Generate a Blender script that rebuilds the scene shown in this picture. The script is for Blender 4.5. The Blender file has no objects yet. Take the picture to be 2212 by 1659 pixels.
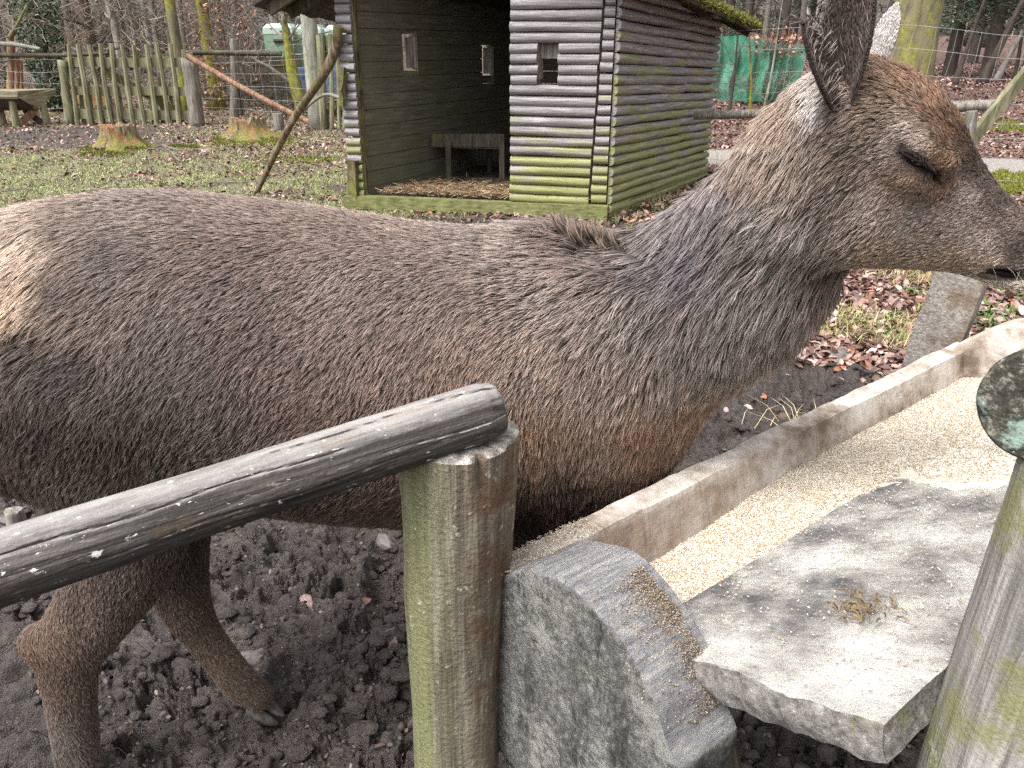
import bpy, math, random
import numpy as np
from mathutils import Vector, Matrix
R = math.radians
rng = np.random.default_rng(7)
random.seed(7)
sc = bpy.context.scene
# ---------------------------------------------------------------- camera, sky, sun, exposure
EYE = 1.5; PITCH = R(24); FPX = 1640.0; CXP, CYP = 1106.0, 829.5
cam_d = bpy.data.cameras.new('camera'); cam = bpy.data.objects.new('camera', cam_d)
sc.collection.objects.link(cam); sc.camera = cam
cam.location = (0, 0, EYE); cam.rotation_euler = (R(90) - PITCH, 0, 0)
cam_d.sensor_width = 36; cam_d.lens = FPX / 2212 * 36; cam_d.clip_start = .02; cam_d.clip_end = 600
w = bpy.data.worlds.new('World'); sc.world = w; w.use_nodes = True
wn, wl = w.node_tree.nodes, w.node_tree.links
wn.clear()
sky = wn.new('ShaderNodeTexSky'); sky.sky_type = 'NISHITA'; sky.sun_disc = False
SUN_EL, SUN_AZ = R(58), R(-128)            # azimuth from +Y towards +X
sky.sun_elevation = SUN_EL; sky.sun_rotation = SUN_AZ; sky.dust_density = 6; sky.air_density = 1.0
hs = wn.new('ShaderNodeHueSaturation'); hs.inputs['Saturation'].default_value = .12
bg = wn.new('ShaderNodeBackground'); bg.inputs['Strength'].default_value = .15
wo = wn.new('ShaderNodeOutputWorld')
wl.new(sky.outputs[0], hs.inputs['Color']); wl.new(hs.outputs[0], bg.inputs[0]); wl.new(bg.outputs[0], wo.inputs[0])
sd = bpy.data.lights.new('sun', 'SUN'); so = bpy.data.objects.new('sun', sd); sc.collection.objects.link(so)
sd.energy = 1.15; sd.angle = R(25); sd.color = (1, .97, .93)
sdir = Vector((math.sin(SUN_AZ) * math.cos(SUN_EL), math.cos(SUN_AZ) * math.cos(SUN_EL), math.sin(SUN_EL)))
so.rotation_euler = sdir.to_track_quat('Z', 'Y').to_euler(); so.location = (-5, 5, 12)
sc.view_settings.view_transform = 'Standard'; sc.view_settings.look = 'None'
sc.view_settings.exposure = 1.1; sc.view_settings.gamma = 1
sc.cycles.max_bounces = 6; sc.cycles.diffuse_bounces = 3; sc.cycles.transparent_max_bounces = 16
sc.cycles.use_denoising = False
try: sc.cycles_curves.shape = 'RIBBONS'
except Exception: pass

# ---------------------------------------------------------------- helpers
def ray(px, py):
    u = (px - CXP) / FPX; v = (CYP - py) / FPX; c, s = math.cos(PITCH), math.sin(PITCH)
    return Vector((u, c + v * s, -s + v * c))
def atY(px, py, Y): d = ray(px, py); return Vector((d.x * Y / d.y, Y, EYE + d.z * Y / d.y))
def atZ(px, py, z=0.0): d = ray(px, py); t = (z - EYE) / d.z; return Vector((d.x * t, d.y * t, z))
def atD(px, py, D): d = ray(px, py); return Vector((d.x * D, d.y * D, EYE + d.z * D))
def proj(P):
    P = np.asarray(P); c, s = math.cos(PITCH), math.sin(PITCH)
    x, y, z = P[..., 0], P[..., 1], P[..., 2] - EYE
    dep = np.maximum(y * c - z * s, .05); up = y * s + z * c
    return CXP + FPX * x / dep, CYP - FPX * up / dep, dep
def lin(r, g, b):
    f = lambda c: (c / 255 / 12.92) if c / 255 <= .04045 else ((c / 255 + .055) / 1.055) ** 2.4
    return (f(r), f(g), f(b))
def ss(a, b, x): t = np.clip((x - a) / (b - a), 0, 1); return t * t * (3 - 2 * t)
def _h(ix, iy, iz, seed):
    h = (ix.astype(np.uint32) * np.uint32(374761393) + iy.astype(np.uint32) * np.uint32(668265263)
         + iz.astype(np.uint32) * np.uint32(2147483647) + np.uint32(seed * 362437 + 11))
    h ^= h >> np.uint32(13); h *= np.uint32(1274126177); h ^= h >> np.uint32(16)
    h *= np.uint32(2246822519); h ^= h >> np.uint32(13)
    return h.astype(np.float32) / np.float32(4294967295.0)
def vn(x, y, z=0.0, seed=0):                                # value noise 0..1
    x = np.asarray(x, np.float64); y = np.asarray(y, np.float64) + 0 * x; z = np.asarray(z, np.float64) + 0 * x
    with np.errstate(over='ignore'):
        fx, fy, fz = np.floor(x), np.floor(y), np.floor(z)
        ix, iy, iz = fx.astype(np.int64), fy.astype(np.int64), fz.astype(np.int64)
        tx, ty, tz = x - fx, y - fy, z - fz
        tx, ty, tz = [t * t * (3 - 2 * t) for t in (tx, ty, tz)]
        r = 0
        for dz in (0, 1):
            for dy in (0, 1):
                for dx in (0, 1):
                    r = r + _h(ix + dx, iy + dy, iz + dz, seed) * (tx if dx else 1 - tx) * (ty if dy else 1 - ty) * (tz if dz else 1 - tz)
    return r
def fbm(x, y, z=0.0, o=4, seed=0, g=.5):
    r = 0; a = 1; t = 0
    for i in range(o):
        r = r + a * vn(np.asarray(x) * 2 ** i + i * 7.3, np.asarray(y) * 2 ** i, np.asarray(z) * 2 ** i, seed + i); t += a; a *= g
    return r / t

class MB:                                                    # collects shapes for ONE mesh object
    def __init__(s): s.v = []; s.f = []; s.m = []; s.n = 0; s.cur = 0
    def add(s, v, f):
        v = np.asarray(v, float).reshape(-1, 3); s.v.append(v)
        for q in f: s.f.append([i + s.n for i in q]); s.m.append(s.cur)
        s.n += len(v)
    def box(s, c, sx, sy, sz, M=None, jit=0):
        P = np.array([[x, y, z] for z in (-1, 1) for y in (-1, 1) for x in (-1, 1)], float) * (sx / 2, sy / 2, sz / 2)
        if jit: P += rng.normal(0, jit, P.shape)
        if M is not None: P = P @ np.array(M.to_3x3()).T
        s.add(P + np.array(c), [(0, 2, 3, 1), (4, 5, 7, 6), (0, 1, 5, 4), (2, 6, 7, 3), (0, 4, 6, 2), (1, 3, 7, 5)])
    def hexa(s, P8): s.add(P8, [(0, 3, 2, 1), (4, 5, 6, 7), (0, 1, 5, 4), (1, 2, 6, 5), (2, 3, 7, 6), (3, 0, 4, 7)])
    def beam(s, a, b, wd, th, up=(0, 0, 1), jit=0, nseg=1):   # a squared timber from a to b
        a = Vector(a); b = Vector(b); d = (b - a).normalized(); up = Vector(up)
        sd = d.cross(up); sd = sd.normalized() if sd.length > 1e-4 else Vector((1, 0, 0)); u = sd.cross(d)
        V = []
        for i in range(nseg + 1):
            p = a.lerp(b, i / nseg)
            for (i1, j1) in ((-1, -1), (1, -1), (1, 1), (-1, 1)):
                q = p + sd * (i1 * wd / 2) + u * (j1 * th / 2)
                V.append([q[k] + random.gauss(0, jit) if jit else q[k] for k in range(3)])
        F = [(3, 2, 1, 0), tuple(4 * nseg + k for k in range(4))]
        for i in range(nseg):
            for k in range(4): F.append((4 * i + k, 4 * i + (k + 1) % 4, 4 * i + 4 + (k + 1) % 4, 4 * i + 4 + k))
        s.add(V, F)
    def tube(s, pts, rad, n=8, caps=True, rough=0, seed=1, flat=None):
        P = np.array([tuple(p) for p in pts], float); K = len(P); rad = np.broadcast_to(np.asarray(rad, float), (K,))
        T = np.gradient(P, axis=0); T /= np.linalg.norm(T, axis=1)[:, None] + 1e-9
        ref = np.array([0, 0, 1.]) if abs(T[:, 2]).mean() < .8 else np.array([1., 0, 0])
        A = np.cross(T, ref); A /= np.linalg.norm(A, axis=1)[:, None] + 1e-9; B = np.cross(T, A)
        th = np.arange(n) * 2 * np.pi / n
        rr = np.repeat(rad[:, None], n, 1)
        if rough:
            L = np.concatenate([[0], np.cumsum(np.linalg.norm(np.diff(P, axis=0), axis=1))])
            q = max(rad.max(), 1e-4)
            rr = rr * (1 + rough * 2 * (fbm(np.cos(th)[None] * 1.6 + 5, np.sin(th)[None] * 1.6 + 5, (L / q * .25)[:, None], 4, seed) - .5))
        V = P[:, None] + rr[..., None] * (np.cos(th)[None, :, None] * A[:, None] + np.sin(th)[None, :, None] * B[:, None])
        F = []
        for i in range(K - 1):
            for k in range(n): F.append((i * n + k, i * n + (k + 1) % n, (i + 1) * n + (k + 1) % n, (i + 1) * n + k))
        V = V.reshape(-1, 3)
        if caps:
            F.append(tuple(range(n))[::-1]); F.append(tuple((K - 1) * n + k for k in range(n)))
        s.add(V, [f[::-1] for f in F])
    def build(s, name, mat, parent=None, smooth=False, sharp=None):
        me = bpy.data.meshes.new(name)
        V = np.concatenate(s.v) if s.v else np.zeros((0, 3))
        me.from_pydata(V.tolist(), [], s.f); me.update()
        for m in (mat if isinstance(mat, (list, tuple)) else [mat]): me.materials.append(m)
        if isinstance(mat, (list, tuple)): me.polygons.foreach_set('material_index', s.m)
        if smooth: me.polygons.foreach_set('use_smooth', [True] * len(me.polygons))
        if sharp: me.set_sharp_from_angle(angle=R(sharp))
        return link(name, me, parent)
def world_of(o):
    return (world_of(o.parent) if o.parent else Matrix.Identity(4)) @ o.matrix_parent_inverse @ o.matrix_basis
def link(name, data, parent=None, basis=None):
    o = bpy.data.objects.new(name, data); sc.collection.objects.link(o)
    if basis is not None: o.matrix_basis = basis
    if parent is not None:
        o.parent = parent; o.matrix_parent_inverse = world_of(parent).inverted()
    return o
def fastmesh(name, V, F, mat, parent=None, smooth=False, attr=None, attrs=None):  # F: (M,k) int array
    me = bpy.data.meshes.new(name); V = np.asarray(V, np.float32); F = np.asarray(F, np.int32); k = F.shape[1]
    me.vertices.add(len(V)); me.vertices.foreach_set('co', V.ravel())
    me.loops.add(F.size); me.loops.foreach_set('vertex_index', F.ravel())
    me.polygons.add(len(F)); me.polygons.foreach_set('loop_start', np.arange(0, F.size, k, dtype=np.int32))
    me.polygons.foreach_set('loop_total', np.full(len(F), k, np.int32))
    me.update(calc_edges=True); me.validate(verbose=False)
    if smooth: me.polygons.foreach_set('use_smooth', np.ones(len(me.polygons), bool))
    for an, dom, arr in (attrs or []):
        arr = np.asarray(arr, np.float32)
        if arr.shape[1] == 3: arr = np.concatenate([arr, np.ones((len(arr), 1), np.float32)], 1)
        a = me.attributes.new(an, 'FLOAT_COLOR', dom); a.data.foreach_set('color', arr.ravel())
    me.materials.append(mat)
    return link(name, me, parent)
def tag(o, label, cat=None, group=None, kind=None):
    if label: o['label'] = label
    if cat: o['category'] = cat
    if group: o['group'] = group
    if kind: o['kind'] = kind
    return o
def thing(name, loc, label, cat, group=None):
    o = bpy.data.objects.new(name, None); sc.collection.objects.link(o); o.location = loc; o.empty_display_size = .1
    return tag(o, label, cat, group)
def copy_tree(o, parent=None):
    c = o.copy(); sc.collection.objects.link(c)
    if parent is not None: c.parent = parent; c.matrix_parent_inverse = o.matrix_parent_inverse.copy()
    for ch in list(o.children): copy_tree(ch, c)
    return c

# ---------------------------------------------------------------- materials
class NT:
    def __init__(s, name):
        s.mat = bpy.data.materials.new(name); s.mat.use_nodes = True
        s.t = s.mat.node_tree; s.t.nodes.clear()
        s.out = s.t.nodes.new('ShaderNodeOutputMaterial'); s.tc = s.t.nodes.new('ShaderNodeTexCoord')
        s.map = {}
    def n(s, ty, **kw):
        nd = s.t.nodes.new('ShaderNode' + ty)
        for k, v in kw.items():
            if k[0] == '_': setattr(nd, k[1:], v)
            else: s.i(nd.inputs[int(k[1:])] if k[0] == 'i' and k[1:].isdigit() else nd.inputs[k.replace('_', ' ')], v)
        return nd
    def i(s, sock, v):
        if isinstance(v, bpy.types.NodeSocket): s.t.links.new(v, sock)
        elif isinstance(v, bpy.types.Node): s.t.links.new(v.outputs[0], sock)
        elif isinstance(v, tuple) and len(v) == 3 and sock.type == 'RGBA': sock.default_value = (*v, 1)
        else: sock.default_value = v
    def coord(s, scale=(1, 1, 1), src='Object'):
        m = s.n('Mapping', Scale=scale); s.t.links.new(s.tc.outputs[src], m.inputs['Vector']); return m.outputs[0]
    def noise(s, scale=5, vec=None, det=6, rough=.6, dist=0):
        nd = s.n('TexNoise', Scale=scale, Detail=det, Roughness=rough, Distortion=dist)
        s.t.links.new(vec if vec is not None else s.tc.outputs['Object'], nd.inputs['Vector']); return nd.outputs[0]
    def ramp(s, fac, stops):
        nd = s.n('ValToRGB', Fac=fac); e = nd.color_ramp.elements
        while len(e) < len(stops): e.new(.5)
        for q, (p, c) in zip(e, stops): q.position = p; q.color = (*c, 1) if len(c) == 3 else c
        return nd.outputs[0]
    def mr(s, v, a, b, c=0., d=1.): return s.n('MapRange', Value=v, From_Min=a, From_Max=b, To_Min=c, To_Max=d).outputs[0]
    def mix(s, f, a, b, mode='MIX'):
        nd = s.t.nodes.new('ShaderNodeMixRGB'); nd.blend_type = mode
        s.i(nd.inputs[0], f); s.i(nd.inputs[1], a); s.i(nd.inputs[2], b); return nd.outputs[0]
    def math(s, op, a, b=0.): nd = s.n('Math', _operation=op); s.i(nd.inputs[0], a); s.i(nd.inputs[1], b); return nd.outputs[0]
    def done(s, col, rough=.8, bump=None, bd=.01, bs=.5, spec=.3, disp=None, ds=.01, alpha=None, trans=None):
        p = s.n('BsdfPrincipled', Base_Color=col, Roughness=rough); p.inputs['Specular IOR Level'].default_value = spec
        if bump is not None:
            b = s.n('Bump', Strength=bs, Distance=bd, Height=bump); s.t.links.new(b.outputs[0], p.inputs['Normal'])
        if alpha is not None: s.i(p.inputs['Alpha'], alpha)
        s.t.links.new(p.outputs[0], s.out.inputs[0])
        if disp is not None:
            d = s.n('Displacement', Height=disp, Midlevel=0., Scale=ds); s.t.links.new(d.outputs[0], s.out.inputs[2]); s.mat.displacement_method = 'BOTH'
        return s.mat
def wood(name, stops, grain=(60, 60, 3), over=(), bd=.003, rough=.8, spec=.3, bs=.7, dust_toplight=None):
    """weathered wood; grain runs along local Z; over = [(rgb, scale, lo, hi, amount)] lichen / algae / fleck layers"""
    m = NT(name)
    g = m.noise(1, m.coord(grain), 5, .65, .6)
    c = m.ramp(g, stops)
    big = m.noise(1, m.coord((5, 5, 2.2)), 4)
    c = m.mix(m.mr(big, .3, .7, 0, .65), c, m.mix(1., c, (.42, .40, .38), 'MULTIPLY'))
    for (rgb, scl, lo, hi, amt) in over:
        k = m.noise(1, m.coord(scl if isinstance(scl, tuple) else (scl,) * 3), 7, .65)
        c = m.mix(m.mr(k, lo, hi, 0, amt), c, rgb)
    fine = m.noise(180, None, 3)
    if dust_toplight:                                                 # pale meal on upward faces, doubling as overhead light painted into the top
        ge = m.n('NewGeometry'); sp = m.n('SeparateXYZ'); m.t.links.new(ge.outputs['Normal'], sp.inputs[0])
        k = m.math('ADD', sp.outputs[2], m.math('MULTIPLY', m.math('SUBTRACT', m.noise(1, m.coord((40, 40, 6)), 7, .75), .5), 1.6))
        c = m.mix(m.mr(k, .55, 1.35, 0, dust_toplight), c, lin(186, 181, 178))
    h = m.math('ADD', m.math('MULTIPLY', g, .8), m.math('MULTIPLY', fine, .35))
    return m.done(c, rough, h, bd, bs, spec)
G = dict(
 grey_wood=wood('weathered_grey_wood', [(.3, lin(70, 64, 58)), (.5, lin(130, 124, 116)), (.7, lin(178, 172, 164))]),
 fence_wood=wood('mossy_fence_wood', [(.3, lin(84, 82, 66)), (.5, lin(138, 135, 108)), (.72, lin(176, 174, 148))], (40, 40, 3), [(lin(112, 120, 60), 6, .5, .7, .5)]),
 mossy_wood=wood('green_mossy_wood', [(.3, lin(54, 48, 34)), (.5, lin(100, 92, 64)), (.72, lin(150, 142, 112))], (30, 30, 3), [(lin(112, 116, 48), 5, .5, .62, .7)]),
 dark_wood=wood('dark_wood', [(.3, lin(38, 33, 28)), (.55, lin(84, 76, 66)), (.75, lin(120, 112, 100))], (40, 40, 3), [(lin(96, 100, 50), 3, .5, .7, .5)]),
 tan_wood=wood('tan_board_wood', [(.3, lin(150, 118, 78)), (.6, lin(192, 160, 112)), (.8, lin(212, 184, 140))], (3, 3, 3)),
 rail_wood=wood('worn_dark_rail_wood', [(.28, lin(28, 25, 24)), (.47, lin(62, 57, 54)), (.62, lin(100, 94, 90)), (.8, lin(150, 144, 138))], (90, 90, 4.5),
   [(lin(120, 92, 50), (14, 14, 3), .56, .7, .8), (lin(150, 140, 132), (160, 160, 40), .6, .68, .6), (lin(236, 232, 226), (110, 110, 50), .64, .67, .9)], bd=.004, rough=.6, spec=.35, bs=.9, dust_toplight=.75),
 red_wood=wood('peeled_reddish_pole_wood', [(.3, lin(92, 62, 48)), (.5, lin(150, 112, 90)), (.7, lin(188, 170, 152))], (30, 30, 2)),
)
# ---------------------------------------------------------------- the deer
def crom(P, k=5):
    P = np.array(P, float); Q = np.vstack([2 * P[0] - P[1], P, 2 * P[-1] - P[-2]]); o = []
    for i in range(1, len(Q) - 2):
        for j in range(k):
            t = j / k; a, b, c, d = Q[i - 1], Q[i], Q[i + 1], Q[i + 2]
            o.append(.5 * (2 * b + (c - a) * t + (2 * a - 5 * b + 4 * c - d) * t * t + (3 * b - a - 3 * c + d) * t ** 3))
    o.append(P[-1]); return np.array(o)
def px_tube(rows):                                 # rows (px, py, radius in px, Y, half depth m)
    o = []
    for (px, py, r, Y, rd) in rows:
        p = atY(px, py, Y); dep = float(proj(np.array(p))[2]); o.append((p.x, Y, p.z, r * dep / FPX, rd))
    return crom(o)
def torso_section(pxt, pt, pb, Y, a):
    st = ray(pxt, pt); sb = ray(pxt, pb); st = st.z / st.y; sb = sb.z / sb.y
    b = .3
    for _ in range(30):
        zt = EYE + st * Y - math.sqrt(b * b + st * st * a * a); zb = EYE + sb * Y + math.sqrt(b * b + sb * sb * a * a)
        b = max(.03, b + (zt - zb) * .5); zc = (zt + zb) / 2
    p = atY(pxt, (pt + pb) / 2, Y); return (p.x, Y, zc, b, a)
T = [torso_section(*q) for q in [(0, 600, 930, 1.28, .12), (50, 515, 1045, 1.28, .165), (130, 462, 1090, 1.28, .195), (240, 428, 1105, 1.28, .215), (370, 413, 1105, 1.28, .225),
     (520, 425, 1105, 1.29, .225), (680, 447, 1122, 1.30, .23), (840, 474, 1136, 1.31, .235), (1000, 490, 1140, 1.32, .23), (1130, 488, 1135, 1.335, .215),
     (1195, 496, 1118, 1.345, .20)]]
VOX = .006
GX0, GX1, GY0, GY1, GZ0, GZ1 = -1.15, .92, .84, 1.62, -.03, 1.62
gx = np.arange(GX0, GX1, VOX, dtype=np.float32); gy = np.arange(GY0, GY1, VOX, dtype=np.float32); gz = np.arange(GZ0, GZ1, VOX, dtype=np.float32)
D = np.full((len(gx), len(gy), len(gz)), .2, np.float32)
def smin(a, b, k): h = np.maximum(k - np.abs(a - b), 0) / k; return np.minimum(a, b) - h * h * k * .25
def rng_idx(g, a, b): return max(0, int(np.searchsorted(g, a))), min(len(g), int(np.searchsorted(g, b)))
def apply(fn, lo, hi, k, mode='union'):
    i0, i1 = rng_idx(gx, lo[0], hi[0]); j0, j1 = rng_idx(gy, lo[1], hi[1]); k0, k1 = rng_idx(gz, lo[2], hi[2])
    if i0 >= i1 or j0 >= j1 or k0 >= k1: return
    d = fn(gx[i0:i1], gy[j0:j1], gz[k0:k1]).astype(np.float32); S = D[i0:i1, j0:j1, k0:k1]
    if mode == 'union': D[i0:i1, j0:j1, k0:k1] = smin(S, d, k)
    else: D[i0:i1, j0:j1, k0:k1] = -smin(-S, d, k)
def tube_sdf(P, k=.04, vertical=False, mode='union'):
    P = np.asarray(P); pad = .06 + k; r = P[:, 3].max()
    def fn(X, Yv, Z):
        xx, zz = np.meshgrid(X, Z, indexing='ij'); out = np.full((len(X), len(Yv), len(Z)), 9., np.float32)
        best = np.full(xx.shape, 9e9); ra = np.zeros(xx.shape); rb = ra.copy(); yc = ra.copy(); dd = ra.copy()
        for a, b in zip(P[:-1], P[1:]):
            vx, vz = b[0] - a[0], b[2] - a[2]; t = np.clip(((xx - a[0]) * vx + (zz - a[2]) * vz) / (vx * vx + vz * vz + 1e-9), 0, 1)
            if vertical: t = np.clip((xx - a[0]) / (vx + 1e-9), 0, 1)
            dist = np.hypot(xx - a[0] - t * vx, zz - a[2] - t * vz); R_ = a[3] + t * (b[3] - a[3])
            q = dist / R_; m = q < best
            best = np.where(m, q, best); ra = np.where(m, R_, ra); rb = np.where(m, a[4] + t * (b[4] - a[4]), rb); yc = np.where(m, a[1] + t * (b[1] - a[1]), yc)
        yy = (Yv[None, :, None] - yc[:, None, :]) / rb[:, None, :]
        return (np.sqrt(best[:, None, :] ** 2 + yy ** 2) - 1) * np.minimum(ra, rb)[:, None, :]
    apply(fn, (P[:, 0].min() - r - pad, (P[:, 1] - P[:, 4]).min() - pad, P[:, 2].min() - r - pad), (P[:, 0].max() + r + pad, (P[:, 1] + P[:, 4]).max() + pad, P[:, 2].max() + r + pad), k, mode)
def ball(px, py, Y, rx, ry, rz, k=.02, mode='union', rot=0):        # rx, rz in px at that depth, ry in m; rot degrees in the picture plane
    p = atY(px, py, Y); dep = float(proj(np.array(p))[2]); a, c = rx * dep / FPX, rz * dep / FPX; m = max(a, c, ry) + .03
    ca, sa = math.cos(R(rot)), math.sin(R(rot))
    def fn(X, Yv, Z):
        X = X[:, None, None] - p.x; Yq = Yv[None, :, None] - Y; Z = Z[None, None, :] - p.z
        u = X * ca + Z * sa; v = -X * sa + Z * ca
        return (np.sqrt((u / a) ** 2 + (Yq / ry) ** 2 + (v / c) ** 2) - 1) * min(a, c, ry)
    apply(fn, (p.x - m, Y - m, p.z - m), (p.x + m, Y + m, p.z + m), k, mode)
tube_sdf(crom(T, 4), .05, vertical=False)
ball(560, 880, 1.022, 85, .058, 190, .07, 'sub', rot=12)                 # hollow of the flank
ball(1265, 800, 1.205, 120, .055, 200, .05, rot=-12)                     # shoulder
# haunch and near hind leg
tube_sdf(px_tube([(150, 760, 150, 1.20, .09), (220, 950, 150, 1.18, .09), (300, 1100, 112, 1.165, .078), (275, 1210, 98, 1.16, .062), (200, 1325, 84, 1.16, .046), (148, 1408, 72, 1.16, .038), (150, 1490, 56, 1.16, .034), (160, 1570, 50, 1.16, .032), (172, 1660, 46, 1.16, .032), (185, 1700, 44, 1.16, .034)]), .05)
ball(168, 1318, 1.105, 13, .010, 62, .02, 'sub', rot=-8)
ball(78, 1388, 1.16, 30, .025, 36, .03)                                  # point of the hock
tube_sdf(px_tube([(300, 900, 150, 1.40, .09), (350, 1100, 100, 1.41, .07), (375, 1220, 72, 1.41, .05), (400, 1310, 56, 1.405, .04), (440, 1375, 44, 1.40, .032), (490, 1440, 40, 1.39, .03), (525, 1482, 42, 1.385, .03), (560, 1508, 30, 1.38, .028)]), .04)
# fore legs
tube_sdf(px_tube([(1200, 880, 150, 1.26, .08), (1185, 1010, 108, 1.28, .065), (1150, 1110, 66, 1.29, .05), (1105, 1220, 48, 1.29, .038), (1050, 1350, 42, 1.29, .034), (985, 1460, 34, 1.28, .028), (945, 1530, 36, 1.275, .028), (925, 1560, 30, 1.27, .028)]), .05)
tube_sdf(px_tube([(1230, 900, 115, 1.46, .08), (1255, 1020, 100, 1.47, .065), (1240, 1120, 58, 1.47, .045), (1235, 1260, 42, 1.47, .034), (1228, 1380, 36, 1.47, .03), (1222, 1440, 34, 1.47, .028), (1240, 1475, 30, 1.465, .028)]), .05)
# neck, head
tube_sdf(px_tube([(1270, 780, 205, 1.355, .16), (1370, 735, 190, 1.335, .15), (1485, 668, 196, 1.30, .135), (1605, 578, 190, 1.25, .12), (1695, 455, 160, 1.19, .10), (1740, 345, 128, 1.15, .085), (1775, 265, 90, 1.13, .07)]), .05)
tube_sdf(px_tube([(1850, 265, 128, 1.115, .073), (1905, 292, 130, 1.11, .074), (1960, 335, 114, 1.105, .070), (2030, 410, 92, 1.10, .055), (2100, 478, 80, 1.098, .045), (2170, 520, 72, 1.095, .042), (2240, 552, 62, 1.092, .043), (2275, 570, 48, 1.09, .04)]), .025)
tube_sdf(px_tube([(1790, 400, 140, 1.135, .075), (1855, 430, 143, 1.115, .066), (1940, 462, 116, 1.11, .055), (2020, 500, 82, 1.105, .045), (2090, 535, 52, 1.10, .036), (2160, 583, 26, 1.098, .032), (2225, 597, 24, 1.095, .032)]), .03)
ball(1988, 312, 1.050, 62, .034, 30, .018, rot=-28)                      # brow
ball(2032, 346, 1.052, 26, .027, 30, .012)
ball(1962, 385, 1.054, 56, .026, 24, .014, rot=-36)                       # cheek below the eye
ball(2040, 392, 1.054, 14, .018, 18, .010)                               # tear pit rim
ball(1984, 346, 1.026, 38, .019, 7.5, .004, 'sub', rot=-30)               # eye slit
ball(2024, 382, 1.034, 7, .016, 18, .004, 'sub')
ball(2180, 594, 1.060, 62, .018, 12, .006, 'sub', rot=-12)               # mouth line
ball(2255, 520, 1.055, 20, .016, 14, .01, 'sub')
def surface_nets(D):
    s = D < 0; nx, ny, nz = D.shape
    C = [s[dx:nx - 1 + dx, dy:ny - 1 + dy, dz:nz - 1 + dz] for dx in (0, 1) for dy in (0, 1) for dz in (0, 1)]
    n = sum(c.astype(np.int8) for c in C); act = (n > 0) & (n < 8); I = np.argwhere(act); idx = np.full(act.shape, -1, np.int32); idx[tuple(I.T)] = np.arange(len(I))
    acc = np.zeros((len(I), 3)); cnt = np.zeros(len(I)); cor = [(a, b, c) for a in (0, 1) for b in (0, 1) for c in (0, 1)]
    val = {c: D[I[:, 0] + c[0], I[:, 1] + c[1], I[:, 2] + c[2]] for c in cor}
    for a in cor:
        for ax in range(3):
            if a[ax] == 0:
                b = list(a); b[ax] = 1; b = tuple(b); va, vb = val[a], val[b]; m = (va < 0) != (vb < 0)
                t = np.where(m, va / (va - vb + 1e-12), 0); p = np.array(a)[None] + t[:, None] * (np.array(b) - np.array(a))[None]
                acc += np.where(m[:, None], p, 0); cnt += m
    V = I + acc / cnt[:, None]; F = []
    for ax in range(3):
        o = [(1, 0, 0), (0, 1, 0), (0, 0, 1)][ax]; u, v = [(q) for q in range(3) if q != ax]
        A = s[:nx - o[0], :ny - o[1], :nz - o[2]]; B = s[o[0]:, o[1]:, o[2]:]; E = np.argwhere(A != B)
        E = E[(E[:, u] > 0) & (E[:, v] > 0)]; E = E[(E[:, u] < D.shape[u] - 1) & (E[:, v] < D.shape[v] - 1)]
        def at(du, dv): q = E.copy(); q[:, u] -= du; q[:, v] -= dv; return idx[q[:, 0], q[:, 1], q[:, 2]]
        Q = np.stack([at(1, 1), at(0, 1), at(0, 0), at(1, 0)], 1); ins = s[E[:, 0], E[:, 1], E[:, 2]]
        flip = ins if ax != 1 else ~ins; Q = np.where(flip[:, None], Q, Q[:, ::-1]); F.append(Q)
    return V, np.concatenate(F)
V, F = surface_nets(D); V = V * VOX + np.array([GX0, GY0, GZ0])
F = F[(F >= 0).all(1)]
for _ in range(2):                                                        # light smoothing
    S = np.zeros_like(V); c = np.zeros(len(V))
    for a in range(4):
        np.add.at(S, F[:, a], V[F[:, (a + 1) % 4]]); np.add.at(c, F[:, a], 1)
    V = V * .5 + .5 * S / c[:, None]
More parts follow.
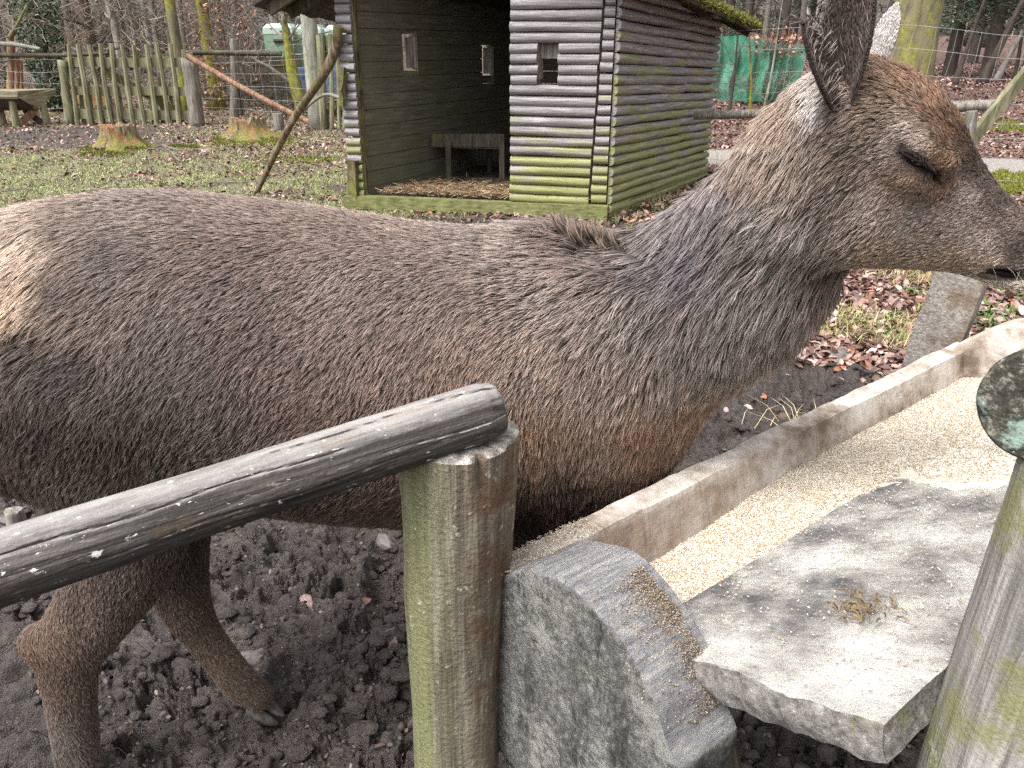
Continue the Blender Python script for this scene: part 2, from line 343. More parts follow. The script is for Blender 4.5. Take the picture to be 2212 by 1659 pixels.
# control table: px, py, flow dx, dy (picture plane), length m, lift, r,g,b tip (sRGB), root darkness
CT = np.array([
 (95, 545, -.6, .8, .028, .25, 206, 184, 162, .75), (70, 610, -.55, .85, .03, .25, 204, 178, 150, .7), (45, 690, -.5, .85, .03, .25, 200, 174, 146, .7), (20, 470, -.8, .5, .026, .25, 176, 158, 140, .5),
 (10, 560, -.55, .85, .030, .25, 212, 190, 166, .75), (60, 520, -.6, .75, .030, .25, 204, 184, 162, .7), (20, 650, -.5, .85, .030, .25, 214, 190, 164, .75), (0, 600, -.5, .85, .03, .25, 214, 192, 168, .75),
 (150, 490, -.9, .45, .024, .2, 140, 122, 108, .35), (140, 590, -.7, .7, .026, .25, 128, 108, 94, .3), (60, 720, -.8, .6, .03, .3, 92, 78, 68, .25), (150, 620, -.85, .55, .026, .25, 108, 94, 85, .25),
 (300, 440, -1, .3, .020, .2, 146, 130, 118, .35), (500, 450, -1, .3, .018, .2, 148, 128, 116, .35), (700, 490, -1, .3, .018, .2, 150, 130, 116, .35), (900, 520, -1, .25, .018, .2, 152, 132, 120, .35), (1050, 510, -1, .2, .024, .2, 158, 142, 130, .3),
 (250, 560, -.9, .55, .024, .3, 124, 110, 102, .2), (500, 600, -.85, .6, .020, .3, 134, 116, 106, .22), (750, 600, -.85, .55, .020, .3, 150, 132, 122, .25), (900, 640, -.8, .6, .02, .3, 148, 130, 118, .28),
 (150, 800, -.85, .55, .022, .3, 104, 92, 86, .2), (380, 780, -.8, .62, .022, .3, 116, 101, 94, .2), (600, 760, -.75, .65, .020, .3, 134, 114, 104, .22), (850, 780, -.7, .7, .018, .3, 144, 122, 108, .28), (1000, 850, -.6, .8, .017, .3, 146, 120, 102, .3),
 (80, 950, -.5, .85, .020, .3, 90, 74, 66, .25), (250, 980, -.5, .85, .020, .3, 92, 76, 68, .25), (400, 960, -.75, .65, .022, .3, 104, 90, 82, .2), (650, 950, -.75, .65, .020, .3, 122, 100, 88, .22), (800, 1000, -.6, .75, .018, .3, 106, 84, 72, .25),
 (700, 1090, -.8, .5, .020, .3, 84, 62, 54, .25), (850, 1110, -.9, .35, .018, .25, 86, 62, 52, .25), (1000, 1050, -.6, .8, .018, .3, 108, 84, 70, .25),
 (1150, 560, -1, .15, .038, .25, 156, 140, 128, .22), (1230, 520, -.9, -.1, .055, .4, 126, 108, 98, .2), (1320, 540, -.92, -.05, .055, .35, 120, 104, 96, .2), (1420, 570, -.95, .35, .045, .25, 138, 126, 122, .22),
 (1200, 640, -.85, .5, .030, .3, 160, 144, 132, .22), (1350, 680, -.75, .7, .034, .3, 150, 136, 124, .2), (1150, 780, -.6, .8, .022, .3, 160, 138, 122, .25), (1300, 820, -.4, .9, .028, .3, 152, 132, 116, .22), (1450, 800, -.25, .95, .036, .3, 140, 124, 112, .2),
 (1150, 950, -.3, .95, .020, .3, 158, 126, 100, .3), (1300, 980, -.2, 1, .024, .3, 142, 118, 98, .25), (1250, 1080, -.1, 1, .030, .35, 104, 84, 72, .2), (1150, 1150, 0, 1, .014, .2, 84, 68, 60, .3), (1400, 950, -.2, 1, .026, .3, 140, 108, 84, .3),
 (1500, 560, -.8, .6, .040, .2, 128, 120, 124, .22), (1560, 430, -.65, .75, .038, .2, 138, 128, 126, .25), (1500, 700, -.45, .9, .042, .25, 140, 126, 116, .18), (1600, 620, -.5, .85, .048, .25, 148, 138, 132, .17), (1580, 760, -.15, 1, .045, .28, 136, 124, 114, .16),
 (1680, 600, -.25, .97, .050, .25, 150, 140, 132, .17), (1700, 720, .0, 1, .045, .3, 138, 124, 112, .16), (1620, 850, -.1, 1, .038, .3, 146, 120, 98, .2), (1780, 600, -.15, 1, .042, .28, 142, 126, 112, .18), (1500, 900, -.1, 1, .032, .3, 142, 112, 88, .25),
 (1650, 350, -.6, .8, .036, .25, 160, 140, 124, .3), (1660, 450, -.5, .85, .042, .22, 158, 148, 138, .25), (1700, 240, -.6, .7, .030, .3, 172, 148, 124, .4), (1730, 350, -.45, .9, .032, .25, 158, 140, 122, .3), (1740, 480, -.35, .95, .040, .25, 160, 150, 140, .2),
 (1800, 420, -.6, .6, .022, .3, 118, 102, 90, .2), (1830, 500, -.6, .75, .022, .3, 138, 122, 108, .25), (1830, 330, -.8, .5, .018, .3, 124, 106, 88, .25), (1762, 212, -.4, .9, .016, .3, 215, 212, 206, .6), (1766, 240, -.4, .9, .016, .3, 205, 202, 196, .6), (1725, 205, -.5, .8, .026, .3, 160, 138, 118, .35), (1732, 262, -.4, .9, .026, .3, 156, 136, 118, .3), (1795, 280, -.6, .7, .018, .3, 112, 94, 80, .2), (1775, 300, -.4, .9, .022, .3, 138, 122, 108, .25), (1800, 235, -.6, .7, .014, .3, 104, 88, 76, .25),
 (1880, 160, -.8, -.35, .016, .35, 150, 124, 102, .3), (1950, 170, -.7, -.5, .015, .35, 150, 118, 92, .3), (2010, 220, -.6, -.7, .014, .3, 146, 112, 84, .3), (2050, 290, -.55, -.75, .012, .3, 112, 82, 60, .3), (1900, 240, -.9, .2, .014, .3, 140, 118, 96, .3),
 (1880, 330, -.9, .4, .012, .3, 138, 122, 108, .35), (1960, 280, -.9, .3, .010, .25, 166, 150, 136, .5), (1930, 320, -.9, .4, .010, .25, 158, 140, 124, .45), (2035, 345, -.6, .5, .008, .2, 150, 112, 78, .4), (1960, 390, -.85, .5, .008, .2, 140, 112, 86, .4), (2035, 392, -.3, .9, .007, .2, 120, 86, 62, .4),
 (1900, 450, -.85, .5, .010, .25, 138, 122, 108, .35), (1980, 470, -.9, .4, .008, .2, 132, 118, 108, .4), (2060, 480, -.9, .35, .007, .2, 140, 126, 116, .4), (2120, 520, -.9, .3, .006, .2, 150, 134, 122, .45), (2090, 420, -.8, .1, .006, .2, 160, 146, 136, .5),
 (2100, 360, -.8, -.4, .008, .2, 104, 88, 78, .35), (2160, 430, -.8, -.3, .006, .2, 110, 94, 84, .4), (2180, 470, -.9, 0, .006, .2, 122, 106, 94, .4), (2200, 540, -.9, .2, .004, .2, 84, 68, 60, .5),
 (1900, 560, -.9, .3, .012, .25, 158, 134, 108, .45), (2000, 575, -.95, .2, .010, .25, 168, 144, 118, .5), (2080, 572, -.95, .2, .008, .2, 160, 136, 110, .5), (2120, 580, -.9, .2, .007, .2, 176, 154, 130, .6), (2150, 612, -.9, .1, .008, .2, 226, 212, 194, .9), (2210, 618, -.9, .1, .008, .2, 226, 212, 194, .9), (2190, 628, -.9, .1, .008, .2, 226, 212, 194, .9), (2150, 568, -.7, .5, .007, .25, 186, 166, 142, .6), (2170, 592, -1, .2, .004, .1, 60, 46, 42, .5), (1955, 330, -.9, .3, .004, .1, 70, 54, 46, .4), (1985, 350, -.9, .4, .003, .1, 44, 34, 30, .5), (2012, 366, -.9, .4, .003, .1, 50, 38, 32, .5), (2024, 384, -.3, .9, .003, .1, 60, 44, 36, .4), (1985, 316, -.9, .35, .007, .2, 196, 180, 164, .6), (2015, 330, -.9, .35, .007, .2, 176, 150, 122, .5),
 (300, 1150, -.5, .85, .018, .28, 86, 70, 62, .3), (250, 1250, -.4, .9, .014, .25, 108, 92, 80, .3), (200, 1350, -.3, .95, .012, .22, 124, 106, 92, .32), (90, 1400, .1, 1, .010, .2, 122, 98, 80, .35), (150, 1480, 0, 1, .010, .2, 124, 104, 88, .35), (160, 1600, .05, 1, .010, .2, 118, 106, 96, .4),
 (400, 1220, .0, 1, .014, .22, 96, 82, 72, .3), (440, 1330, .5, .85, .010, .22, 112, 92, 76, .35), (500, 1430, .6, .8, .010, .22, 124, 102, 82, .35), (560, 1500, .6, .8, .008, .2, 108, 88, 72, .35), (950, 1500, -.3, .9, .008, .2, 108, 88, 72, .35)], float)
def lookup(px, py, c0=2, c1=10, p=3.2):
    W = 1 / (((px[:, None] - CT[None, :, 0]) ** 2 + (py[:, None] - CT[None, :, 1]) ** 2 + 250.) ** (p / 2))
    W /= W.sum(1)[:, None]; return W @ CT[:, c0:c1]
hm = NT('deer_coat')
hi = hm.n('HairInfo'); at_ = hm.n('Attribute', _attribute_name='tip'); ar_ = hm.n('Attribute', _attribute_name='root')
hcol = hm.mix(hm.mr(hi.outputs['Intercept'], .2, .9), ar_.outputs['Color'], at_.outputs['Color'])
MAT_HAIR = hm.done(hcol, .55, spec=.35)
sk = NT('deer_skin'); a_ = sk.n('Attribute', _attribute_name='col')
MAT_SKIN = sk.done(sk.mix(.45, a_.outputs['Color'], sk.noise(90, None, 3)), .8, sk.noise(300, None, 3), .002, .5)
MAT_SKIN = sk.done(sk.mix(sk.mr(sk.noise(160, None, 3), .3, .7, 0, .5), a_.outputs['Color'], (.03, .024, .02)), .8)
lin_v = lambda A: np.where(A <= .04045, A / 12.92, ((A + .055) / 1.055) ** 2.4)
DEER = thing('deer', (0, 1.32, 0), 'grey-brown wet-coated hind standing behind the rail with its head over the feed trough', 'deer')
vcol = []
for i in range(0, len(V), 40000):
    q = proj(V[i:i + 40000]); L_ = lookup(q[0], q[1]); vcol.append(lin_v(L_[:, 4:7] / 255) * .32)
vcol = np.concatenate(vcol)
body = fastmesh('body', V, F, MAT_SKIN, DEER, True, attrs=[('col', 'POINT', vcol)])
TAPER = None
def make_hair(name, V, F, N, parent, seed, lookf, npt=6, rad=.00072, clump=.0042, filt=None, NRM=None):
    g = np.random.default_rng(seed); tri = np.concatenate([F[:, [0, 1, 2]], F[:, [0, 2, 3]]])
    A, B, C_ = V[tri[:, 0]], V[tri[:, 1]], V[tri[:, 2]]; cr = np.cross(B - A, C_ - A); ar = np.linalg.norm(cr, axis=1) / 2
    VN = np.zeros_like(V)
    for a in range(3): np.add.at(VN, tri[:, a], cr)
    VN /= np.linalg.norm(VN, axis=1)[:, None] + 1e-12
    cen = (A + B + C_) / 3; wt = ar.copy()
    if filt is not None: wt *= filt(cen, cr / (2 * ar[:, None] + 1e-12))
    ti = g.choice(len(tri), N, p=wt / wt.sum()); u, v = g.random(N), g.random(N); m = u + v > 1; u[m], v[m] = 1 - u[m], 1 - v[m]
    Pt = A[ti] + u[:, None] * (B - A)[ti] + v[:, None] * (C_ - A)[ti]
    Nn = VN[tri[ti, 0]] * (1 - u - v)[:, None] + VN[tri[ti, 1]] * u[:, None] + VN[tri[ti, 2]] * v[:, None]; Nn /= np.linalg.norm(Nn, axis=1)[:, None]
    px, py, _ = proj(Pt); X = np.concatenate([lookf(px[i:i + 40000], py[i:i + 40000]) for i in range(0, N, 40000)])
    dx, dy, Ln, lift, rgb, rk = X[:, 0], X[:, 1], X[:, 2] * np.interp(X[:, 2], [.010, .018, .035], [1., 1.12, 1.15]), X[:, 3], X[:, 4:7] / 255, X[:, 7]
    # slow wander of the flow
    ang = (fbm(Pt[:, 0] * 9, Pt[:, 2] * 9, Pt[:, 1] * 9, 3, seed) - .5) * 1.1 + g.normal(0, .09, N)
    d0 = np.stack([dx * np.cos(ang) - dy * np.sin(ang), 0 * dx, -(dx * np.sin(ang) + dy * np.cos(ang))], 1)
    t = d0 - (d0 * Nn).sum(1)[:, None] * Nn; nt = np.linalg.norm(t, axis=1); t /= nt[:, None] + 1e-6
    L = Ln * g.uniform(.75, 1.2, N)
    lf = np.clip(lift * g.uniform(.6, 1.5, N), .05, 1.2)
    s = np.linspace(0, 1, npt)[None, :, None]
    path = Pt[:, None] + L[:, None, None] * (t[:, None] * (s * np.cos(lf)[:, None, None]) + Nn[:, None] * np.sin(lf)[:, None, None] * (s - .45 * s * s) * 1.1)
    path[:, :, 2] -= (s[..., 0] ** 2) * (Ln[:, None] ** 2) * 3.0
    # clumps: cells longer along the flow, drawn towards their centre at the tip
    cs = np.maximum(clump, Ln * np.where(Ln > .033, .2, .17))
    J = Pt + (fbm(Pt[:, 0] * 55, Pt[:, 2] * 55, Pt[:, 1] * 55, 2, seed + 3) - .5)[:, None] * .012
    bin_ = np.round(np.log2(cs / clump)); cq = (clump * 2 ** bin_)[:, None]
    K = np.floor((J + .003 * vn(Pt[:, 0] * 80, Pt[:, 2] * 80, 0, 9)[:, None]) / cq).astype(np.int64); key = K[:, 0] * 73856093 ^ K[:, 1] * 19349663 ^ K[:, 2] * 83492791 ^ bin_.astype(np.int64) * 7919
    _, inv = np.unique(key, return_inverse=True); cnt = np.bincount(inv).astype(float)
    rnd = g.normal(0, 1, (len(cnt), 3))
    off = np.stack([np.bincount(inv, Pt[:, i]) for i in range(3)], 1) / cnt[:, None]
    pull = (off[inv] - Pt); pull -= (pull * Nn).sum(1)[:, None] * Nn
    path += pull[:, None] * (s ** 1.3) * np.clip(Ln / .022, .15, .9)[:, None, None]
    path += rnd[inv][:, None] * (s ** 1.5) * (Ln * .10)[:, None, None]
    ph = g.random(N) * 6.28; side = np.cross(Nn, t)
    path += side[:, None] * (np.sin(s[..., 0] * 7 + ph[:, None]) * s[..., 0] * Ln[:, None] * .035)[..., None]
    path[:, 0] -= Nn * .0015
    cb = 1 + .17 * g.normal(0, 1, len(cnt))[inv] + .14 * g.normal(0, 1, N) + .22 * (fbm(Pt[:, 0] * 14, Pt[:, 2] * 14, Pt[:, 1] * 14, 4, seed + 8) - .5) * 2
    lr = lin_v(rgb); lr = lr * np.array([1.0, .985, 1.01]) * .82 + .18 * lr.mean(1)[:, None] * np.array([1.04, .98, .99])
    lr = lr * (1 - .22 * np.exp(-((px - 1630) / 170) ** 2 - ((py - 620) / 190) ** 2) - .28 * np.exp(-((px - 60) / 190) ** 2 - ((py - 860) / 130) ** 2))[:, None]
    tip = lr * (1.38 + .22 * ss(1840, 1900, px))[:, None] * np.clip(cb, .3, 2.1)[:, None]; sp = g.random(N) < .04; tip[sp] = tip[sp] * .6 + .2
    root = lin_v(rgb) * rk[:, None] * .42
    hc = bpy.data.hair_curves.new(name); hc.add_curves([npt] * N)
    hc.attributes['position'].data.foreach_set('vector', path.astype(np.float32).ravel())
    rr = np.maximum(rad * (.55 + Ln / .03 * .5), .0005); taper = np.linspace(1, 0, npt) ** .6 * .85 + .12
    ra = hc.attributes.new('radius', 'FLOAT', 'POINT') if 'radius' not in hc.attributes else hc.attributes['radius']
    ra.data.foreach_set('value', (rr[:, None] * taper[None]).astype(np.float32).ravel())
    for an, arr in (('tip', tip), ('root', root)):
        a = hc.attributes.new(an, 'FLOAT_COLOR', 'CURVE'); a.data.foreach_set('color', np.concatenate([arr, np.ones((N, 1))], 1).astype(np.float32).ravel())
    hc.materials.append(MAT_HAIR)
    return link(name, hc, parent)
def facing(c, n):
    px, py, dep = proj(c); view = c - np.array([0, 0, EYE]); view /= np.linalg.norm(view, axis=1)[:, None]
    f = -(n * view).sum(1); w = np.where(f > -.25, 1., .22)
    L = CT[((px[:, None] - CT[None, :, 0]) ** 2 + (py[:, None] - CT[None, :, 1]) ** 2).argmin(1), 4]
    dens = np.clip(.020 / L, .6, 4.2) ** 1.0
    w = w * dens * (1.5 / np.maximum(dep, .8)) ** 1.5
    eu = (px - 1982) * .866 + (py - 346) * .5; ev = -(px - 1982) * .5 + (py - 346) * .866; eye = (eu / 40) ** 2 + (ev / 10) ** 2 < 1                   # bare eyelid slit and lips
    lip = ((px - 2180) / 66) ** 2 + ((py - 594) / 13) ** 2 < 1
    w[eye | lip] *= .02
    return w * (c[:, 2] > .03)
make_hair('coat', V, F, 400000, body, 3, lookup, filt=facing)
# withers crest standing up
cr = []
for i in range(85):
    px = random.choice([random.uniform(1160, 1420), random.uniform(1205, 1345), random.uniform(1205, 1345)]); py = np.interp(px, [1120, 1200, 1250, 1300, 1350, 1420], [488, 496, 506, 512, 524, 545]) + random.uniform(-4, 26)
    Yr = random.uniform(1.27, 1.37); p = atY(px, py + 6, Yr); cr.append((p, px))
def crest():
    P = []; tipc = []; rr = []
    g = np.random.default_rng(5)
    for p, px in cr:
        h = np.interp(px, [1120, 1200, 1225, 1260, 1300, 1345, 1420], [.010, .018, .036, .042, .040, .026, .012]) * random.uniform(.6, 1.25); lean = random.uniform(-.75, -.25) * (1 if px > 1210 else 1.8)
        for k in range(16):
            r0 = np.array(p) + g.normal(0, .0035, 3); tipp = np.array(p) + np.array([lean * h, random.uniform(-.3, .3) * h * .3, h * .95]) + g.normal(0, .0016, 3) + (g.normal(0, .006, 3) if k < 3 else 0)
            s = np.linspace(0, 1, 6)[:, None]; q = r0 + (tipp - r0) * s; q[:, 0] -= (np.sin(s[:, 0] * 3.1) * h * .10) * (1 if lean < 0 else -1)
            P.append(q); c = lin_v(np.array([150, 132, 120]) / 255) * g.uniform(.5, 2.0); tipc.append(c)
    N = len(P); hc = bpy.data.hair_curves.new('crest'); hc.add_curves([6] * N)
    hc.attributes['position'].data.foreach_set('vector', np.array(P, np.float32).ravel())
    ra = hc.attributes.new('radius', 'FLOAT', 'POINT') if 'radius' not in hc.attributes else hc.attributes['radius']
    ra.data.foreach_set('value', np.tile(np.linspace(1, .2, 6) * .0011, N).astype(np.float32))
    for an, k in (('tip', 1.), ('root', .22)):
        a = hc.attributes.new(an, 'FLOAT_COLOR', 'CURVE'); a.data.foreach_set('color', np.concatenate([np.array(tipc) * k, np.ones((N, 1))], 1).astype(np.float32).ravel())
    hc.materials.append(MAT_HAIR); return link('mane', hc, body)
crest()
# eye: a dark glossy ball behind half closed lids
em = NT('dark_wet_eye'); MAT_EYE = em.done((.006, .004, .004), .12, spec=.6)
def uv_ball(mb, c, rx, ry, rz, n=18, m=12, Mx=None):
    Vv = []; Ff = []
    for i in range(m + 1):
        for j in range(n):
            a, b = math.pi * i / m, 2 * math.pi * j / n; p = Vector((rx * math.sin(a) * math.cos(b), ry * math.sin(a) * math.sin(b), rz * math.cos(a)))
            if Mx is not None: p = Mx @ p
            Vv.append(Vector(c) + p)
    for i in range(m):
        for j in range(n): Ff.append((i * n + j, i * n + (j + 1) % n, (i + 1) * n + (j + 1) % n, (i + 1) * n + j))
    mb.add([tuple(v) for v in Vv], [f[::-1] for f in Ff])
ml = NT('dark_lip_skin'); MAT_LIP = ml.done(lin(40, 30, 29), .45, ml.noise(200, None, 3), .002, .4)
_px, _py, _ = proj(V)
def surfY(px, py, r=7): k = (abs(_px - px) < r) & (abs(_py - py) < r) & (V[:, 1] < 1.2); return float(V[k, 1].min()) if k.any() else 1.05
def onskin(px, py, off): return atY(px, py, surfY(px, py) + off)
sy = (surfY(1962, 318) + surfY(2005, 385)) / 2
e = MB(); uv_ball(e, atY(1984, 347, sy + .0112), .0150, .0150, .0085, 28, 18); EYE_O = e.build('eye', MAT_EYE, DEER, True)
for pts_, rr_ in ((((1942, 324), (1958, 327), (1979, 335), (1999, 348), (2014, 361), (2024, 375)), (.0008, .0018, .0023, .0023, .0019, .0010)), (((1942, 324), (1955, 334), (1977, 346), (1997, 357), (2012, 367), (2024, 377)), (.0008, .0014, .0017, .0017, .0014, .0008))):
    q = crom([tuple(atY(x, y, sy - .0035 + .0025 * abs(i_ - 2.5))) for i_, (x, y) in enumerate(pts_)], 5); m = MB(); m.tube(q, np.interp(np.linspace(0, 1, len(q)), np.linspace(0, 1, 6), rr_), 10); m.build('eyelid', MAT_LIP, DEER, True)
m = MB(); q = crom([tuple(onskin(x, y, .0005)) for x, y in ((2024, 374), (2028, 386), (2032, 398))], 5); m.tube(q, np.linspace(.0022, .0010, len(q)), 8); m.build('tear_duct', MAT_LIP, DEER, True)
m = MB(); g_ = np.random.default_rng(3)
for i in range(30):
    t = i / 29; x = np.interp(t, [0, .3, .7, 1], [1950, 1975, 2002, 2018]); y = np.interp(t, [0, .3, .7, 1], [321, 330, 346, 362]); a = atY(x, y, sy - .006); d = Vector((-.25 + .5 * t + g_.normal(0, .12), -.55, -.75)).normalized() * (.007 + .004 * g_.random()); m.tube([a, a + d * .6 + Vector((0, 0, -.001)), a + d + Vector((0, -.001, .001))], [.0003, .0002, .0001], 4, False)
m.build('eyelashes', MAT_LIP, DEER)
e = MB(); uv_ball(e, atY(1990, 330, 1.15), .0165, .0165, .0145); e.build('eye', MAT_EYE, DEER, True)
# dark inside of the mouth, set just behind the lip line
e = MB(); mp = [atY(x, y, 1.078) for x, y in ((2115, 582), (2150, 588), (2190, 596), (2240, 606), (2262, 610))]; e.tube(crom([tuple(p) for p in mp], 4), [.0035, *([.0075] * 15), .005], 10); e.build('mouth', MAT_LIP, DEER, True)
e = MB(); uv_ball(e, atY(2268, 548, 1.09), .020, .034, .022, Mx=Matrix.Rotation(R(35), 3, 'Y')); e.build('nose', MAT_LIP, DEER, True)
# ears: cupped leaf shells
def ear(base, tip, ynear, width, cup, opening, seed, half=(-1, 1), lobes=None, nb=.35):
    nU, nV = 30, 22; V_ = []
    b, t_ = Vector(base), Vector(tip); ax = (t_ - b); Lx = ax.length; ax.normalize(); o = Vector(opening); o = (o - ax * o.dot(ax)).normalized(); sd_ = ax.cross(o)
    for i in range(nU + 1):
        u = i / nU; wd = width * (nb + (1 - nb) * math.sin(min(1, u / .5) * math.pi / 2)) * (1 - max(0, (u - .5) / .5) ** 2.2) ** .75
        for j in range(nV + 1):
            v = half[0] + (half[1] - half[0]) * j / nV; cu = cup * (1 - u * .55); a = v * cu
            p = b + ax * (u * Lx) + sd_ * (math.sin(a) / max(.25, math.sin(min(cu, 1.57))) * wd) - o * (math.cos(a) - 1) * wd * -.0 + o * ((1 - math.cos(a)) * wd * .9)
            p += ax * (-.10 * Lx * v * v * (u < 2) * (1 - u)); V_.append(tuple(p))
    V_ = np.array(V_); F_ = np.array([(i * (nV + 1) + j, i * (nV + 1) + j + 1, (i + 1) * (nV + 1) + j + 1, (i + 1) * (nV + 1) + j) for i in range(nU) for j in range(nV)])
    # give it thickness
    tr = F_; nrm = np.zeros_like(V_); c_ = np.cross(V_[tr[:, 1]] - V_[tr[:, 0]], V_[tr[:, 3]] - V_[tr[:, 0]])
    for a in range(4): np.add.at(nrm, tr[:, a], c_)
    nrm /= np.linalg.norm(nrm, axis=1)[:, None] + 1e-9; n0 = len(V_); V2 = np.concatenate([V_ + nrm * .0018, V_ - nrm * .0018]); F2 = [F_, F_[:, ::-1] + n0]
    rim = [(i * (nV + 1)) for i in range(nU + 1)]; rim2 = [(i * (nV + 1) + nV) for i in range(nU + 1)]; top = [nU * (nV + 1) + j for j in range(nV + 1)]
    E = [(rim[i + 1], rim[i], rim[i] + n0, rim[i + 1] + n0) for i in range(nU)] + [(rim2[i], rim2[i + 1], rim2[i + 1] + n0, rim2[i] + n0) for i in range(nU)] + [(top[j + 1], top[j], top[j] + n0, top[j + 1] + n0) for j in range(nV)]
    return V2, np.concatenate([F2[0], F2[1], np.array(E)])
def const_look(dx, dy, L, lift, rgb, rk): return lambda px, py: np.tile(np.array([dx, dy, L, lift, *rgb, rk], float), (len(px), 1))
VE, FE = ear(atY(1818, 228, 1.075), atY(1862, -110, 1.05), 0, .035, 1.25, (-.75, -.55, .1), 1)
e1 = fastmesh('ear', VE, FE, MAT_SKIN, DEER, True, attrs=[('col', 'POINT', np.tile(lin_v(np.array([72, 60, 52]) / 255) * .6, (len(VE), 1)))])
make_hair('ear_hair', VE, FE, 9000, e1, 12, const_look(-.1, -1, .009, .25, (98, 84, 74), .5), clump=.004)
make_hair('ear_fluff', VE, FE, 120, e1, 22, const_look(-.3, -.8, .020, .45, (150, 134, 120), .8), clump=.004, rad=.0003)
VF_, FF_ = ear(atY(1795, 222, 1.045), atY(1736, 50, 1.03), 0, .021, 1.1, (.75, -.65, 0), 2)
e2 = fastmesh('ear_lobe', VF_, FF_, MAT_SKIN, DEER, True, attrs=[('col', 'POINT', np.tile(lin_v(np.array([72, 60, 52]) / 255) * .6, (len(VF_), 1)))])
make_hair('ear_hair', VF_, FF_, 3500, e2, 13, const_look(-.1, -1, .008, .25, (92, 78, 68), .5), clump=.004)
make_hair('ear_fluff', VF_, FF_, 120, e2, 23, const_look(.4, -.7, .018, .5, (160, 146, 132), .8), clump=.004, rad=.0003)
VG, FG = ear(atY(1880, 160, 1.17), atY(1938, 10, 1.16), 0, .0155, .9, (.3, .8, 0), 3)
e3 = fastmesh('ear', VG, FG, MAT_SKIN, DEER, True, attrs=[('col', 'POINT', np.tile(lin_v(np.array([225, 218, 212]) / 255) * .7, (len(VG), 1)))])
make_hair('ear_hair', VG, FG, 3000, e3, 14, const_look(-.1, -1, .005, .2, (216, 210, 204), .9), clump=.003)
# long wisps inside the near ear
m = MB(); g_ = np.random.default_rng(9)
for i in range(9):
    x, y = g_.uniform(2140, 2212), g_.uniform(572, 622); a = onskin(x, y, 0); d = Vector((g_.normal(.1, .3), -.5, g_.normal(-.7, .2))).normalized() * g_.uniform(.012, .026); m.tube([a, a + d * .6, a + d + Vector((0, 0, -.003))], [.0002, .00016, .0001], 4, False)
wh = NT('pale_whisker'); m.build('whiskers', wh.done(lin(170, 162, 150), .5), DEER)
# hooves
hoofm = NT('muddy_hoof_horn'); MAT_HOOF = hoofm.done(hoofm.ramp(hoofm.noise(60), [(.3, lin(34, 30, 28)), (.7, lin(92, 84, 78))]), .5, hoofm.noise(120), .003, .4)
def claw(c, fwd, side, L=.075, wd=.018, h=.046):
    mb = MB(); V_ = []; K = 10
    for i in range(K + 1):
        t = i / K; w_ = wd * (1 - .75 * t ** 3) * (.8 + .2 * math.sin(t * 3.1)); zt = h * (1 - t ** 1.15 * .86) + .002; c_ = c + fwd * (t * L - .02) - side * (.006 * t * t)
        for k in range(10):
            a = 2 * math.pi * k / 10; x = math.cos(a) * w_ * (1 + .15 * (math.sin(a) < 0)); z = (math.sin(a) * .5 + .5) ** .7 * zt
            V_.append(tuple(c_ + side.normalized() * x + Vector((0, 0, z))))
    mb.add(V_, [(i * 10 + k, i * 10 + (k + 1) % 10, (i + 1) * 10 + (k + 1) % 10, (i + 1) * 10 + k) for i in range(K) for k in range(10)] + [tuple(range(10))[::-1], tuple(K * 10 + k for k in range(10))]); return mb
for (px, py, Y, ang, dz) in ((572, 1512, 1.378, -18, -.010), (186, 1712, 1.155, -15, -.012), (912, 1562, 1.27, -15, -.01), (1240, 1482, 1.465, -10, -.01)):
    c = atZ(px, py, .012); c.y = Y; c.z = dz; f = Vector((math.cos(R(ang)), math.sin(R(ang)), 0)); s_ = Vector((-f.y, f.x, 0))
    for sg in (-1, 1): claw(c + s_ * (.019 * sg), f, s_ * sg).build('hoof', MAT_HOOF, DEER, True, 60)
    for sg in (-1, 1):
        q = c - f * .045 + s_ * (.018 * sg) + Vector((0, 0, .055)); m = MB(); m.tube([q, q - f * .012 - Vector((0, 0, .018)), q - f * .014 - Vector((0, 0, .030))], [.011, .010, .004], 8); m.build('dewclaw', MAT_HOOF, DEER, True)
# short pale tail over the rump patch
tv = MB(); tp = [atY(x, y, 1.24) for x, y in ((-30, 560), (-60, 640), (-78, 720))]; tv.tube(crom([tuple(p) for p in tp], 4), np.linspace(.024, .012, 9), 10); tl = tv.build('tail', MAT_SKIN, DEER, True)
# ---------------------------------------------------------------- ground sheet
def path_c(x): return 11.6 - .28 * (x - 3)
def masks(x, y):
    n1 = fbm(x * .9, y * .9, 0, 4, 21); n2 = fbm(x * 2.3, y * 2.3, 0, 4, 31); n3 = fbm(x * .35, y * .35, 0, 3, 41)
    edge = 3.75 + 1.3 * ss(.2, -1.2, x) + (n1 - .5) * 1.3 - .5 * ss(1.5, 2.4, x)
    mud = ss(edge + .35, edge - .35, y)
    mud = np.maximum(mud, ss(12.4, 13.2, y) * ss(17, 15.5, y) * ss(-5.2, -7.2, x + (n1 - .5) * 2) * .85)         # trampled strip by the gate
    mud = np.maximum(mud, ss(1.4, .9, np.hypot((x + .4) / 1.5, (y - 6.7) / .5)) * .8)
    path = ss(1.05, .8, np.abs(y - path_c(x) + (n2 - .5) * .5)) * ss(1.2, 2.4, x)
    leaves = np.clip(ss(-1.6, .4, x + (n1 - .5) * 2.5) * .9 + ss(9, 15, y) * .5 + (n2 - .5) * 1.3 + .05, 0, 1)
    leaves = np.maximum(leaves, ss(12.2, 13, y) * ss(.5, 2, x))
    grass = np.clip(1 - leaves + (n2 - .5) * .7, 0, 1) * ss(.40, .52, n1 + ss(0, -3, x) * .2)
    return mud, leaves * (1 - path) * (1 - mud * np.where(y > 9, .45, .97)), grass * (1 - path) * (1 - mud), path
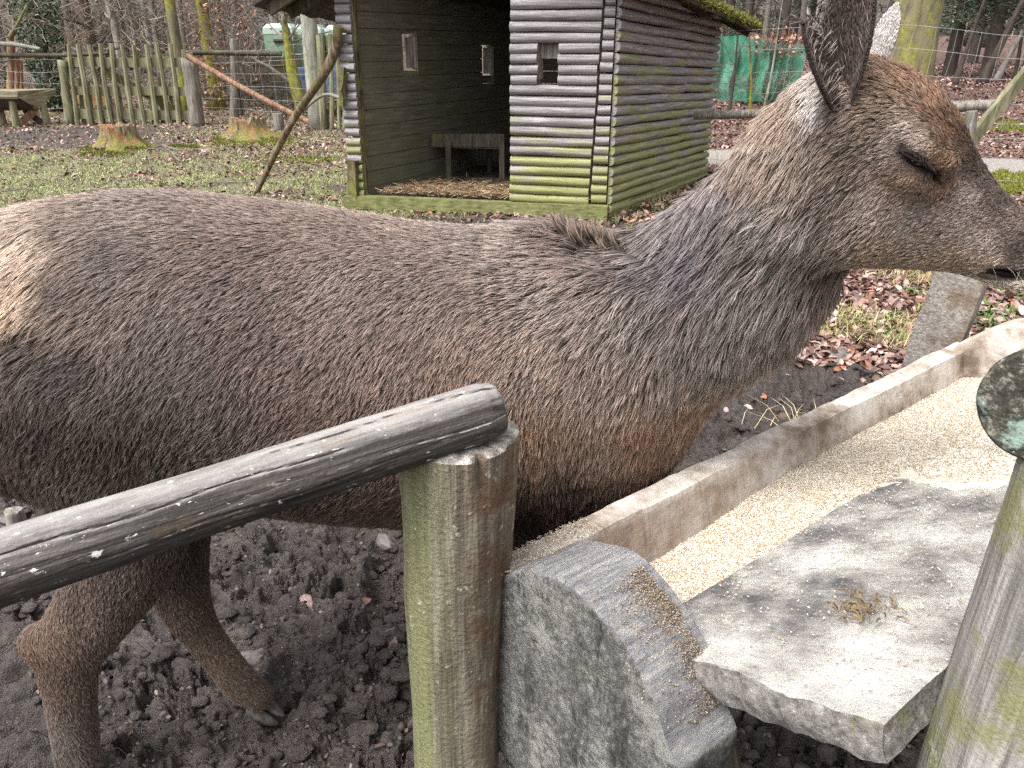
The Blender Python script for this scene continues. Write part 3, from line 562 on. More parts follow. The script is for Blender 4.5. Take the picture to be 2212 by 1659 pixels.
def height(x, y, fine=True):
    bank = ss(12.6, 17.5, y + .1 * x) * .75 * ss(.6, 2.6, x) + ss(18, 45, y) * 1.2
    h = bank + .05 * (fbm(x * .5, y * .5, 0, 3, 5) - .5) * ss(1.5, 4, y)
    mud, lv, gr, pa = masks(x, y)
    h = h + (fbm(x * 3, y * 3, 0, 3, 6) - .5) * .05 * (.3 + .7 * mud)
    if fine:
        wx = x + .05 * fbm(x * 9, y * 9, 0, 2, 77); wy = y + .05 * fbm(x * 9, y * 9, 3, 2, 78)
        wx = wx + .035 * fbm(x * 24, y * 24, 5, 2, 79); wy = wy + .035 * fbm(x * 24, y * 24, 9, 2, 80)
        rid = 1 - np.abs(2 * fbm(wx * 11, wy * 11, 0, 4, 8, .55) - 1)
        clod = fbm(wx * 26, wy * 26, 0, 4, 12, .6); flat_k = ss(.3, .62, fbm(x * 3.1, y * 3.1, 0, 3, 95))
        holes = ss(.30, .14, vn(x * 5.2, y * 5.2, 0, 90)) * .045 + ss(.24, .12, vn(wx * 13, wy * 13, 0, 91)) * .018
        near = np.maximum(ss(7, 3, y), .5 * ss(9, 11, y))
        big = fbm(x * 4.2, y * 4.2, 0, 2, 97) - .5
        h = h + mud * near * (.05 * big + (.35 + .65 * flat_k) * (.034 * (rid - .7) + .052 * ss(.36, .62, clod) - .026 + .014 * (1 - np.abs(2 * fbm(wx * 24, wy * 24, 4, 3, 18) - 1)) + .008 * ss(.4, .6, vn(wx * 46, wy * 46, 0, 15)) + .004 * vn(wx * 95, wy * 95, 0, 16)) - holes) + (1 - mud) * (1 - pa) * .03 * (fbm(x * 12, y * 12, 0, 2, 19) - .5)
    return h
rad = np.concatenate([np.linspace(.55, 3.6, 640, endpoint=False), 3.6 * (200 / 3.6) ** np.linspace(0, 1, 330)])
th = np.concatenate([np.linspace(-80, -40, 60, endpoint=False), np.linspace(-40, 40, 820, endpoint=False), np.linspace(40, 80, 61)]) * np.pi / 180
RR, TT = np.meshgrid(rad, th, indexing='ij'); GXx = RR * np.sin(TT); GYy = RR * np.cos(TT)
GZ = height(GXx, GYy)
md, lv, gr, pa = masks(GXx, GYy)
GV = np.stack([GXx, GYy, GZ], -1).reshape(-1, 3); nT = len(th)
ii, jj = np.meshgrid(np.arange(len(rad) - 1), np.arange(nT - 1), indexing='ij'); q0 = (ii * nT + jj).ravel()
GF = np.stack([q0, q0 + nT, q0 + nT + 1, q0 + 1], 1)
gm = NT('mud_grass_and_leaf_litter_ground')
at2 = gm.n('Attribute', _attribute_name='zones'); sp = gm.n('SeparateColor'); gm.t.links.new(at2.outputs['Color'], sp.inputs[0])
n_b = gm.noise(9, None, 8, .65); n_f = gm.noise(70, None, 5, .7)
mudc = gm.ramp(n_b, [(.3, lin(52, 45, 42)), (.52, lin(82, 73, 69)), (.75, lin(114, 104, 98))])
mudc = gm.mix(gm.mr(n_f, .4, .65, 0, .75), mudc, lin(46, 40, 37))
lvc = gm.ramp(gm.noise(26, None, 4, .7), [(.3, lin(58, 42, 38)), (.5, lin(106, 80, 72)), (.7, lin(146, 120, 112))])
soil = gm.ramp(n_f, [(.3, lin(54, 45, 38)), (.7, lin(104, 92, 76))])
grc = gm.ramp(gm.noise(22, None, 6, .7), [(.35, lin(86, 78, 60)), (.52, lin(124, 122, 88)), (.7, lin(156, 160, 112))])
pac = gm.ramp(gm.noise(60, None, 6, .8), [(.3, lin(128, 118, 112)), (.7, lin(176, 168, 162))])
c = gm.mix(sp.outputs[2], soil, grc); c = gm.mix(sp.outputs[1], c, lvc); c = gm.mix(sp.outputs[0], c, mudc)
at3 = gm.n('Attribute', _attribute_name='track'); c = gm.mix(at3.outputs['Fac'], c, pac)
MAT_GROUND = gm.done(c, gm.mr(gm.math('MULTIPLY', n_b, sp.outputs[0]), .32, .5, .8, .26), gm.math('ADD', n_f, gm.noise(240, None, 3)), .014, .8, .6)
ground = fastmesh('ground', GV, GF, MAT_GROUND, None, True, attrs=[('zones', 'POINT', np.stack([md, lv, gr], -1).reshape(-1, 3)), ('track', 'POINT', np.repeat(pa.reshape(-1, 1), 3, 1))])
tag(ground, None, kind='structure')
_hx = np.arange(-24, 24.01, .12); _hy = np.arange(.4, 40.01, .12); _HT = height(*np.meshgrid(_hx, _hy, indexing='ij'), False)
def gh(x, y):
    if not (-23.9 < x < 23.8 and .4 < y < 39.8): return float(height(np.array([x]), np.array([y]), False)[0])
    fx, fy = (x + 24) / .12, (y - .4) / .12; i, j = int(fx), int(fy); fx -= i; fy -= j
    return float(_HT[i, j] * (1 - fx) * (1 - fy) + _HT[i + 1, j] * fx * (1 - fy) + _HT[i, j + 1] * (1 - fx) * fy + _HT[i + 1, j + 1] * fx * fy)
def onG(px, py):                                           # where the line of sight meets the terrain
    d = ray(px, py); t = 1.0
    for i in range(4000):
        P = Vector((d.x * t, d.y * t, EYE + d.z * t))
        if P.z < gh(P.x, P.y): return Vector((P.x, P.y, gh(P.x, P.y)))
        t *= 1.006
    return P
# ---- scatter: fallen leaves, grass, straw (uncountable)
def scatter_pts(N, ymin, ymax, seed, dens, xs=1.0):
    g = np.random.default_rng(seed); out = []
    n = 0
    while n < N:
        r = ymin * (ymax / ymin) ** (g.random(N) ** 1.0); a = (g.random(N) * 2 - 1) * R(40) * xs
        x, y = r * np.sin(a), r * np.cos(a); k = dens(x, y) > g.random(N); out.append(np.stack([x[k], y[k]], 1)); n += int(k.sum())
        if len(out) > 40: break
    return np.concatenate(out)[:N]
def leaf_scatter(name, N, ymin, ymax, seed, dens, size, cols, label):
    g = np.random.default_rng(seed); P = scatter_pts(N, ymin, ymax, seed, dens); N = len(P)
    z = height(P[:, 0], P[:, 1], True)
    base = np.array([[-.5, 0, 0], [-.2, .26, .06], [.18, .27, .08], [.52, 0, .02], [.18, -.27, .08], [-.2, -.26, .06], [0, 0, -.03]])
    a = g.random(N) * 6.283; tl = g.normal(0, .42, (N, 2)); s = size * g.uniform(.6, 1.35, N) * (1 + .35 * ss(5, 25, P[:, 1]))
    curl = g.uniform(-1.5, 3.0, N)
    b = np.tile(base, (N, 1, 1)); b[:, :, 2] *= curl[:, None]; b[:, :, 2] += b[:, :, 0] * tl[:, :1] + b[:, :, 1] * tl[:, 1:]
    x = b[:, :, 0] * np.cos(a)[:, None] - b[:, :, 1] * np.sin(a)[:, None]; y = b[:, :, 0] * np.sin(a)[:, None] + b[:, :, 1] * np.cos(a)[:, None]
    Vv = np.stack([x, y, b[:, :, 2]], -1) * s[:, None, None]; Vv[:, :, 0] += P[:, :1]; Vv[:, :, 1] += P[:, 1:]; Vv[:, :, 2] += (z + .006 + .3 * s * g.random(N))[:, None]
    f = np.array([[0, 1, 6], [1, 2, 6], [2, 3, 6], [3, 4, 6], [4, 5, 6], [5, 0, 6]]); Ff = (f[None] + 7 * np.arange(N)[:, None, None]).reshape(-1, 3)
    C = np.array([lin_v(np.array(q) / 255) for q in cols]); cc = C[g.integers(0, len(C), N)] * g.uniform(.55, 1.35, (N, 1))
    o = fastmesh(name, Vv.reshape(-1, 3), Ff, MAT_LEAF, attrs=[('col', 'POINT', np.repeat(cc, 7, 0))])
    return tag(o, label, 'leaves', kind='stuff')
lf = NT('dry_leaf'); al = lf.n('Attribute', _attribute_name='col'); MAT_LEAF = lf.done(lf.mix(.25, al.outputs['Color'], lf.noise(120, None, 3), 'MULTIPLY'), .5, spec=.35)
lf.t.links.new
BEECH = [(132, 100, 92), (154, 122, 114), (176, 146, 136), (108, 78, 72), (196, 172, 162), (146, 102, 82), (120, 96, 94), (162, 134, 124), (92, 68, 62)]
leaf_scatter('fallen_leaves', 80000, 3.0, 30, 50, lambda x, y: masks(x, y)[1] ** 1.3 * np.where(x < 0, .9, 1), .054, BEECH, 'russet beech leaves lying thick over the ground and up the bank')
leaf_scatter('mud_leaves', 60, 1.2, 4.5, 51, lambda x, y: masks(x, y)[0], .04, [(84, 66, 60), (104, 78, 70), (70, 56, 52), (120, 88, 80)], 'few wet leaves trodden into the dark mud')
def blades(name, N, ymin, ymax, seed, dens, L, w, cols, label, cat='grass', flat=.5):
    g = np.random.default_rng(seed); P = scatter_pts(N, ymin, ymax, seed, dens); N = len(P); z = height(P[:, 0], P[:, 1], True)
    a = g.random(N) * 6.283; l = L * g.uniform(.5, 1.4, N) * (1 + .3 * ss(6, 20, P[:, 1])); ww = w * (1 + 1.2 * ss(5, 20, P[:, 1])); h = l * g.uniform(1 - flat, 1, N); o_ = np.sqrt(np.maximum(l * l - h * h, 0)) + .2 * l
    d = np.stack([np.cos(a), np.sin(a)], 1); s = np.stack([-np.sin(a), np.cos(a)], 1) * ww[:, None]
    def pt(k, hh, sd): q = np.empty((N, 3)); q[:, :2] = P + d * (o_ * k)[:, None] + s * sd; q[:, 2] = z + h * hh - .004; return q
    Vv = np.stack([pt(0, 0, -1), pt(0, 0, 1), pt(.4, .65, .8), pt(.4, .65, -.8), pt(1, 1 * (1 - flat * .3), 0)], 1)
    Ff = (np.array([[0, 1, 2], [0, 2, 3], [3, 2, 4]])[None] + 5 * np.arange(N)[:, None, None]).reshape(-1, 3)
    C = np.array([lin_v(np.array(q) / 255) for q in cols]); cc = C[g.integers(0, len(C), N)] * g.uniform(.6, 1.3, (N, 1))
    o = fastmesh(name, Vv.reshape(-1, 3), Ff, MAT_LEAF, attrs=[('col', 'POINT', np.repeat(cc, 5, 0))]); return tag(o, label, cat, kind='stuff')
blades('grass', 95000, 4.2, 26, 60, lambda x, y: masks(x, y)[2] * (.25 + .75 * ss(.42, .6, fbm(x * 3, y * 3, 0, 3, 68))), .034, .0028, [(146, 164, 92), (176, 188, 116), (116, 136, 68), (188, 186, 136), (150, 146, 108)], 'short pale green grass on the paddock behind the deer')
tuft = lambda x, y: np.clip(ss(.50, .62, fbm(x * 2.2, y * 2.2, 0, 3, 66)) * ss(.9, 1.5, x) * (1 - masks(x, y)[0] * .7) * (1 - masks(x, y)[3]), 0, 1)
leaf_scatter('leaf_bits', 34000, 4.5, 20, 57, lambda x, y: np.clip(masks(x, y)[1] * .6 + masks(x, y)[2] * .5 + .25 * (y > 9), 0, 1) * (1 - masks(x, y)[3]), .030, [(84, 64, 56), (112, 84, 72), (70, 56, 50), (142, 110, 96), (98, 80, 70)], 'small brown leaf bits between the grass and over the bank')
blades('dry_grass', 9000, 3.0, 8.5, 61, tuft, .13, .0017, [(206, 190, 142), (184, 166, 112), (166, 160, 92), (138, 150, 74), (216, 206, 170)], 'straw-coloured grass tufts under the deer head', flat=.75)
blades('undergrowth', 9000, 4.5, 9, 62, lambda x, y: ss(.6, 1.2, x) * ss(.5, .6, fbm(x * 3, y * 3, 0, 3, 67)), .06, .006, [(70, 104, 44), (92, 124, 50), (110, 130, 60)], 'low green weeds beside the shed wall', flat=.6)
# ---- stones and clods in the mud
def rock(name, px, py, r, mat, label, cat='stone', sq=(1, .8, .5), seed=1, sink=.42):
    p = atZ(px, py, .0); p.z = gh(p.x, p.y); n = 18; Vv = []; Ff = []
    for i in range(n + 1):
        for j in range(2 * n):
            a, b = math.pi * i / n, math.pi * j / n; q = np.array([math.sin(a) * math.cos(b), math.sin(a) * math.sin(b), math.cos(a)])
            k = .6 + .85 * float(fbm(q[0] * 1.6 + seed, q[1] * 1.6, q[2] * 1.6, 3, seed)); Vv.append(q * k * r * np.array(sq))
    for i in range(n):
        for j in range(2 * n): Ff.append((i * 2 * n + j, (i + 1) * 2 * n + j, (i + 1) * 2 * n + (j + 1) % (2 * n), i * 2 * n + (j + 1) % (2 * n)))
    o = fastmesh(name, np.array(Vv), np.array(Ff), mat, None, True); o.location = (p.x, p.y, p.z + r * sq[2] * (1 - 2 * sink)); o.rotation_euler.z = seed
    return tag(o, label, cat)
stn = NT('pinkish_stone'); MAT_STONE = stn.done(stn.mix(stn.mr(stn.noise(30, None, 6), .45, .6), stn.ramp(stn.noise(14, None, 6), [(.35, lin(150, 122, 116)), (.65, lin(196, 172, 166))]), lin(84, 74, 70)), .7, stn.noise(60), .004, .6)
stg = NT('muddy_grey_stone'); MAT_STONEG = stg.done(stg.mix(stg.mr(stg.noise(24, None, 6), .45, .58), stg.ramp(stg.noise(14, None, 6), [(.35, lin(96, 90, 88)), (.65, lin(136, 130, 126))]), lin(80, 70, 67)), .6, stg.noise(60), .004, .6)
rock('stone', 662, 1306, .040, MAT_STONE, 'pinkish white stone sunk in mud left of the mossy post', seed=1, sq=(.7, 1, .7))
rock('stone', 700, 1335, .030, MAT_STONE, 'small rusty pink stone beside a hoof hole', seed=8, sq=(1.2, .7, .5))
rock('stone', 832, 1172, .040, MAT_STONEG, 'flat pale grey stone in the mud below the belly', seed=2, sq=(1.2, .7, .4))
rock('stone', 636, 1272, .026, MAT_STONEG, 'little grey stone just behind the pinkish stone', seed=3)
rock('stone', 850, 1362, .036, MAT_STONEG, 'mud-smeared stone next to the mossy post', seed=4, sq=(1.2, .6, .35))
rock('stone', 548, 1425, .038, MAT_STONEG, 'round muddy stone behind the forward hind hoof', seed=5, sq=(.8, 1, .5))
rock('stone', 88, 1412, .03, MAT_STONEG, 'grey pebble in the mud left of the hock', seed=6)
rock('stone', 1815, 765, .07, MAT_STONEG, 'pale stone at the edge of the mud under the throat', seed=7, sq=(1.2, .7, .5))
rock('stone', 20, 1120, .06, MAT_STONEG, 'muddy pale stone by the broken stake', seed=9, sq=(1.2, .8, .4))
rock('stone', 2120, 1012, .05, MAT_STONEG, 'grey stone under the trough', seed=10) if 0 else None
# small bits on the mud: crumbs and straw (stuff)
leaf_scatter('mud_crumbs', 9000, 1.0, 4.5, 52, lambda x, y: masks(x, y)[0], .011, [(60, 50, 46), (84, 74, 70), (44, 38, 36), (110, 96, 84)], 'crumbs of mud and bark over the trodden mud')
def clods(N, ymin, ymax, seed):
    g = np.random.default_rng(seed); P = scatter_pts(N, ymin, ymax, seed, lambda x, y: masks(x, y)[0] * ss(.38, .6, fbm(x * 5, y * 5, 0, 3, 98))); N = len(P); z = height(P[:, 0], P[:, 1], True); n1, n2 = 5, 8
    base = [(0, 0, 1)] + [(math.sin(math.pi * i / n1) * math.cos(2 * math.pi * j / n2), math.sin(math.pi * i / n1) * math.sin(2 * math.pi * j / n2), math.cos(math.pi * i / n1)) for i in range(1, n1) for j in range(n2)] + [(0, 0, -1)]
    base = np.array(base); m = len(base); F = []
    for j in range(n2): F.append((0, 1 + j, 1 + (j + 1) % n2)); F.append((m - 1, m - 1 - n2 + (j + 1) % n2, m - 1 - n2 + j))
    for i in range(n1 - 2):
        for j in range(n2): a, b, c, d = 1 + i * n2 + j, 1 + i * n2 + (j + 1) % n2, 1 + (i + 1) * n2 + (j + 1) % n2, 1 + (i + 1) * n2 + j; F += [(a, d, c), (a, c, b)]
    s = (.004 + .020 * g.random(N) ** 3.2)[:, None, None]; o = g.uniform(0, 50, (N, 1)); Q = np.tile(base, (N, 1, 1)); k = .45 + 1.1 * fbm(Q[..., 0] * 1.7 + o, Q[..., 1] * 1.7 + o, Q[..., 2] * 1.7, 3, 5); Q = Q * k[..., None] * s; Q[..., 2] *= .6; Q[..., 0] *= g.uniform(.7, 1.5, (N, 1))
    Q[..., 0] += P[:, :1]; Q[..., 1] += P[:, 1:]; Q[..., 2] += (z + s[:, 0, 0] * .18)[:, None]; V_ = Q.reshape(-1, 3); one = np.zeros_like(V_); one[:, 0] = 1
    o_ = fastmesh('mud_clods', V_, (np.array(F)[None] + m * np.arange(N)[:, None, None]).reshape(-1, 3), MAT_GROUND, None, False, attrs=[('zones', 'POINT', one), ('track', 'POINT', one * 0)]); return tag(o_, 'loose clods of trodden mud around the hooves', 'mud', kind='stuff')
clods(9000, 1.0, 4.6, 33)
def sticks(name, N, ymin, ymax, seed, L, r, col, label, dens=lambda x, y: np.ones_like(x)):
    g = np.random.default_rng(seed); P = scatter_pts(N, ymin, ymax, seed, dens); m = MB()
    zz = height(P[:, 0], P[:, 1], True)
    for (x, y), z in zip(P, zz):
        a = g.random() * 6.28; l = L * g.uniform(.4, 1.3); k = g.normal(0, .15 * l, 2); d = np.array([math.cos(a), math.sin(a)]) * l / 2
        m.tube([(x - d[0], y - d[1], z + .008), (x + k[0], y + k[1], z + .012 + g.random() * .02), (x + d[0], y + d[1], z + .01 + g.random() * .03)], [r, r * .8, r * .4], 4)
    return tag(m.build(name, col), label, 'twigs', kind='stuff')
sticks('mud_twigs', 130, 1.1, 4.0, 70, .07, .0011, G['dark_wood'], 'thin twigs and straw stuck in the mud')
sticks('ground_twigs', 260, 5, 20, 71, .4, .006, G['grey_wood'], 'fallen grey twigs over the paddock')
# ---------------------------------------------------------------- foreground rails, posts, trough
def log(name, a, b, ra, rb, mat, parent=None, n=40, K=60, bend=0, seed=1, rough=.06, cap_in=.0, ends=(0, 0), shape=None, smooth=True):
    """round timber with its axis along its own Z, from a to b"""
    a = Vector(a); b = Vector(b); L = (b - a).length; m = MB()
    z = np.linspace(0, L, K); th_ = np.arange(n) * 2 * np.pi / n
    rr = (ra + (rb - ra) * z / L)[:, None] * np.ones((1, n)); q = max(ra, rb)
    rr = rr * (1 + rough * 2 * (fbm(np.cos(th_)[None] * 1.3 + seed, np.sin(th_)[None] * 1.3, z[:, None] / q * .3, 4, seed) - .5))
    if shape is not None: rr = shape(rr, z[:, None] / L, th_[None])
    ctr = np.stack([bend * np.sin(z / L * 3.1 + seed) , bend * .6 * np.sin(z / L * 4.7 + 2 * seed), z], 1); ctr[:, :2] -= ctr[0, :2]
    V_ = ctr[:, None] + np.stack([rr * np.cos(th_), rr * np.sin(th_), 0 * rr], -1)
    V_ = V_.reshape(-1, 3); F_ = [(i * n + k, i * n + (k + 1) % n, (i + 1) * n + (k + 1) % n, (i + 1) * n + k) for i in range(K - 1) for k in range(n)]
    base = len(V_); rings = []
    Vx = [V_]
    for e, (i0, zz, sg) in enumerate(((0, 0, -1), ((K - 1) * n, L, 1))):
        prev = list(range(i0, i0 + n)); cc = V_[i0:i0 + n].mean(0)
        for fr in (.93, .6, .25):
            ring = cc + (V_[i0:i0 + n] - cc) * fr; ring[:, 2] += sg * (.004 if fr < .95 else 0) + (fbm(ring[:, 0] * 60, ring[:, 1] * 60, e, 3, seed) - .5) * q * .08; Vx.append(ring); cur = list(range(base, base + n)); base += n
            for k in range(n):
                f = (prev[k], prev[(k + 1) % n], cur[(k + 1) % n], cur[k]); F_.append(f if sg > 0 else f[::-1])
            prev = cur
        F_.append(tuple(prev) if sg > 0 else tuple(prev[::-1]))
    m.add(np.concatenate(Vx), F_)
    rot = (b - a).to_track_quat('Z', 'Y').to_matrix().to_4x4(); M = Matrix.Translation(a) @ rot
    me = m.build(name, mat, None, smooth, 40)
    me.matrix_basis = M
    if parent is not None: me.parent = parent; me.matrix_parent_inverse = world_of(parent).inverted()
    return me
def crackr(rr, t, th_):
    for (w_, dep_, wd, t0, t1) in CRACKS:
        a_ = ((th_ - w_ + .06 * np.sin(t * 21 + w_)) + np.pi) % (2 * np.pi) - np.pi; rr = rr * (1 - dep_ * np.exp(-(a_ / wd) ** 2) * ss(t0 - .02, t0 + .02, t) * ss(t1 + .02, t1 - .02, t))
    return rr * (1 + .018 * np.sin(t * 9)) * (1 - .10 * ss(.03, 0., t))
CRACKS = [(k * .6 + .2, .055, .028, *q) for k, q in zip(range(11), ((0, .25), (.3, .9), (0, .5), (.1, .22), (.02, .6), (.4, 1), (0, .3), (.05, .45), (.5, .9), (0, .2), (.2, .7)))]
RA = atD(1052, 888, 1.045 + .0); RB = atD(-260, 1312, .80)
rail = log('rail', RA + (RA - RB).normalized() * .012, RB, .0405, .0425, G['rail_wood'], n=140, K=200, seed=3, rough=.05, shape=crackr)
tag(rail, 'dark worn round rail flecked with pale feed and painted lighter on top, lying across in front of the deer', 'rail')
PT = atD(1000, 985, 1.055); RU = (RB - RA).normalized(); k_ = (PT - RA).dot(RU); ctr_ = RA + RU * k_; PT = Vector((ctr_.x - .016, ctr_.y, ctr_.z - .036)); PB = Vector((PT.x - .012, PT.y + .012, -.15))
pw = NT('algae_streaked_post_wood')
gz_ = pw.noise(1, pw.coord((70, 70, 3)), 6, .7, .5); sep = pw.n('SeparateXYZ'); pw.t.links.new(pw.tc.outputs['Object'], sep.inputs[0])
cc_ = pw.ramp(gz_, [(.3, lin(70, 62, 54)), (.5, lin(116, 108, 94)), (.7, lin(160, 152, 136))])
alg = pw.math('MULTIPLY', pw.mr(pw.noise(1, pw.coord((26, 26, 1.6)), 6, .7), .38, .6), pw.mr(sep.outputs[0], .01, -.04))
cc_ = pw.mix(pw.math('MULTIPLY', alg, .8), cc_, lin(136, 140, 96))
br = pw.math('MULTIPLY', pw.mr(pw.noise(22, None, 7, .7), .4, .6), pw.mr(sep.outputs[0], .012, .045))
cc_ = pw.mix(br, cc_, lin(98, 74, 56)); cc_ = pw.mix(pw.mr(pw.noise(60, None, 5, .7), .62, .68, 0, .8), cc_, lin(206, 196, 180))
pge = pw.n('NewGeometry'); psp = pw.n('SeparateXYZ'); pw.t.links.new(pge.outputs['Normal'], psp.inputs[0])
cc_ = pw.mix(pw.mr(psp.outputs[2], .35, .8), cc_, pw.ramp(pw.noise(45, None, 7, .8), [(.35, lin(66, 60, 54)), (.5, lin(136, 130, 124)), (.65, lin(196, 190, 182))]))
MAT_POST = pw.done(cc_, .8, pw.math('ADD', gz_, pw.noise(120, None, 4)), .006, .8)
def post_shape(rr, t, th_):
    ang = (th_ + np.pi) % (2 * np.pi) - np.pi
    flare = 1 + .26 * np.exp(-((ang - .1) / 1.0) ** 2) * ss(.55, 1.0, t)
    cut = 1 - .03 * np.cos(ang * 4 + 1) * ss(.4, .6, t) - .05 * np.exp(-((ang + .35) / .10) ** 2) * ss(.2, .9, t)
    return rr * flare * cut * (1 - .16 * np.exp(-((ang + 1.0) / .09) ** 2) * ss(.93, 1., t))
# keep the post's local X pointing along world +X: build it upright
post = log('post', (0, 0, 0), (0, 0, PT.z - PB.z), .074, .077, MAT_POST, n=90, K=120, seed=5, rough=.12, shape=post_shape)
post.location = PB; post.rotation_euler = (R(-.6), R(.8), 0)
tag(post, 'stout upright post streaked with green algae, carrying the end of the dark rail', 'post')
# broken stake left
p = atZ(38, 1150, 0); st = log('stake', (p.x, p.y, -.05), (p.x + .01, p.y, .085), .032, .026, G['grey_wood'], seed=9, rough=.25, K=20, n=24); tag(st, 'broken grey stake stump poking out of the mud behind the rail', 'stake')
# right leaning post
lp = wood('silvery_lichened_post_wood', [(.3, lin(84, 82, 78)), (.48, lin(130, 127, 122)), (.66, lin(168, 164, 160))], (80, 80, 5),
          [(lin(112, 114, 64), 9, .52, .62, .7), (lin(160, 168, 150), 16, .64, .68, .6)], bd=.006, bs=1.)
q0, q1 = atD(2166, 1718, .80), atD(2432, 1030, .70); dv = (q1 - q0).normalized(); q0e = q0 - dv * (q0.z + .1) / dv.z; q1e = q1 + dv * .25
o = log('leaning_post', q0e, q1e, .079, .075, lp, n=72, K=110, seed=11, rough=.06, bend=.004); tag(o, 'silvery grey post with green lichen leaning in at the lower right corner', 'post')
le = NT('lichened_log_end')
lc = le.ramp(le.noise(70, None, 6, .8), [(.35, lin(30, 29, 26)), (.52, lin(70, 68, 60)), (.62, lin(140, 136, 124))])
lc = le.mix(le.mr(le.noise(15, None, 7, .65), .55, .60, 0, .8), lc, lin(146, 168, 154)); lc = le.mix(le.mr(le.noise(90, None, 5, .7), .66, .7), lc, lin(200, 198, 188))
MAT_LE = le.done(lc, .85, le.noise(100, None, 5), .004, .9)
c0 = atD(2247, 884, .70); o = log('rail', c0, c0 + Vector((.80, .62, -.02)), .0545, .052, [MAT_LE, ][0], n=60, K=60, seed=13, rough=.05)
tag(o, 'thick log rail with a black cut end spotted with mint-green lichen', 'rail')
# grey inclined stake beyond the trough
gl = NT('gritty_grey_stake'); gc = gl.ramp(gl.noise(90, None, 6, .8), [(.35, lin(112, 104, 98)), (.6, lin(170, 164, 158)), (.72, lin(206, 200, 194))])
gc = gl.mix(gl.mr(gl.noise(12, None, 5), .5, .62, 0, .7), gc, lin(112, 92, 70)); MAT_GRIT = gl.done(gc, .9, gl.noise(130, None, 4), .004, .9)
b0 = atD(1985, 850, 2.25); b1 = atD(2092, 560, 2.0); d = (b1 - b0).normalized(); b0e = b0 - d * (b0.z + .05) / d.z
m = MB(); m.beam(b0e, b1 + d * .10, .105, .12, up=(.75, -.65, 0), jit=.0015, nseg=12); o = m.build('stake', MAT_GRIT); tag(o, 'slanting squared grey stake standing behind the far end of the trough', 'stake')

# ---- trough
TO = atZ(1092, 1198, .78); TF = atZ(2060, 742, .78); TU = (TF - TO).normalized(); TV = Vector((TU.y, -TU.x, 0)); TL = (TF - TO).length
def tl(u, v, w_): return TO + TU * u + TV * v + Vector((0, 0, w_))
def onplane(px, py, u0):                            # meet of the sight line with the cross-section plane u = u0, as (v, w)
    d = ray(px, py); O = Vector((0, 0, EYE)); t = (u0 + (TO - O).dot(TU)) / d.dot(TU); P = O + d * t - TO; return P.dot(TV), P.z
TROUGH = thing('feed_trough', tl(.1, .18, -.78), 'long pale hewn-timber feed trough full of grain in front of the deer', 'trough')
tm_in = NT('dusty_trough_timber')
g1 = tm_in.noise(1, tm_in.coord((6, 6, 50)), 5, .65, .5)
tc_ = tm_in.ramp(tm_in.noise(9, None, 7, .65), [(.34, lin(112, 98, 86)), (.44, lin(158, 146, 134)), (.56, lin(196, 188, 180)), (.72, lin(220, 215, 210))])
tc_ = tm_in.mix(tm_in.mr(g1, .56, .72, 0, .5), tc_, lin(104, 84, 68)); tsp = tm_in.n('SeparateXYZ'); tm_in.t.links.new(tm_in.tc.outputs['Object'], tsp.inputs[0])
nk = tm_in.math('MULTIPLY', tm_in.mr(tm_in.math('ADD', tsp.outputs[2], tm_in.math('MULTIPLY', tm_in.noise(7, None, 6), .5)), .95, .45), tm_in.mr(tsp.outputs[1], -.006, -.02))
tc_ = tm_in.mix(tm_in.math('MULTIPLY', nk, .75), tc_, tm_in.ramp(g1, [(.3, lin(84, 66, 54)), (.5, lin(126, 102, 84)), (.7, lin(160, 138, 118))])); MAT_TIN = tm_in.done(tc_, .85, tm_in.math('ADD', g1, tm_in.noise(140, None, 4)), .003, .7)
tb = NT('flour_dusted_board')
k1 = tb.noise(7, None, 8, .62); k2 = tb.noise(1, tb.coord((55, 55, 5)), 7, .75); k3 = tb.noise(110, None, 6, .85)
bc = tb.ramp(k1, [(.37, lin(92, 90, 92)), (.45, lin(138, 135, 132)), (.54, lin(182, 178, 172)), (.66, lin(218, 214, 208))])
bc = tb.mix(tb.mr(k2, .58, .72, 0, .55), bc, lin(96, 98, 106)); bc = tb.mix(tb.mr(k3, .56, .64, 0, .8), bc, lin(214, 202, 182)); bc = tb.mix(tb.mr(k3, .44, .38, 0, .7), bc, lin(92, 84, 76))
spz = tb.n('SeparateXYZ'); geo = tb.n('NewGeometry'); tb.t.links.new(geo.outputs['Normal'], spz.inputs[0])
edge = tb.ramp(tb.noise(60, None, 7, .8), [(.35, lin(70, 68, 64)), (.55, lin(138, 134, 128)), (.7, lin(196, 192, 186))])
edge = tb.mix(tb.mr(tb.noise(14, None, 6, .7), .56, .64, 0, .85), edge, lin(118, 118, 50))
bc = tb.mix(tb.mr(spz.outputs[2], .45, .75), edge, bc); MAT_TBOARD = tb.done(bc, .9, tb.math('ADD', k3, tb.math('MULTIPLY', tb.noise(22, None, 6), 2.)), .005, .9)
eb = NT('blue_grey_weathered_end_block')
e1_ = eb.noise(80, None, 8, .9); e2_ = eb.noise(9, None, 7, .65); e3 = eb.noise(1, eb.coord((30, 30, 5)), 6, .7)
ec = eb.ramp(e1_, [(.36, lin(70, 68, 66)), (.5, lin(122, 120, 116)), (.62, lin(182, 180, 174))])
ec = eb.mix(eb.mr(eb.math('ADD', e2_, eb.math('MULTIPLY', eb.math('SUBTRACT', e1_, .5), .5)), .5, .6, 0, .8), ec, lin(186, 184, 178)); ec = eb.mix(eb.mr(eb.noise(1, eb.coord((22, 6, 22)), 8, .75), .52, .64, 0, .8), ec, lin(52, 49, 48)); ec = eb.mix(eb.mr(eb.noise(6, None, 5), .56, .7, 0, .4), ec, lin(96, 102, 70))
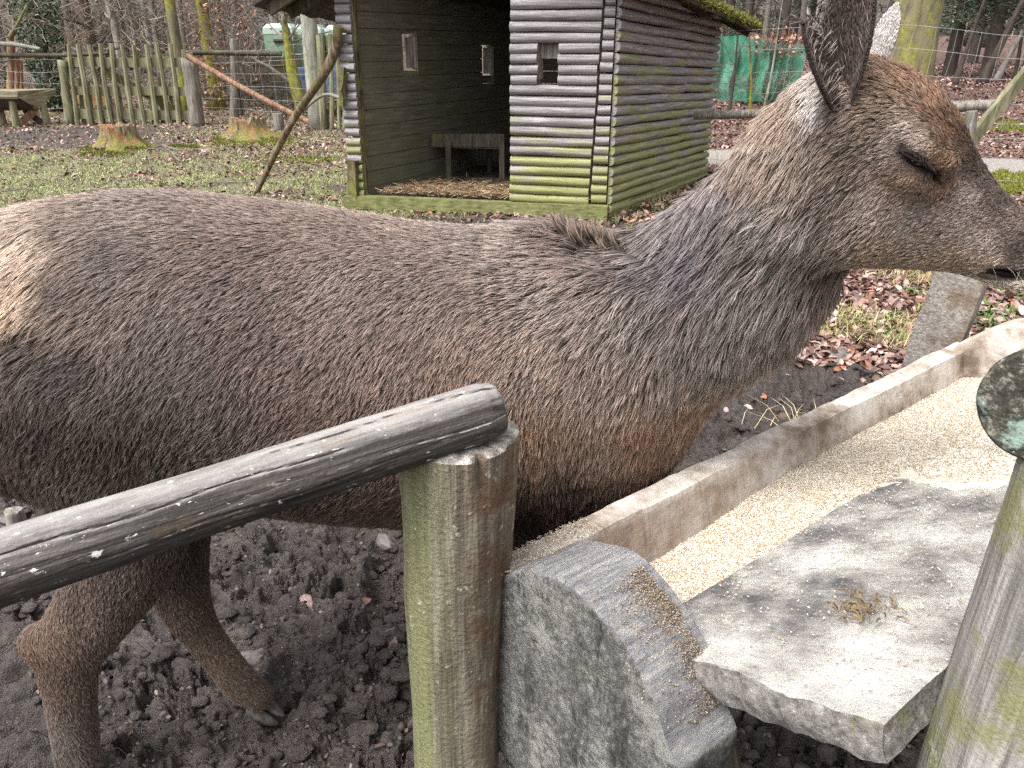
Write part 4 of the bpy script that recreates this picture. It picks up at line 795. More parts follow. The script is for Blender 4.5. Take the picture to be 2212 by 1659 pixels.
geo2 = eb.n('NewGeometry'); sp2 = eb.n('SeparateXYZ'); eb.t.links.new(geo2.outputs['Normal'], sp2.inputs[0])
# worn rim: smoother blue-grey wood along the grain, with tan crumbs
rc = eb.ramp(eb.noise(1, eb.coord((130, 130, 14)), 8, .8), [(.36, lin(116, 115, 120)), (.5, lin(164, 163, 166)), (.64, lin(204, 201, 196))])
rc = eb.mix(eb.mr(eb.noise(10, None, 7, .7), .5, .6, 0, .6), rc, lin(120, 121, 128)); rc = eb.mix(eb.mr(eb.noise(75, None, 8, .85), .53, .6, 0, .55), rc, lin(190, 172, 148))
ec = eb.mix(eb.mr(sp2.outputs[2], .25, .5), ec, rc); MAT_BLOCK = eb.done(ec, .8, eb.math('ADD', e1_, eb.math('MULTIPLY', e2_, 2.)), .010, 1.)
def local_build(mb, name, mat, smooth=True, sharp=35):     # timbers of the trough: local Z along the trough for the grain
    o = mb.build(name, mat, None, smooth, sharp); B = Matrix(((TV.x, 0, TU.x), (TV.y, 0, TU.y), (0, 1, 0))).to_4x4(); B.translation = TO
    me = o.data; me.transform(B.inverted()); o.matrix_basis = B; o.parent = TROUGH; o.matrix_parent_inverse = world_of(TROUGH).inverted(); return o
TH_C = True
def slab(prof_fn, u0, u1, nu, seed, amp, nv=10, nt=4, endcut=None):
    """board given by its cross-section: prof_fn() -> inner bottom (v,w), inner top, outer top, outer bottom"""
    ib, it, ot, ob = [np.array(q, float) for q in prof_fn]; ring = []
    for a, b, k in ((ib, it, nv), (it, ot, nt), (ot, ob, nv), (ob, ib, nt)):
        for i in range(k): ring.append(a + (b - a) * i / k)
    ring = np.array(ring); nr = len(ring); U = np.linspace(u0, u1, nu); V_ = []
    cen = ring.mean(0)
    for u in U:
        uu = u + (endcut(ring[:, 0], ring[:, 1], u) if endcut else 0)
        n_ = (fbm(uu * 9 + 0 * ring[:, 0], ring[:, 0] * 14, ring[:, 1] * 14, 4, seed) - .5) * amp * 2 + (fbm(uu * 50 + 0 * ring[:, 0], ring[:, 0] * 50, ring[:, 1] * 50, 2, seed + 5) - .5) * amp * .5
        dr = ring - cen; dr /= np.linalg.norm(dr, axis=1)[:, None]; q = ring + dr * n_[:, None]
        for (v, w_), x in zip(q, np.broadcast_to(uu, (nr,))): V_.append(tuple(tl(x, v, w_)))
    F_ = [(i * nr + k, (i + 1) * nr + k, (i + 1) * nr + (k + 1) % nr, i * nr + (k + 1) % nr) for i in range(nu - 1) for k in range(nr)]
    # end caps as grids pinched to the centre
    V_ = np.array(V_); base = len(V_); ex = [V_]
    for i0, fl in ((0, False), ((nu - 1) * nr, True)):
        tp = [i0 + k for k in range(nv + 1)]; bt_ = [i0 + 2 * nv + nt - k for k in range(nv + 1)]; NN = 6; grid = []
        for a_ in range(NN + 1):
            row = V_[tp] * (1 - a_ / NN) + V_[bt_] * (a_ / NN); amp_ = math.sin(math.pi * a_ / NN)
            nz = (fbm(row[:, 0] * 30, row[:, 1] * 30, row[:, 2] * 30, 5, seed, .65) - .5) * .02 * amp_ * (1 if TH_C else .2); grid.append(row + np.array(TU)[None] * (nz - (0 if fl else .006 * amp_))[:, None])
        ex.append(np.concatenate(grid)); 
        for a_ in range(NN):
            for k in range(nv):
                f = (base + a_ * (nv + 1) + k, base + a_ * (nv + 1) + k + 1, base + (a_ + 1) * (nv + 1) + k + 1, base + (a_ + 1) * (nv + 1) + k); F_.append(f[::-1] if fl else f)
        base += (NN + 1) * (nv + 1)
    for i0, fl in ():
        prev = list(range(i0, i0 + nr)); c_ = V_[i0:i0 + nr].mean(0)
        for fr in (.8, .45, .1):
            rg = c_ + (V_[i0:i0 + nr] - c_) * fr; nz = (fbm(rg[:, 0] * 45, rg[:, 1] * 45, rg[:, 2] * 45, 4, seed) - .5) * amp * 3; rg = rg + np.array(TU)[None] * nz[:, None]; ex.append(rg); cur = list(range(base, base + nr)); base += nr
            for k in range(nr):
                f = (prev[k], cur[k], cur[(k + 1) % nr], prev[(k + 1) % nr]); F_.append(f if fl else f[::-1])
            prev = cur
        F_.append(tuple(prev) if not fl else tuple(prev[::-1]))
    mb = MB(); mb.add(np.concatenate(ex), [f[::-1] for f in F_]); return mb
far = slab(((.10, -.24), (.040, -.004), (0, 0), (.055, -.27)), -.025, TL + .02, 160, 31, .004); local_build(far, 'side_plank', MAT_TIN)
UB = .055; bc0 = onplane(1418, 1398, UB); bo = onplane(1903, 1574, UB)
NV0 = (bc0[0] - .012, bc0[1] + .004); NV1 = (bo[0], bo[1])
dvv = np.array([NV1[0] - NV0[0], NV1[1] - NV0[1]]); dvv /= np.linalg.norm(dvv); nn = np.array([dvv[1], -dvv[0]])
nn = nn if nn[1] < 0 else -nn; TH_ = .042
ecut = lambda v, w_, u: (fbm(v * 22, w_ * 22, 0, 4, 90) - .5) * .034 * ss(.30, UB, u)
inner = np.array(NV0) - dvv * .03
near = slab((tuple(inner + nn * 0.), tuple(NV1), tuple(np.array(NV1) + nn * TH_), tuple(inner + nn * (TH_ + .01))), UB, TL + .05, 180, 41, .0055, nv=44, nt=10, endcut=ecut); local_build(near, 'side_board', MAT_TBOARD, True, 60)
# sloping board below, closing the V
low = slab((tuple(inner + np.array([0, -.01])), (.12, -.27), (.08, -.30), tuple(inner + np.array([.03, -.06]))), .06, TL + .02, 60, 47, .004); local_build(low, 'bottom_board', G['dark_wood'])
# end blocks: thick hewn slabs with a curved top
prof_px = [(1042, 1285), (1050, 1440), (1040, 1578), (1075, 1625), (1130, 1680), (1240, 1760), (1400, 1790), (1462, 1700), (1440, 1620), (1400, 1500), (1348, 1400), (1290, 1320), (1235, 1265), (1180, 1240), (1130, 1232), (1080, 1248)]
PR = np.array([onplane(x, y, -.035) for x, y in prof_px])
def block(u0, u1, PRf, seed, name, nz=16):
    P = np.vstack([PRf, PRf[:1]]); P = crom(np.c_[P, np.zeros((len(P), 3))], 7)[:-1, :2]; nr = len(P); cen = P.mean(0); mb = MB(); V_ = []
    fr = [0, .3, .6, .85, .97, 1]
    rings = [(u0, f) for f in fr[1:]] + [(u, 1.0) for u in np.linspace(u0, u1, nz)[1:-1]] + [(u1, f) for f in fr[::-1][:-1]]
    for (u, f) in rings:
        q = cen + (P - cen) * f; nzv = (fbm(q[:, 0] * 16, q[:, 1] * 16, u * 16, 5, seed, .6) - .5)
        isface = f < 1 or u in (u0, u1)
        if f < 1: uu = u + (-1 if u == u0 else 1) * nzv * .012
        else: uu = np.full(nr, u) + (0 if u not in (u0, u1) else (1 if u == u0 else -1) * .004)
        dr = (q - cen) / (np.linalg.norm(q - cen, axis=1)[:, None] + 1e-9); q = q + dr * (nzv * .010)[:, None] * (f > .5)
        V_ += [tuple(tl(a, b[0], b[1])) for a, b in zip(np.broadcast_to(uu, (nr,)), q)]
    nR = len(rings); F_ = [(i * nr + k, (i + 1) * nr + k, (i + 1) * nr + (k + 1) % nr, i * nr + (k + 1) % nr) for i in range(nR - 1) for k in range(nr)]
    F_ += [tuple(range(nr)), tuple((nR - 1) * nr + k for k in range(nr))[::-1]]; mb.add(V_, F_); return local_build(mb, name, MAT_BLOCK if u0 < .5 else MAT_TIN, True, 50)
block(-.035, .085, PR, 51, 'end_block')
PF = PR.copy(); sh = PF[:, 1].max(); PF[:, 0] *= 1.12; PF[:, 1] += .035
block(TL - .03, TL + .10, PF, 52, 'end_block', 8)
# crumbs packed behind the near block
# feed
def feed_h(u, v):
    line = inner[1] + (v - inner[0]) * dvv[1] / dvv[0]        # face of the near board
    base = -.135 + .035 * ss(.2, 1.4, u) + .018 * (fbm(u * 6, v * 6, 0, 3, 61) - .5) + .03 * ss(.08, .24, v) * ss(.3, 1.0, u)
    pile = line + .012 + .012 * (fbm(u * 7, v * 7, 0, 3, 62) - .5) - .03
    cover = ss(.35, .95, u + (fbm(u * 5, v * 5, 0, 3, 63) - .5) * .35 - (v - .22) * .9)
    cover = np.where((u < .15) & (v > inner[0]), -4, cover)
    return np.maximum(base, line - .02 + .034 * cover + .004 * (fbm(u * 30, v * 30, 0, 3, 64) - .5))
U_, V_2 = np.meshgrid(np.linspace(.075, TL - .01, 300), np.linspace(.035, .46, 110), indexing='ij')
Wf = feed_h(U_, V_2) + .0022 * (fbm(U_ * 160, V_2 * 160, 0, 2, 65) - .5)
pts = np.array(TO)[None] + U_.reshape(-1, 1) * np.array(TU)[None] + V_2.reshape(-1, 1) * np.array(TV)[None]; pts[:, 2] += Wf.ravel()
ii, jj = np.meshgrid(np.arange(299), np.arange(109), indexing='ij'); kp_ = (U_[:-1, :-1] > .16) | (V_2[:-1, :-1] < inner[0] + .0); ii, jj = ii[kp_], jj[kp_]; q0_ = (ii * 110 + jj).ravel(); FF_f = np.stack([q0_, q0_ + 110, q0_ + 111, q0_ + 1], 1)
fm = NT('crushed_grain_meal'); fc = fm.ramp(fm.noise(330, None, 4, .8), [(.3, lin(172, 154, 132)), (.46, lin(208, 196, 178)), (.62, lin(228, 221, 208))])
fc = fm.mix(fm.mr(fm.noise(8, None, 6), .45, .62, .0, .6), fc, lin(226, 220, 208)); MAT_FEED = fm.done(fc, .9, fm.noise(300, None, 4), .003, .8)
feed = fastmesh('grain', pts, FF_f, MAT_FEED, None, True); tag(feed, 'pale crushed oat feed heaped along the trough', 'animal feed', kind='stuff')
def grains(name, N, fn, cols, label, seed, size=.0068, parent=None):
    g = np.random.default_rng(seed); P, Nz = fn(g, N); N = len(P)
    oct_ = np.array([[.5, 0, 0], [-.5, 0, 0], [.1, .17, 0], [.1, -.17, 0], [.1, 0, .14], [.1, 0, -.14]])
    f = np.array([[0, 2, 4], [2, 1, 4], [1, 3, 4], [3, 0, 4], [2, 0, 5], [1, 2, 5], [3, 1, 5], [0, 3, 5]])
    a = g.random(N) * 6.283; t_ = g.normal(0, .35, N); s = size * g.uniform(.6, 1.35, N)
    x = oct_[:, 0][None] * np.cos(t_)[:, None] - oct_[:, 2][None] * np.sin(t_)[:, None]; zz = oct_[:, 0][None] * np.sin(t_)[:, None] + oct_[:, 2][None] * np.cos(t_)[:, None]; y = np.broadcast_to(oct_[:, 1][None], x.shape)
    Vv = np.stack([x * np.cos(a)[:, None] - y * np.sin(a)[:, None], x * np.sin(a)[:, None] + y * np.cos(a)[:, None], zz], -1) * s[:, None, None] + P[:, None]
    C = np.array([lin_v(np.array(q) / 255) for q in cols]); cc = C[g.integers(0, len(C), N)] * g.uniform(.75, 1.1, (N, 1))
    o = fastmesh(name, Vv.reshape(-1, 3), (f[None] + 6 * np.arange(N)[:, None, None]).reshape(-1, 3), MAT_LEAF, parent, True, attrs=[('col', 'POINT', np.repeat(cc, 6, 0))]); return tag(o, label, 'animal feed', kind='stuff')
def in_trough(g, N):
    u = g.uniform(.08, TL - .02, N * 3); v = g.uniform(.04, .42, N * 3); line = inner[1] + (v - inner[0]) * dvv[1] / dvv[0]
    cov = (feed_h(u, v) > line + .002) | (v < inner[0] + .012); k = (g.random(N * 3) < (.35 + .65 * fbm(u * 12, v * 12, 0, 3, 3)) * np.where(v > .26, .4, 1)) & cov; u, v = u[k][:N], v[k][:N]
    P = np.array(TO)[None] + u[:, None] * np.array(TU)[None] + v[:, None] * np.array(TV)[None]; P[:, 2] += feed_h(u, v) + .001; return P, None
OAT = [(198, 174, 140), (216, 200, 174), (188, 164, 132), (226, 214, 194), (232, 226, 214), (226, 216, 196), (234, 228, 218), (230, 222, 208)]
grains('oat_grains', 34000, in_trough, OAT, 'loose oat grains over the feed in the trough', 5)
def on_board(g, N):
    u = g.uniform(.13, TL, N); s_ = g.random(N) ** 1.4; L_ = np.linalg.norm(np.array(NV1) - inner); v = inner[0] + dvv[0] * s_ * L_; w_ = inner[1] + dvv[1] * s_ * L_
    k = g.random(N) < .25 + ss(.4, .65, fbm(u * 9, v * 9, 0, 3, 4)); u, v, w_ = u[k], v[k], w_[k]
    P = np.array(TO)[None] + u[:, None] * np.array(TU)[None] + v[:, None] * np.array(TV)[None]; P[:, 2] += w_ + .006; return P, None
grains('spilled_grains', 1500, on_board, OAT, 'single oat grains and husks spilled on the dusty board', 6, .0062)
def on_block(g, N):
    # crumbs in the corner between the end block and the board, and on the block's shoulder
    seg = PR[7:14][::-1]; v = bc0[0] - .05 + .15 * g.random(N); keep = g.random(N); u = UB + .012 - np.abs(g.normal(0, .034, N)) * (.4 + keep); w_ = np.interp(v, seg[:, 0], seg[:, 1]) + .001
    P = np.array(TO)[None] + u[:, None] * np.array(TU)[None] + v[:, None] * np.array(TV)[None]; P[:, 2] += w_ + np.abs(g.normal(0, .003, N)); return P, None
grains('feed_crumbs', 3000, on_block, [(178, 160, 136), (156, 138, 116), (126, 110, 94), (200, 186, 164), (142, 126, 108)], 'tan crumbs caked between the end block and the dusty board', 7, .0042)
def tip_crumbs(g, N):
    s_ = g.random(N); P = np.array(TO)[None] + (g.uniform(-.03, .16, N))[:, None] * np.array(TU)[None] + (g.uniform(.0, .05, N))[:, None] * np.array(TV)[None]; P[:, 2] += .004 + g.random(N) * .002; return P, None
grains('rim_crumbs', 900, tip_crumbs, OAT + [(150, 120, 90)], 'husks and crumbs on the near tip of the far plank beside the post', 8, .005)
# chewed clump on the board
cl = MB(); pc = None
L_ = .5
for i in range(60):
    u = random.gauss(.26, .02); s_ = random.gauss(.22, .02); v = inner[0] + dvv[0] * s_; w_ = inner[1] + dvv[1] * s_ + .006; a = tl(u, v, w_ + random.random() * .006); d = Vector((random.gauss(0, 1), random.gauss(0, 1), random.gauss(0, .3))).normalized() * .008
    cl.tube([a - d, a + Vector((0, 0, .003)), a + d], [.0012, .0016, .0008], 4)
o = cl.build("straw_clump", wood('chewed_straw', [(.3, lin(86, 72, 54)), (.7, lin(150, 132, 106))])); tag(o, 'small clump of chewed straw lying on the flat dusty board', 'straw', kind='stuff')
# trough trestle legs
for (u, v) in ((.22, .05), (.22, .36), (TL - .25, .05), (TL - .25, .36)):
    a = tl(u, .16 + (v - .2) * .6, -.28); b = tl(u + .02, .16 + (v - .2) * 1.7, -.80); log('leg', b, a, .035, .035, G['dark_wood'], TROUGH, n=16, K=8)
# ---------------------------------------------------------------- log-clad deer shelter
def flat_(v): return Vector((v.x, v.y, 0))
FL = flat_(atZ(768, 437, .06)); FR = flat_(atZ(1306, 460, .06)); SB = flat_(atZ(1516, 381, .0)); SD = (SB - FR); FD = (FR - FL)
WL = SD.length; BL = FL + SD; FDn, SDn = FD.normalized(), SD.normalized(); FN = Vector((FDn.y, -FDn.x, 0))
SHED = thing('deer_shelter', (FL + FR + SB + BL) / 4, 'small open-fronted deer shelter clad in half logs, green with algae low down', 'shelter')
def on_vplane(px, py, A, d):                  # sight line meets the upright plane through A along d
    n = Vector((-d.y, d.x, 0)); r_ = ray(px, py); t = (A - Vector((0, 0, EYE))).dot(n) / r_.dot(n); return Vector((0, 0, EYE)) + r_ * t
LOGM = NT('half_log_cladding'); 
ua = LOGM.n('Attribute', _attribute_name='grain'); lg = LOGM.noise(1, None, 6, .7, .4)
mp_ = LOGM.n('Mapping', Scale=(3, 60, 60)); LOGM.t.links.new(ua.outputs['Vector'], mp_.inputs[0]); gn = LOGM.noise(1, mp_.outputs[0], 6, .7, .4)
mp2 = LOGM.n('Mapping', Scale=(2.2, 9, 9)); LOGM.t.links.new(ua.outputs['Vector'], mp2.inputs[0]); gb = LOGM.noise(1, mp2.outputs[0], 6, .65)
lc_ = LOGM.ramp(gn, [(.3, lin(88, 84, 85)), (.5, lin(138, 133, 134)), (.68, lin(174, 170, 171))])
lc_ = LOGM.mix(LOGM.mr(gb, .6, .66, 0, .6), lc_, lin(176, 172, 172))
sz = LOGM.n('SeparateXYZ'); LOGM.t.links.new(LOGM.tc.outputs['Object'], sz.inputs[0])
mp3 = LOGM.n('Mapping', Scale=(1.6, 6, 6), Location=(3, 0, 0)); LOGM.t.links.new(ua.outputs['Vector'], mp3.inputs[0]); ga = LOGM.noise(1, mp3.outputs[0], 5, .6)
alg_ = LOGM.mr(LOGM.math('ADD', ga, LOGM.mr(sz.outputs[2], 0, 1.5, .34, -.20)), .56, .70, 0, .85)
gs = LOGM.n('Attribute', _attribute_name='side'); alg2 = LOGM.mr(LOGM.math('ADD', ga, LOGM.mr(sz.outputs[2], 0, 1.5, .25, .0)), .54, .68, 0, .8)
am = LOGM.math('ADD', LOGM.math('MULTIPLY', alg_, LOGM.math('SUBTRACT', 1., gs.outputs['Fac'])), LOGM.math('MULTIPLY', alg2, gs.outputs['Fac']))
lc_ = LOGM.mix(am, lc_, LOGM.ramp(gn, [(.3, lin(106, 108, 62)), (.7, lin(164, 168, 104))]))
MAT_LOGS = LOGM.done(lc_, .8, LOGM.math('ADD', gn, LOGM.noise(90, None, 4)), .004, .7)
class Clad:
    def __init__(s): s.V = []; s.F = []; s.G = []; s.n = 0
    def half(s, a, b, r, out, full=False, sag=0):
        """one half-round log from a to b bulging towards out; both ends closed"""
        a, b, out = np.array(a), np.array(b), np.array(out, float); L = np.linalg.norm(b - a); K = max(4, int(L / .09)); n = 9; sd_ = random.randrange(1000)
        d = (b - a) / L; up = np.cross(out, d); up /= np.linalg.norm(up); up *= np.sign(up[2]) or 1
        t = np.linspace(0, 1, K); ph = np.linspace(-np.pi / 2, np.pi / 2, n)
        rr = r * (1 + .16 * (fbm(t[:, None] * L * 3 + sd_, ph[None] * .8, sd_, 3, 7) - .5)); wob = (fbm(t * L * 1.2 + sd_, 0 * t, sd_, 2, 9) - .5) * r * .45
        P = a + (b - a) * t[:, None]; P = P + up * wob[:, None]
        V_ = P[:, None] + rr[..., None] * (np.cos(ph)[None, :, None] * out * 1.15 + np.sin(ph)[None, :, None] * up)
        s.V.append(V_.reshape(-1, 3)); s.G.append(np.stack([np.repeat(t * L, n) + sd_ * 3.1, np.tile(ph * r + sd_, K), np.full(K * n, sd_ * .37)], 1))
        for i in range(K - 1):
            for k in range(n - 1): s.F.append((s.n + i * n + k, s.n + i * n + k + 1, s.n + (i + 1) * n + k + 1, s.n + (i + 1) * n + k))
            s.F.append((s.n + i * n + n - 1, s.n + i * n, s.n + (i + 1) * n, s.n + (i + 1) * n + n - 1))
        s.F.append(tuple(s.n + k for k in range(n))[::-1]); s.F.append(tuple(s.n + (K - 1) * n + k for k in range(n))); s.n += K * n
    def build(s, name, parent, side=0.):
        me = bpy.data.meshes.new(name); me.from_pydata(np.concatenate(s.V).tolist(), [], s.F); me.update()
        g = me.attributes.new('grain', 'FLOAT_VECTOR', 'POINT'); g.data.foreach_set('vector', np.concatenate(s.G).astype(np.float32).ravel())
        g = me.attributes.new('side', 'FLOAT', 'POINT'); g.data.foreach_set('value', np.full(s.n, side, np.float32))
        me.materials.append(MAT_LOGS); me.polygons.foreach_set('use_smooth', [True] * len(me.polygons)); me.set_sharp_from_angle(angle=R(50)); return link(name, me, parent)
RH = .043; PITCH_L = .0875
# front wall right of the opening: from px 1103 to the gap line at ~1285, then the short corner column
f1 = on_vplane(1104, 300, FL, FDn); f2 = on_vplane(1285, 300, FL, FDn)
s1, s2, s3 = (f1 - FL).dot(FDn), (f2 - FL).dot(FDn), FD.length
wz0 = on_vplane(1185, 167, FL, FDn).z; wz1 = on_vplane(1185, 90, FL, FDn).z; wx0 = (on_vplane(1163, 120, FL, FDn) - FL).dot(FDn); wx1 = (on_vplane(1206, 120, FL, FDn) - FL).dot(FDn)
cl1 = Clad(); cl2 = Clad(); rows = 25; z0 = .17
for i in range(rows):
    z = z0 + i * PITCH_L; lean = (z - .9) * .035 + random.uniform(-.006, .006)
    def fp(s_, z_): p = FL + FDn * s_; return (p.x, p.y, z_)
    g_ = s2 + lean - .012
    if wz0 - .03 < z < wz1 - .01:
        cl1.half(fp(s1 + random.uniform(-.01, .006), z), fp(wx0 + random.uniform(-.012, .004), z), RH, FN); cl1.half(fp(wx1 + random.uniform(-.004, .012), z), fp(g_, z), RH, FN)
    else: cl1.half(fp(s1 + random.uniform(-.008, .004), z), fp(g_, z - .004), RH, FN)
    cl2.half(fp(s2 + lean + .012, z + .02), fp(s3 + .01, z + .02), RH * .95, FN)
cl1.build('front_cladding', SHED); cl2.build('corner_cladding', SHED)
# left edge: short ends
cl3 = Clad()
for i in range(rows): cl3.half(fp(-.03, z0 - .02 + i * .083), fp(.115, z0 - .02 + i * .083), .041, FN)
cl3.build('edge_cladding', SHED)
# side wall, rows dropping away to the back as in the sagging shed
cl4 = Clad(); SN = Vector((SDn.y, -SDn.x, 0)); SN = SN if SN.dot(FDn) > 0 else -SN
for i in range(rows + 1):
    zf = z0 + .01 + (i - 1) * PITCH_L; pf = Vector((FR.x, FR.y, zf)); q = proj(np.array(pf)); yb = 57 + (float(q[1]) - 10.5) * .727
    zb = on_vplane(1516 + (381 - yb) * .055, yb, FR, SDn).z; a = FR + SN * .02; b = FR + SD + SN * .02; mid = .62 + .02 * math.sin(i * 2.1)
    am_, bm_ = np.array((a.x, a.y, zf)), np.array((b.x, b.y, zb)); mm = am_ + (bm_ - am_) * mid
    cl4.half(am_, mm, RH, SN); cl4.half(mm + (0, 0, random.uniform(-.006, .006)), bm_, RH * .97, SN)
cl4.build('side_cladding', SHED, 1.)
# boards: left wall, back wall, inside skin of the front and side
BRD = NT('old_shed_boards'); bn = BRD.noise(1, BRD.coord((3, 3, 40)), 6, .7, .3); bb = BRD.noise(2.2, None, 5)
bcx = BRD.ramp(bn, [(.3, lin(84, 78, 66)), (.55, lin(124, 118, 104)), (.75, lin(156, 150, 136))]); bcx = BRD.mix(BRD.mr(bb, .42, .62, 0, .55), bcx, lin(104, 108, 80)); MAT_BRD = BRD.done(bcx, .85, bn, .004, .6)
def board_wall(name, A, d, L, z0_, z1_, th_, nrm, holes=(), pitch=.145, dz=0.):
    m = MB(); z = z0_
    while z < z1_:
        zt = min(z + pitch - .006, z1_); segs = [(0, L)]
        for (h0, h1, hz0, hz1) in holes:
            if z < hz1 and zt > hz0:
                segs = [x for s_ in segs for x in ((s_[0], min(s_[1], h0)), (max(s_[0], h1), s_[1])) if x[1] - x[0] > .01]
        for (a, b) in segs:
            cpos = A + d * ((a + b) / 2) + nrm * (th_ / 2 + random.uniform(0, .004)); X = Matrix.Rotation(math.atan2(d.y, d.x), 3, 'Z'); m.box((cpos.x, cpos.y, (z + zt) / 2), b - a, th_, zt - z, X, .001)
        z += pitch
    return m.build(name, MAT_BRD, SHED)
TOPZ = z0 + rows * PITCH_L
LA = FL + FDn * .09; 
def lw_t(px, py=110): return (on_vplane(px, py, LA, SDn) - LA).dot(SDn)
def lw_z(px, py): return on_vplane(px, py, LA, SDn).z
h1 = (lw_t(871), lw_t(902), lw_z(886, 148), lw_z(886, 80)); h2 = (lw_t(1042), lw_t(1066), lw_z(1052, 160), lw_z(1052, 103))
board_wall('left_wall', LA, SDn, WL, .06, TOPZ, .025, -FDn, (h1, h2))
board_wall('back_wall', BL - SDn * .03, FDn, FD.length, .06, TOPZ, .025, SDn)
board_wall('inner_wall', FR - FDn * .05, SDn, WL - .06, .06, TOPZ, .02, -FDn)
board_wall('front_boards', FL + FDn * (s1 + .02) + SDn * .03, FDn, s3 - s1 - .06, .10, TOPZ, .02, SDn, ((wx0 - s1 - .02, wx1 - s1 - .02, wz0, wz1),))
# outside half logs of the left wall, seen through the slits as scallops
cl5 = Clad()
for i in range(rows):
    z = z0 + i * .0875; segs = [(0.02, WL)]
    for h in (h1, h2):
        if h[2] - .02 < z < h[3] + .02: segs = [x for s_ in segs for x in ((s_[0], min(s_[1], h[0] + .012)), (max(s_[0], h[1]), s_[1])) if x[1] - x[0] > .01]
    for a, b in segs:
        p0 = LA + SDn * a - FDn * .03; p1 = LA + SDn * b - FDn * .03; cl5.half((p0.x, p0.y, z), (p1.x, p1.y, z), RH, -FDn)
cl5.build('left_cladding', SHED, 1.)
for h in (h1, h2):                                            # slit reveals of paler board
    m = MB(); p = LA + SDn * (h[1] - .004) - FDn * .06; m.beam((p.x, p.y, h[2]), (p.x, p.y, h[3]), .02, .13, (FDn.x, FDn.y, 0)); m.build('slit_frame', G['grey_wood'], SHED)
def P3(s_, t, z): p = FL + FDn * s_ + SDn * t; return (p.x, p.y, z)
# window frame in the front wall
m = MB(); zt_ = on_vplane(1185, 124, FL, FDn).z
m.beam(P3(wx0 - .012, .05, wz0 - .02), P3(wx0 - .012, .05, wz1 + .03), .022, .1, (SDn.x, SDn.y, 0)); m.beam(P3(wx1 + .012, .05, wz0 - .02), P3(wx1 + .012, .05, wz1 + .03), .022, .1, (SDn.x, SDn.y, 0))
m.beam(P3(wx0, .06, (zt_ + wz1) / 2), P3(wx1, .06, (zt_ + wz1) / 2), .02, wz1 - zt_ + .02); m.build('window_frame', G['grey_wood'], SHED)
# base beam, posts, floor, rafters
bm_ = wood('green_base_beam', [(.3, lin(86, 88, 54)), (.5, lin(128, 130, 84)), (.72, lin(158, 158, 112))], (3, 50, 50), [(lin(84, 104, 52), 8, .54, .66, .7), (lin(80, 66, 54), 18, .62, .68, .8)], bd=.006)
m = MB(); m.beam(P3(-.06, -.045, .075), P3(s3 + .05, -.045, .075), .10, .125, jit=.003, nseg=20); m.build('base_beam', bm_, SHED, True, 40)
m = MB(); m.beam(P3(s3 + .03, .0, .05), P3(s3 + .03, WL, .04), .07, .13, jit=.003, nseg=10); m.build('base_beam', bm_, SHED, True, 40)
m = MB(); m.beam(P3(.10, .03, .1), P3(.10, .03, TOPZ), .07, .05, (SDn.x, SDn.y, 0), jit=.001, nseg=6); m.build('door_post', G['mossy_wood'], SHED)
m = MB(); m.beam(P3(.03, -.06, .1), P3(.05, -.06, .48), .10, .05, (SDn.x, SDn.y, 0), jit=.004, nseg=6); m.build('post_block', G['mossy_wood'], SHED)
m = MB(); m.beam(P3(.015, -.09, .98), P3(.05, -.09, 1.32), .05, .05, (SDn.x, SDn.y, 0), jit=.005, nseg=5); m.build('bracket', G['mossy_wood'], SHED)
so_ = NT('dark_trodden_earth_floor'); MAT_SOIL = so_.done(so_.ramp(so_.noise(14, None, 8, .7), [(.3, lin(52, 44, 40)), (.7, lin(104, 92, 84))]), .9, so_.noise(60), .01, .7)
m = MB(); gN = 30
Vg = []; 
for i in range(gN + 1):
    for j in range(gN + 1):
        s_, t = .02 + (s3 - .04) * i / gN, .0 + (WL - .05) * j / gN; Vg.append(P3(s_, t, .10 + .05 * float(fbm(s_ * 4, t * 4, 0, 3, 3)) + .05 * (t / WL) + .14 * max(0, t / WL - .55) * math.exp(-((s_ - 1.5) / .7) ** 2)))
m.add(Vg, [(i * (gN + 1) + j, (i + 1) * (gN + 1) + j, (i + 1) * (gN + 1) + j + 1, i * (gN + 1) + j + 1) for i in range(gN) for j in range(gN)]); m.build('floor', MAT_SOIL, SHED, True)
# roof: two slopes, eaves left and right; mossy on the right
MOSS = NT('bright_roof_moss'); mcx = MOSS.ramp(MOSS.noise(26, None, 7, .75), [(.3, lin(56, 56, 22)), (.5, lin(100, 102, 36)), (.68, lin(144, 144, 64))]); MAT_MOSS = MOSS.done(mcx, .95, MOSS.noise(90, None, 5), .02, 1.)
RFD = NT('dark_bitumen_roof'); MAT_ROOF = RFD.done(RFD.ramp(RFD.noise(16, None, 6), [(.3, lin(52, 46, 42)), (.7, lin(88, 80, 72))]), .8, RFD.noise(60), .01, .6)
ridge_s = s3 / 2; e_r = on_vplane(1640, 66, FR + SN * .44, SDn); e_r0 = on_vplane(1500, 0, FR + SN * .44, SDn); tb_ = (e_r - FR).dot(SDn); tb0 = (e_r0 - FR).dot(SDn); DRP = (e_r.z - e_r0.z) / (tb_ - tb0); zr = e_r.z - DRP * tb_; e_l = on_vplane(620, 18, FL - SN * .55, SDn); zl = e_l.z - DRP * (e_l - FL).dot(SDn) * 0; zrg = 2.75
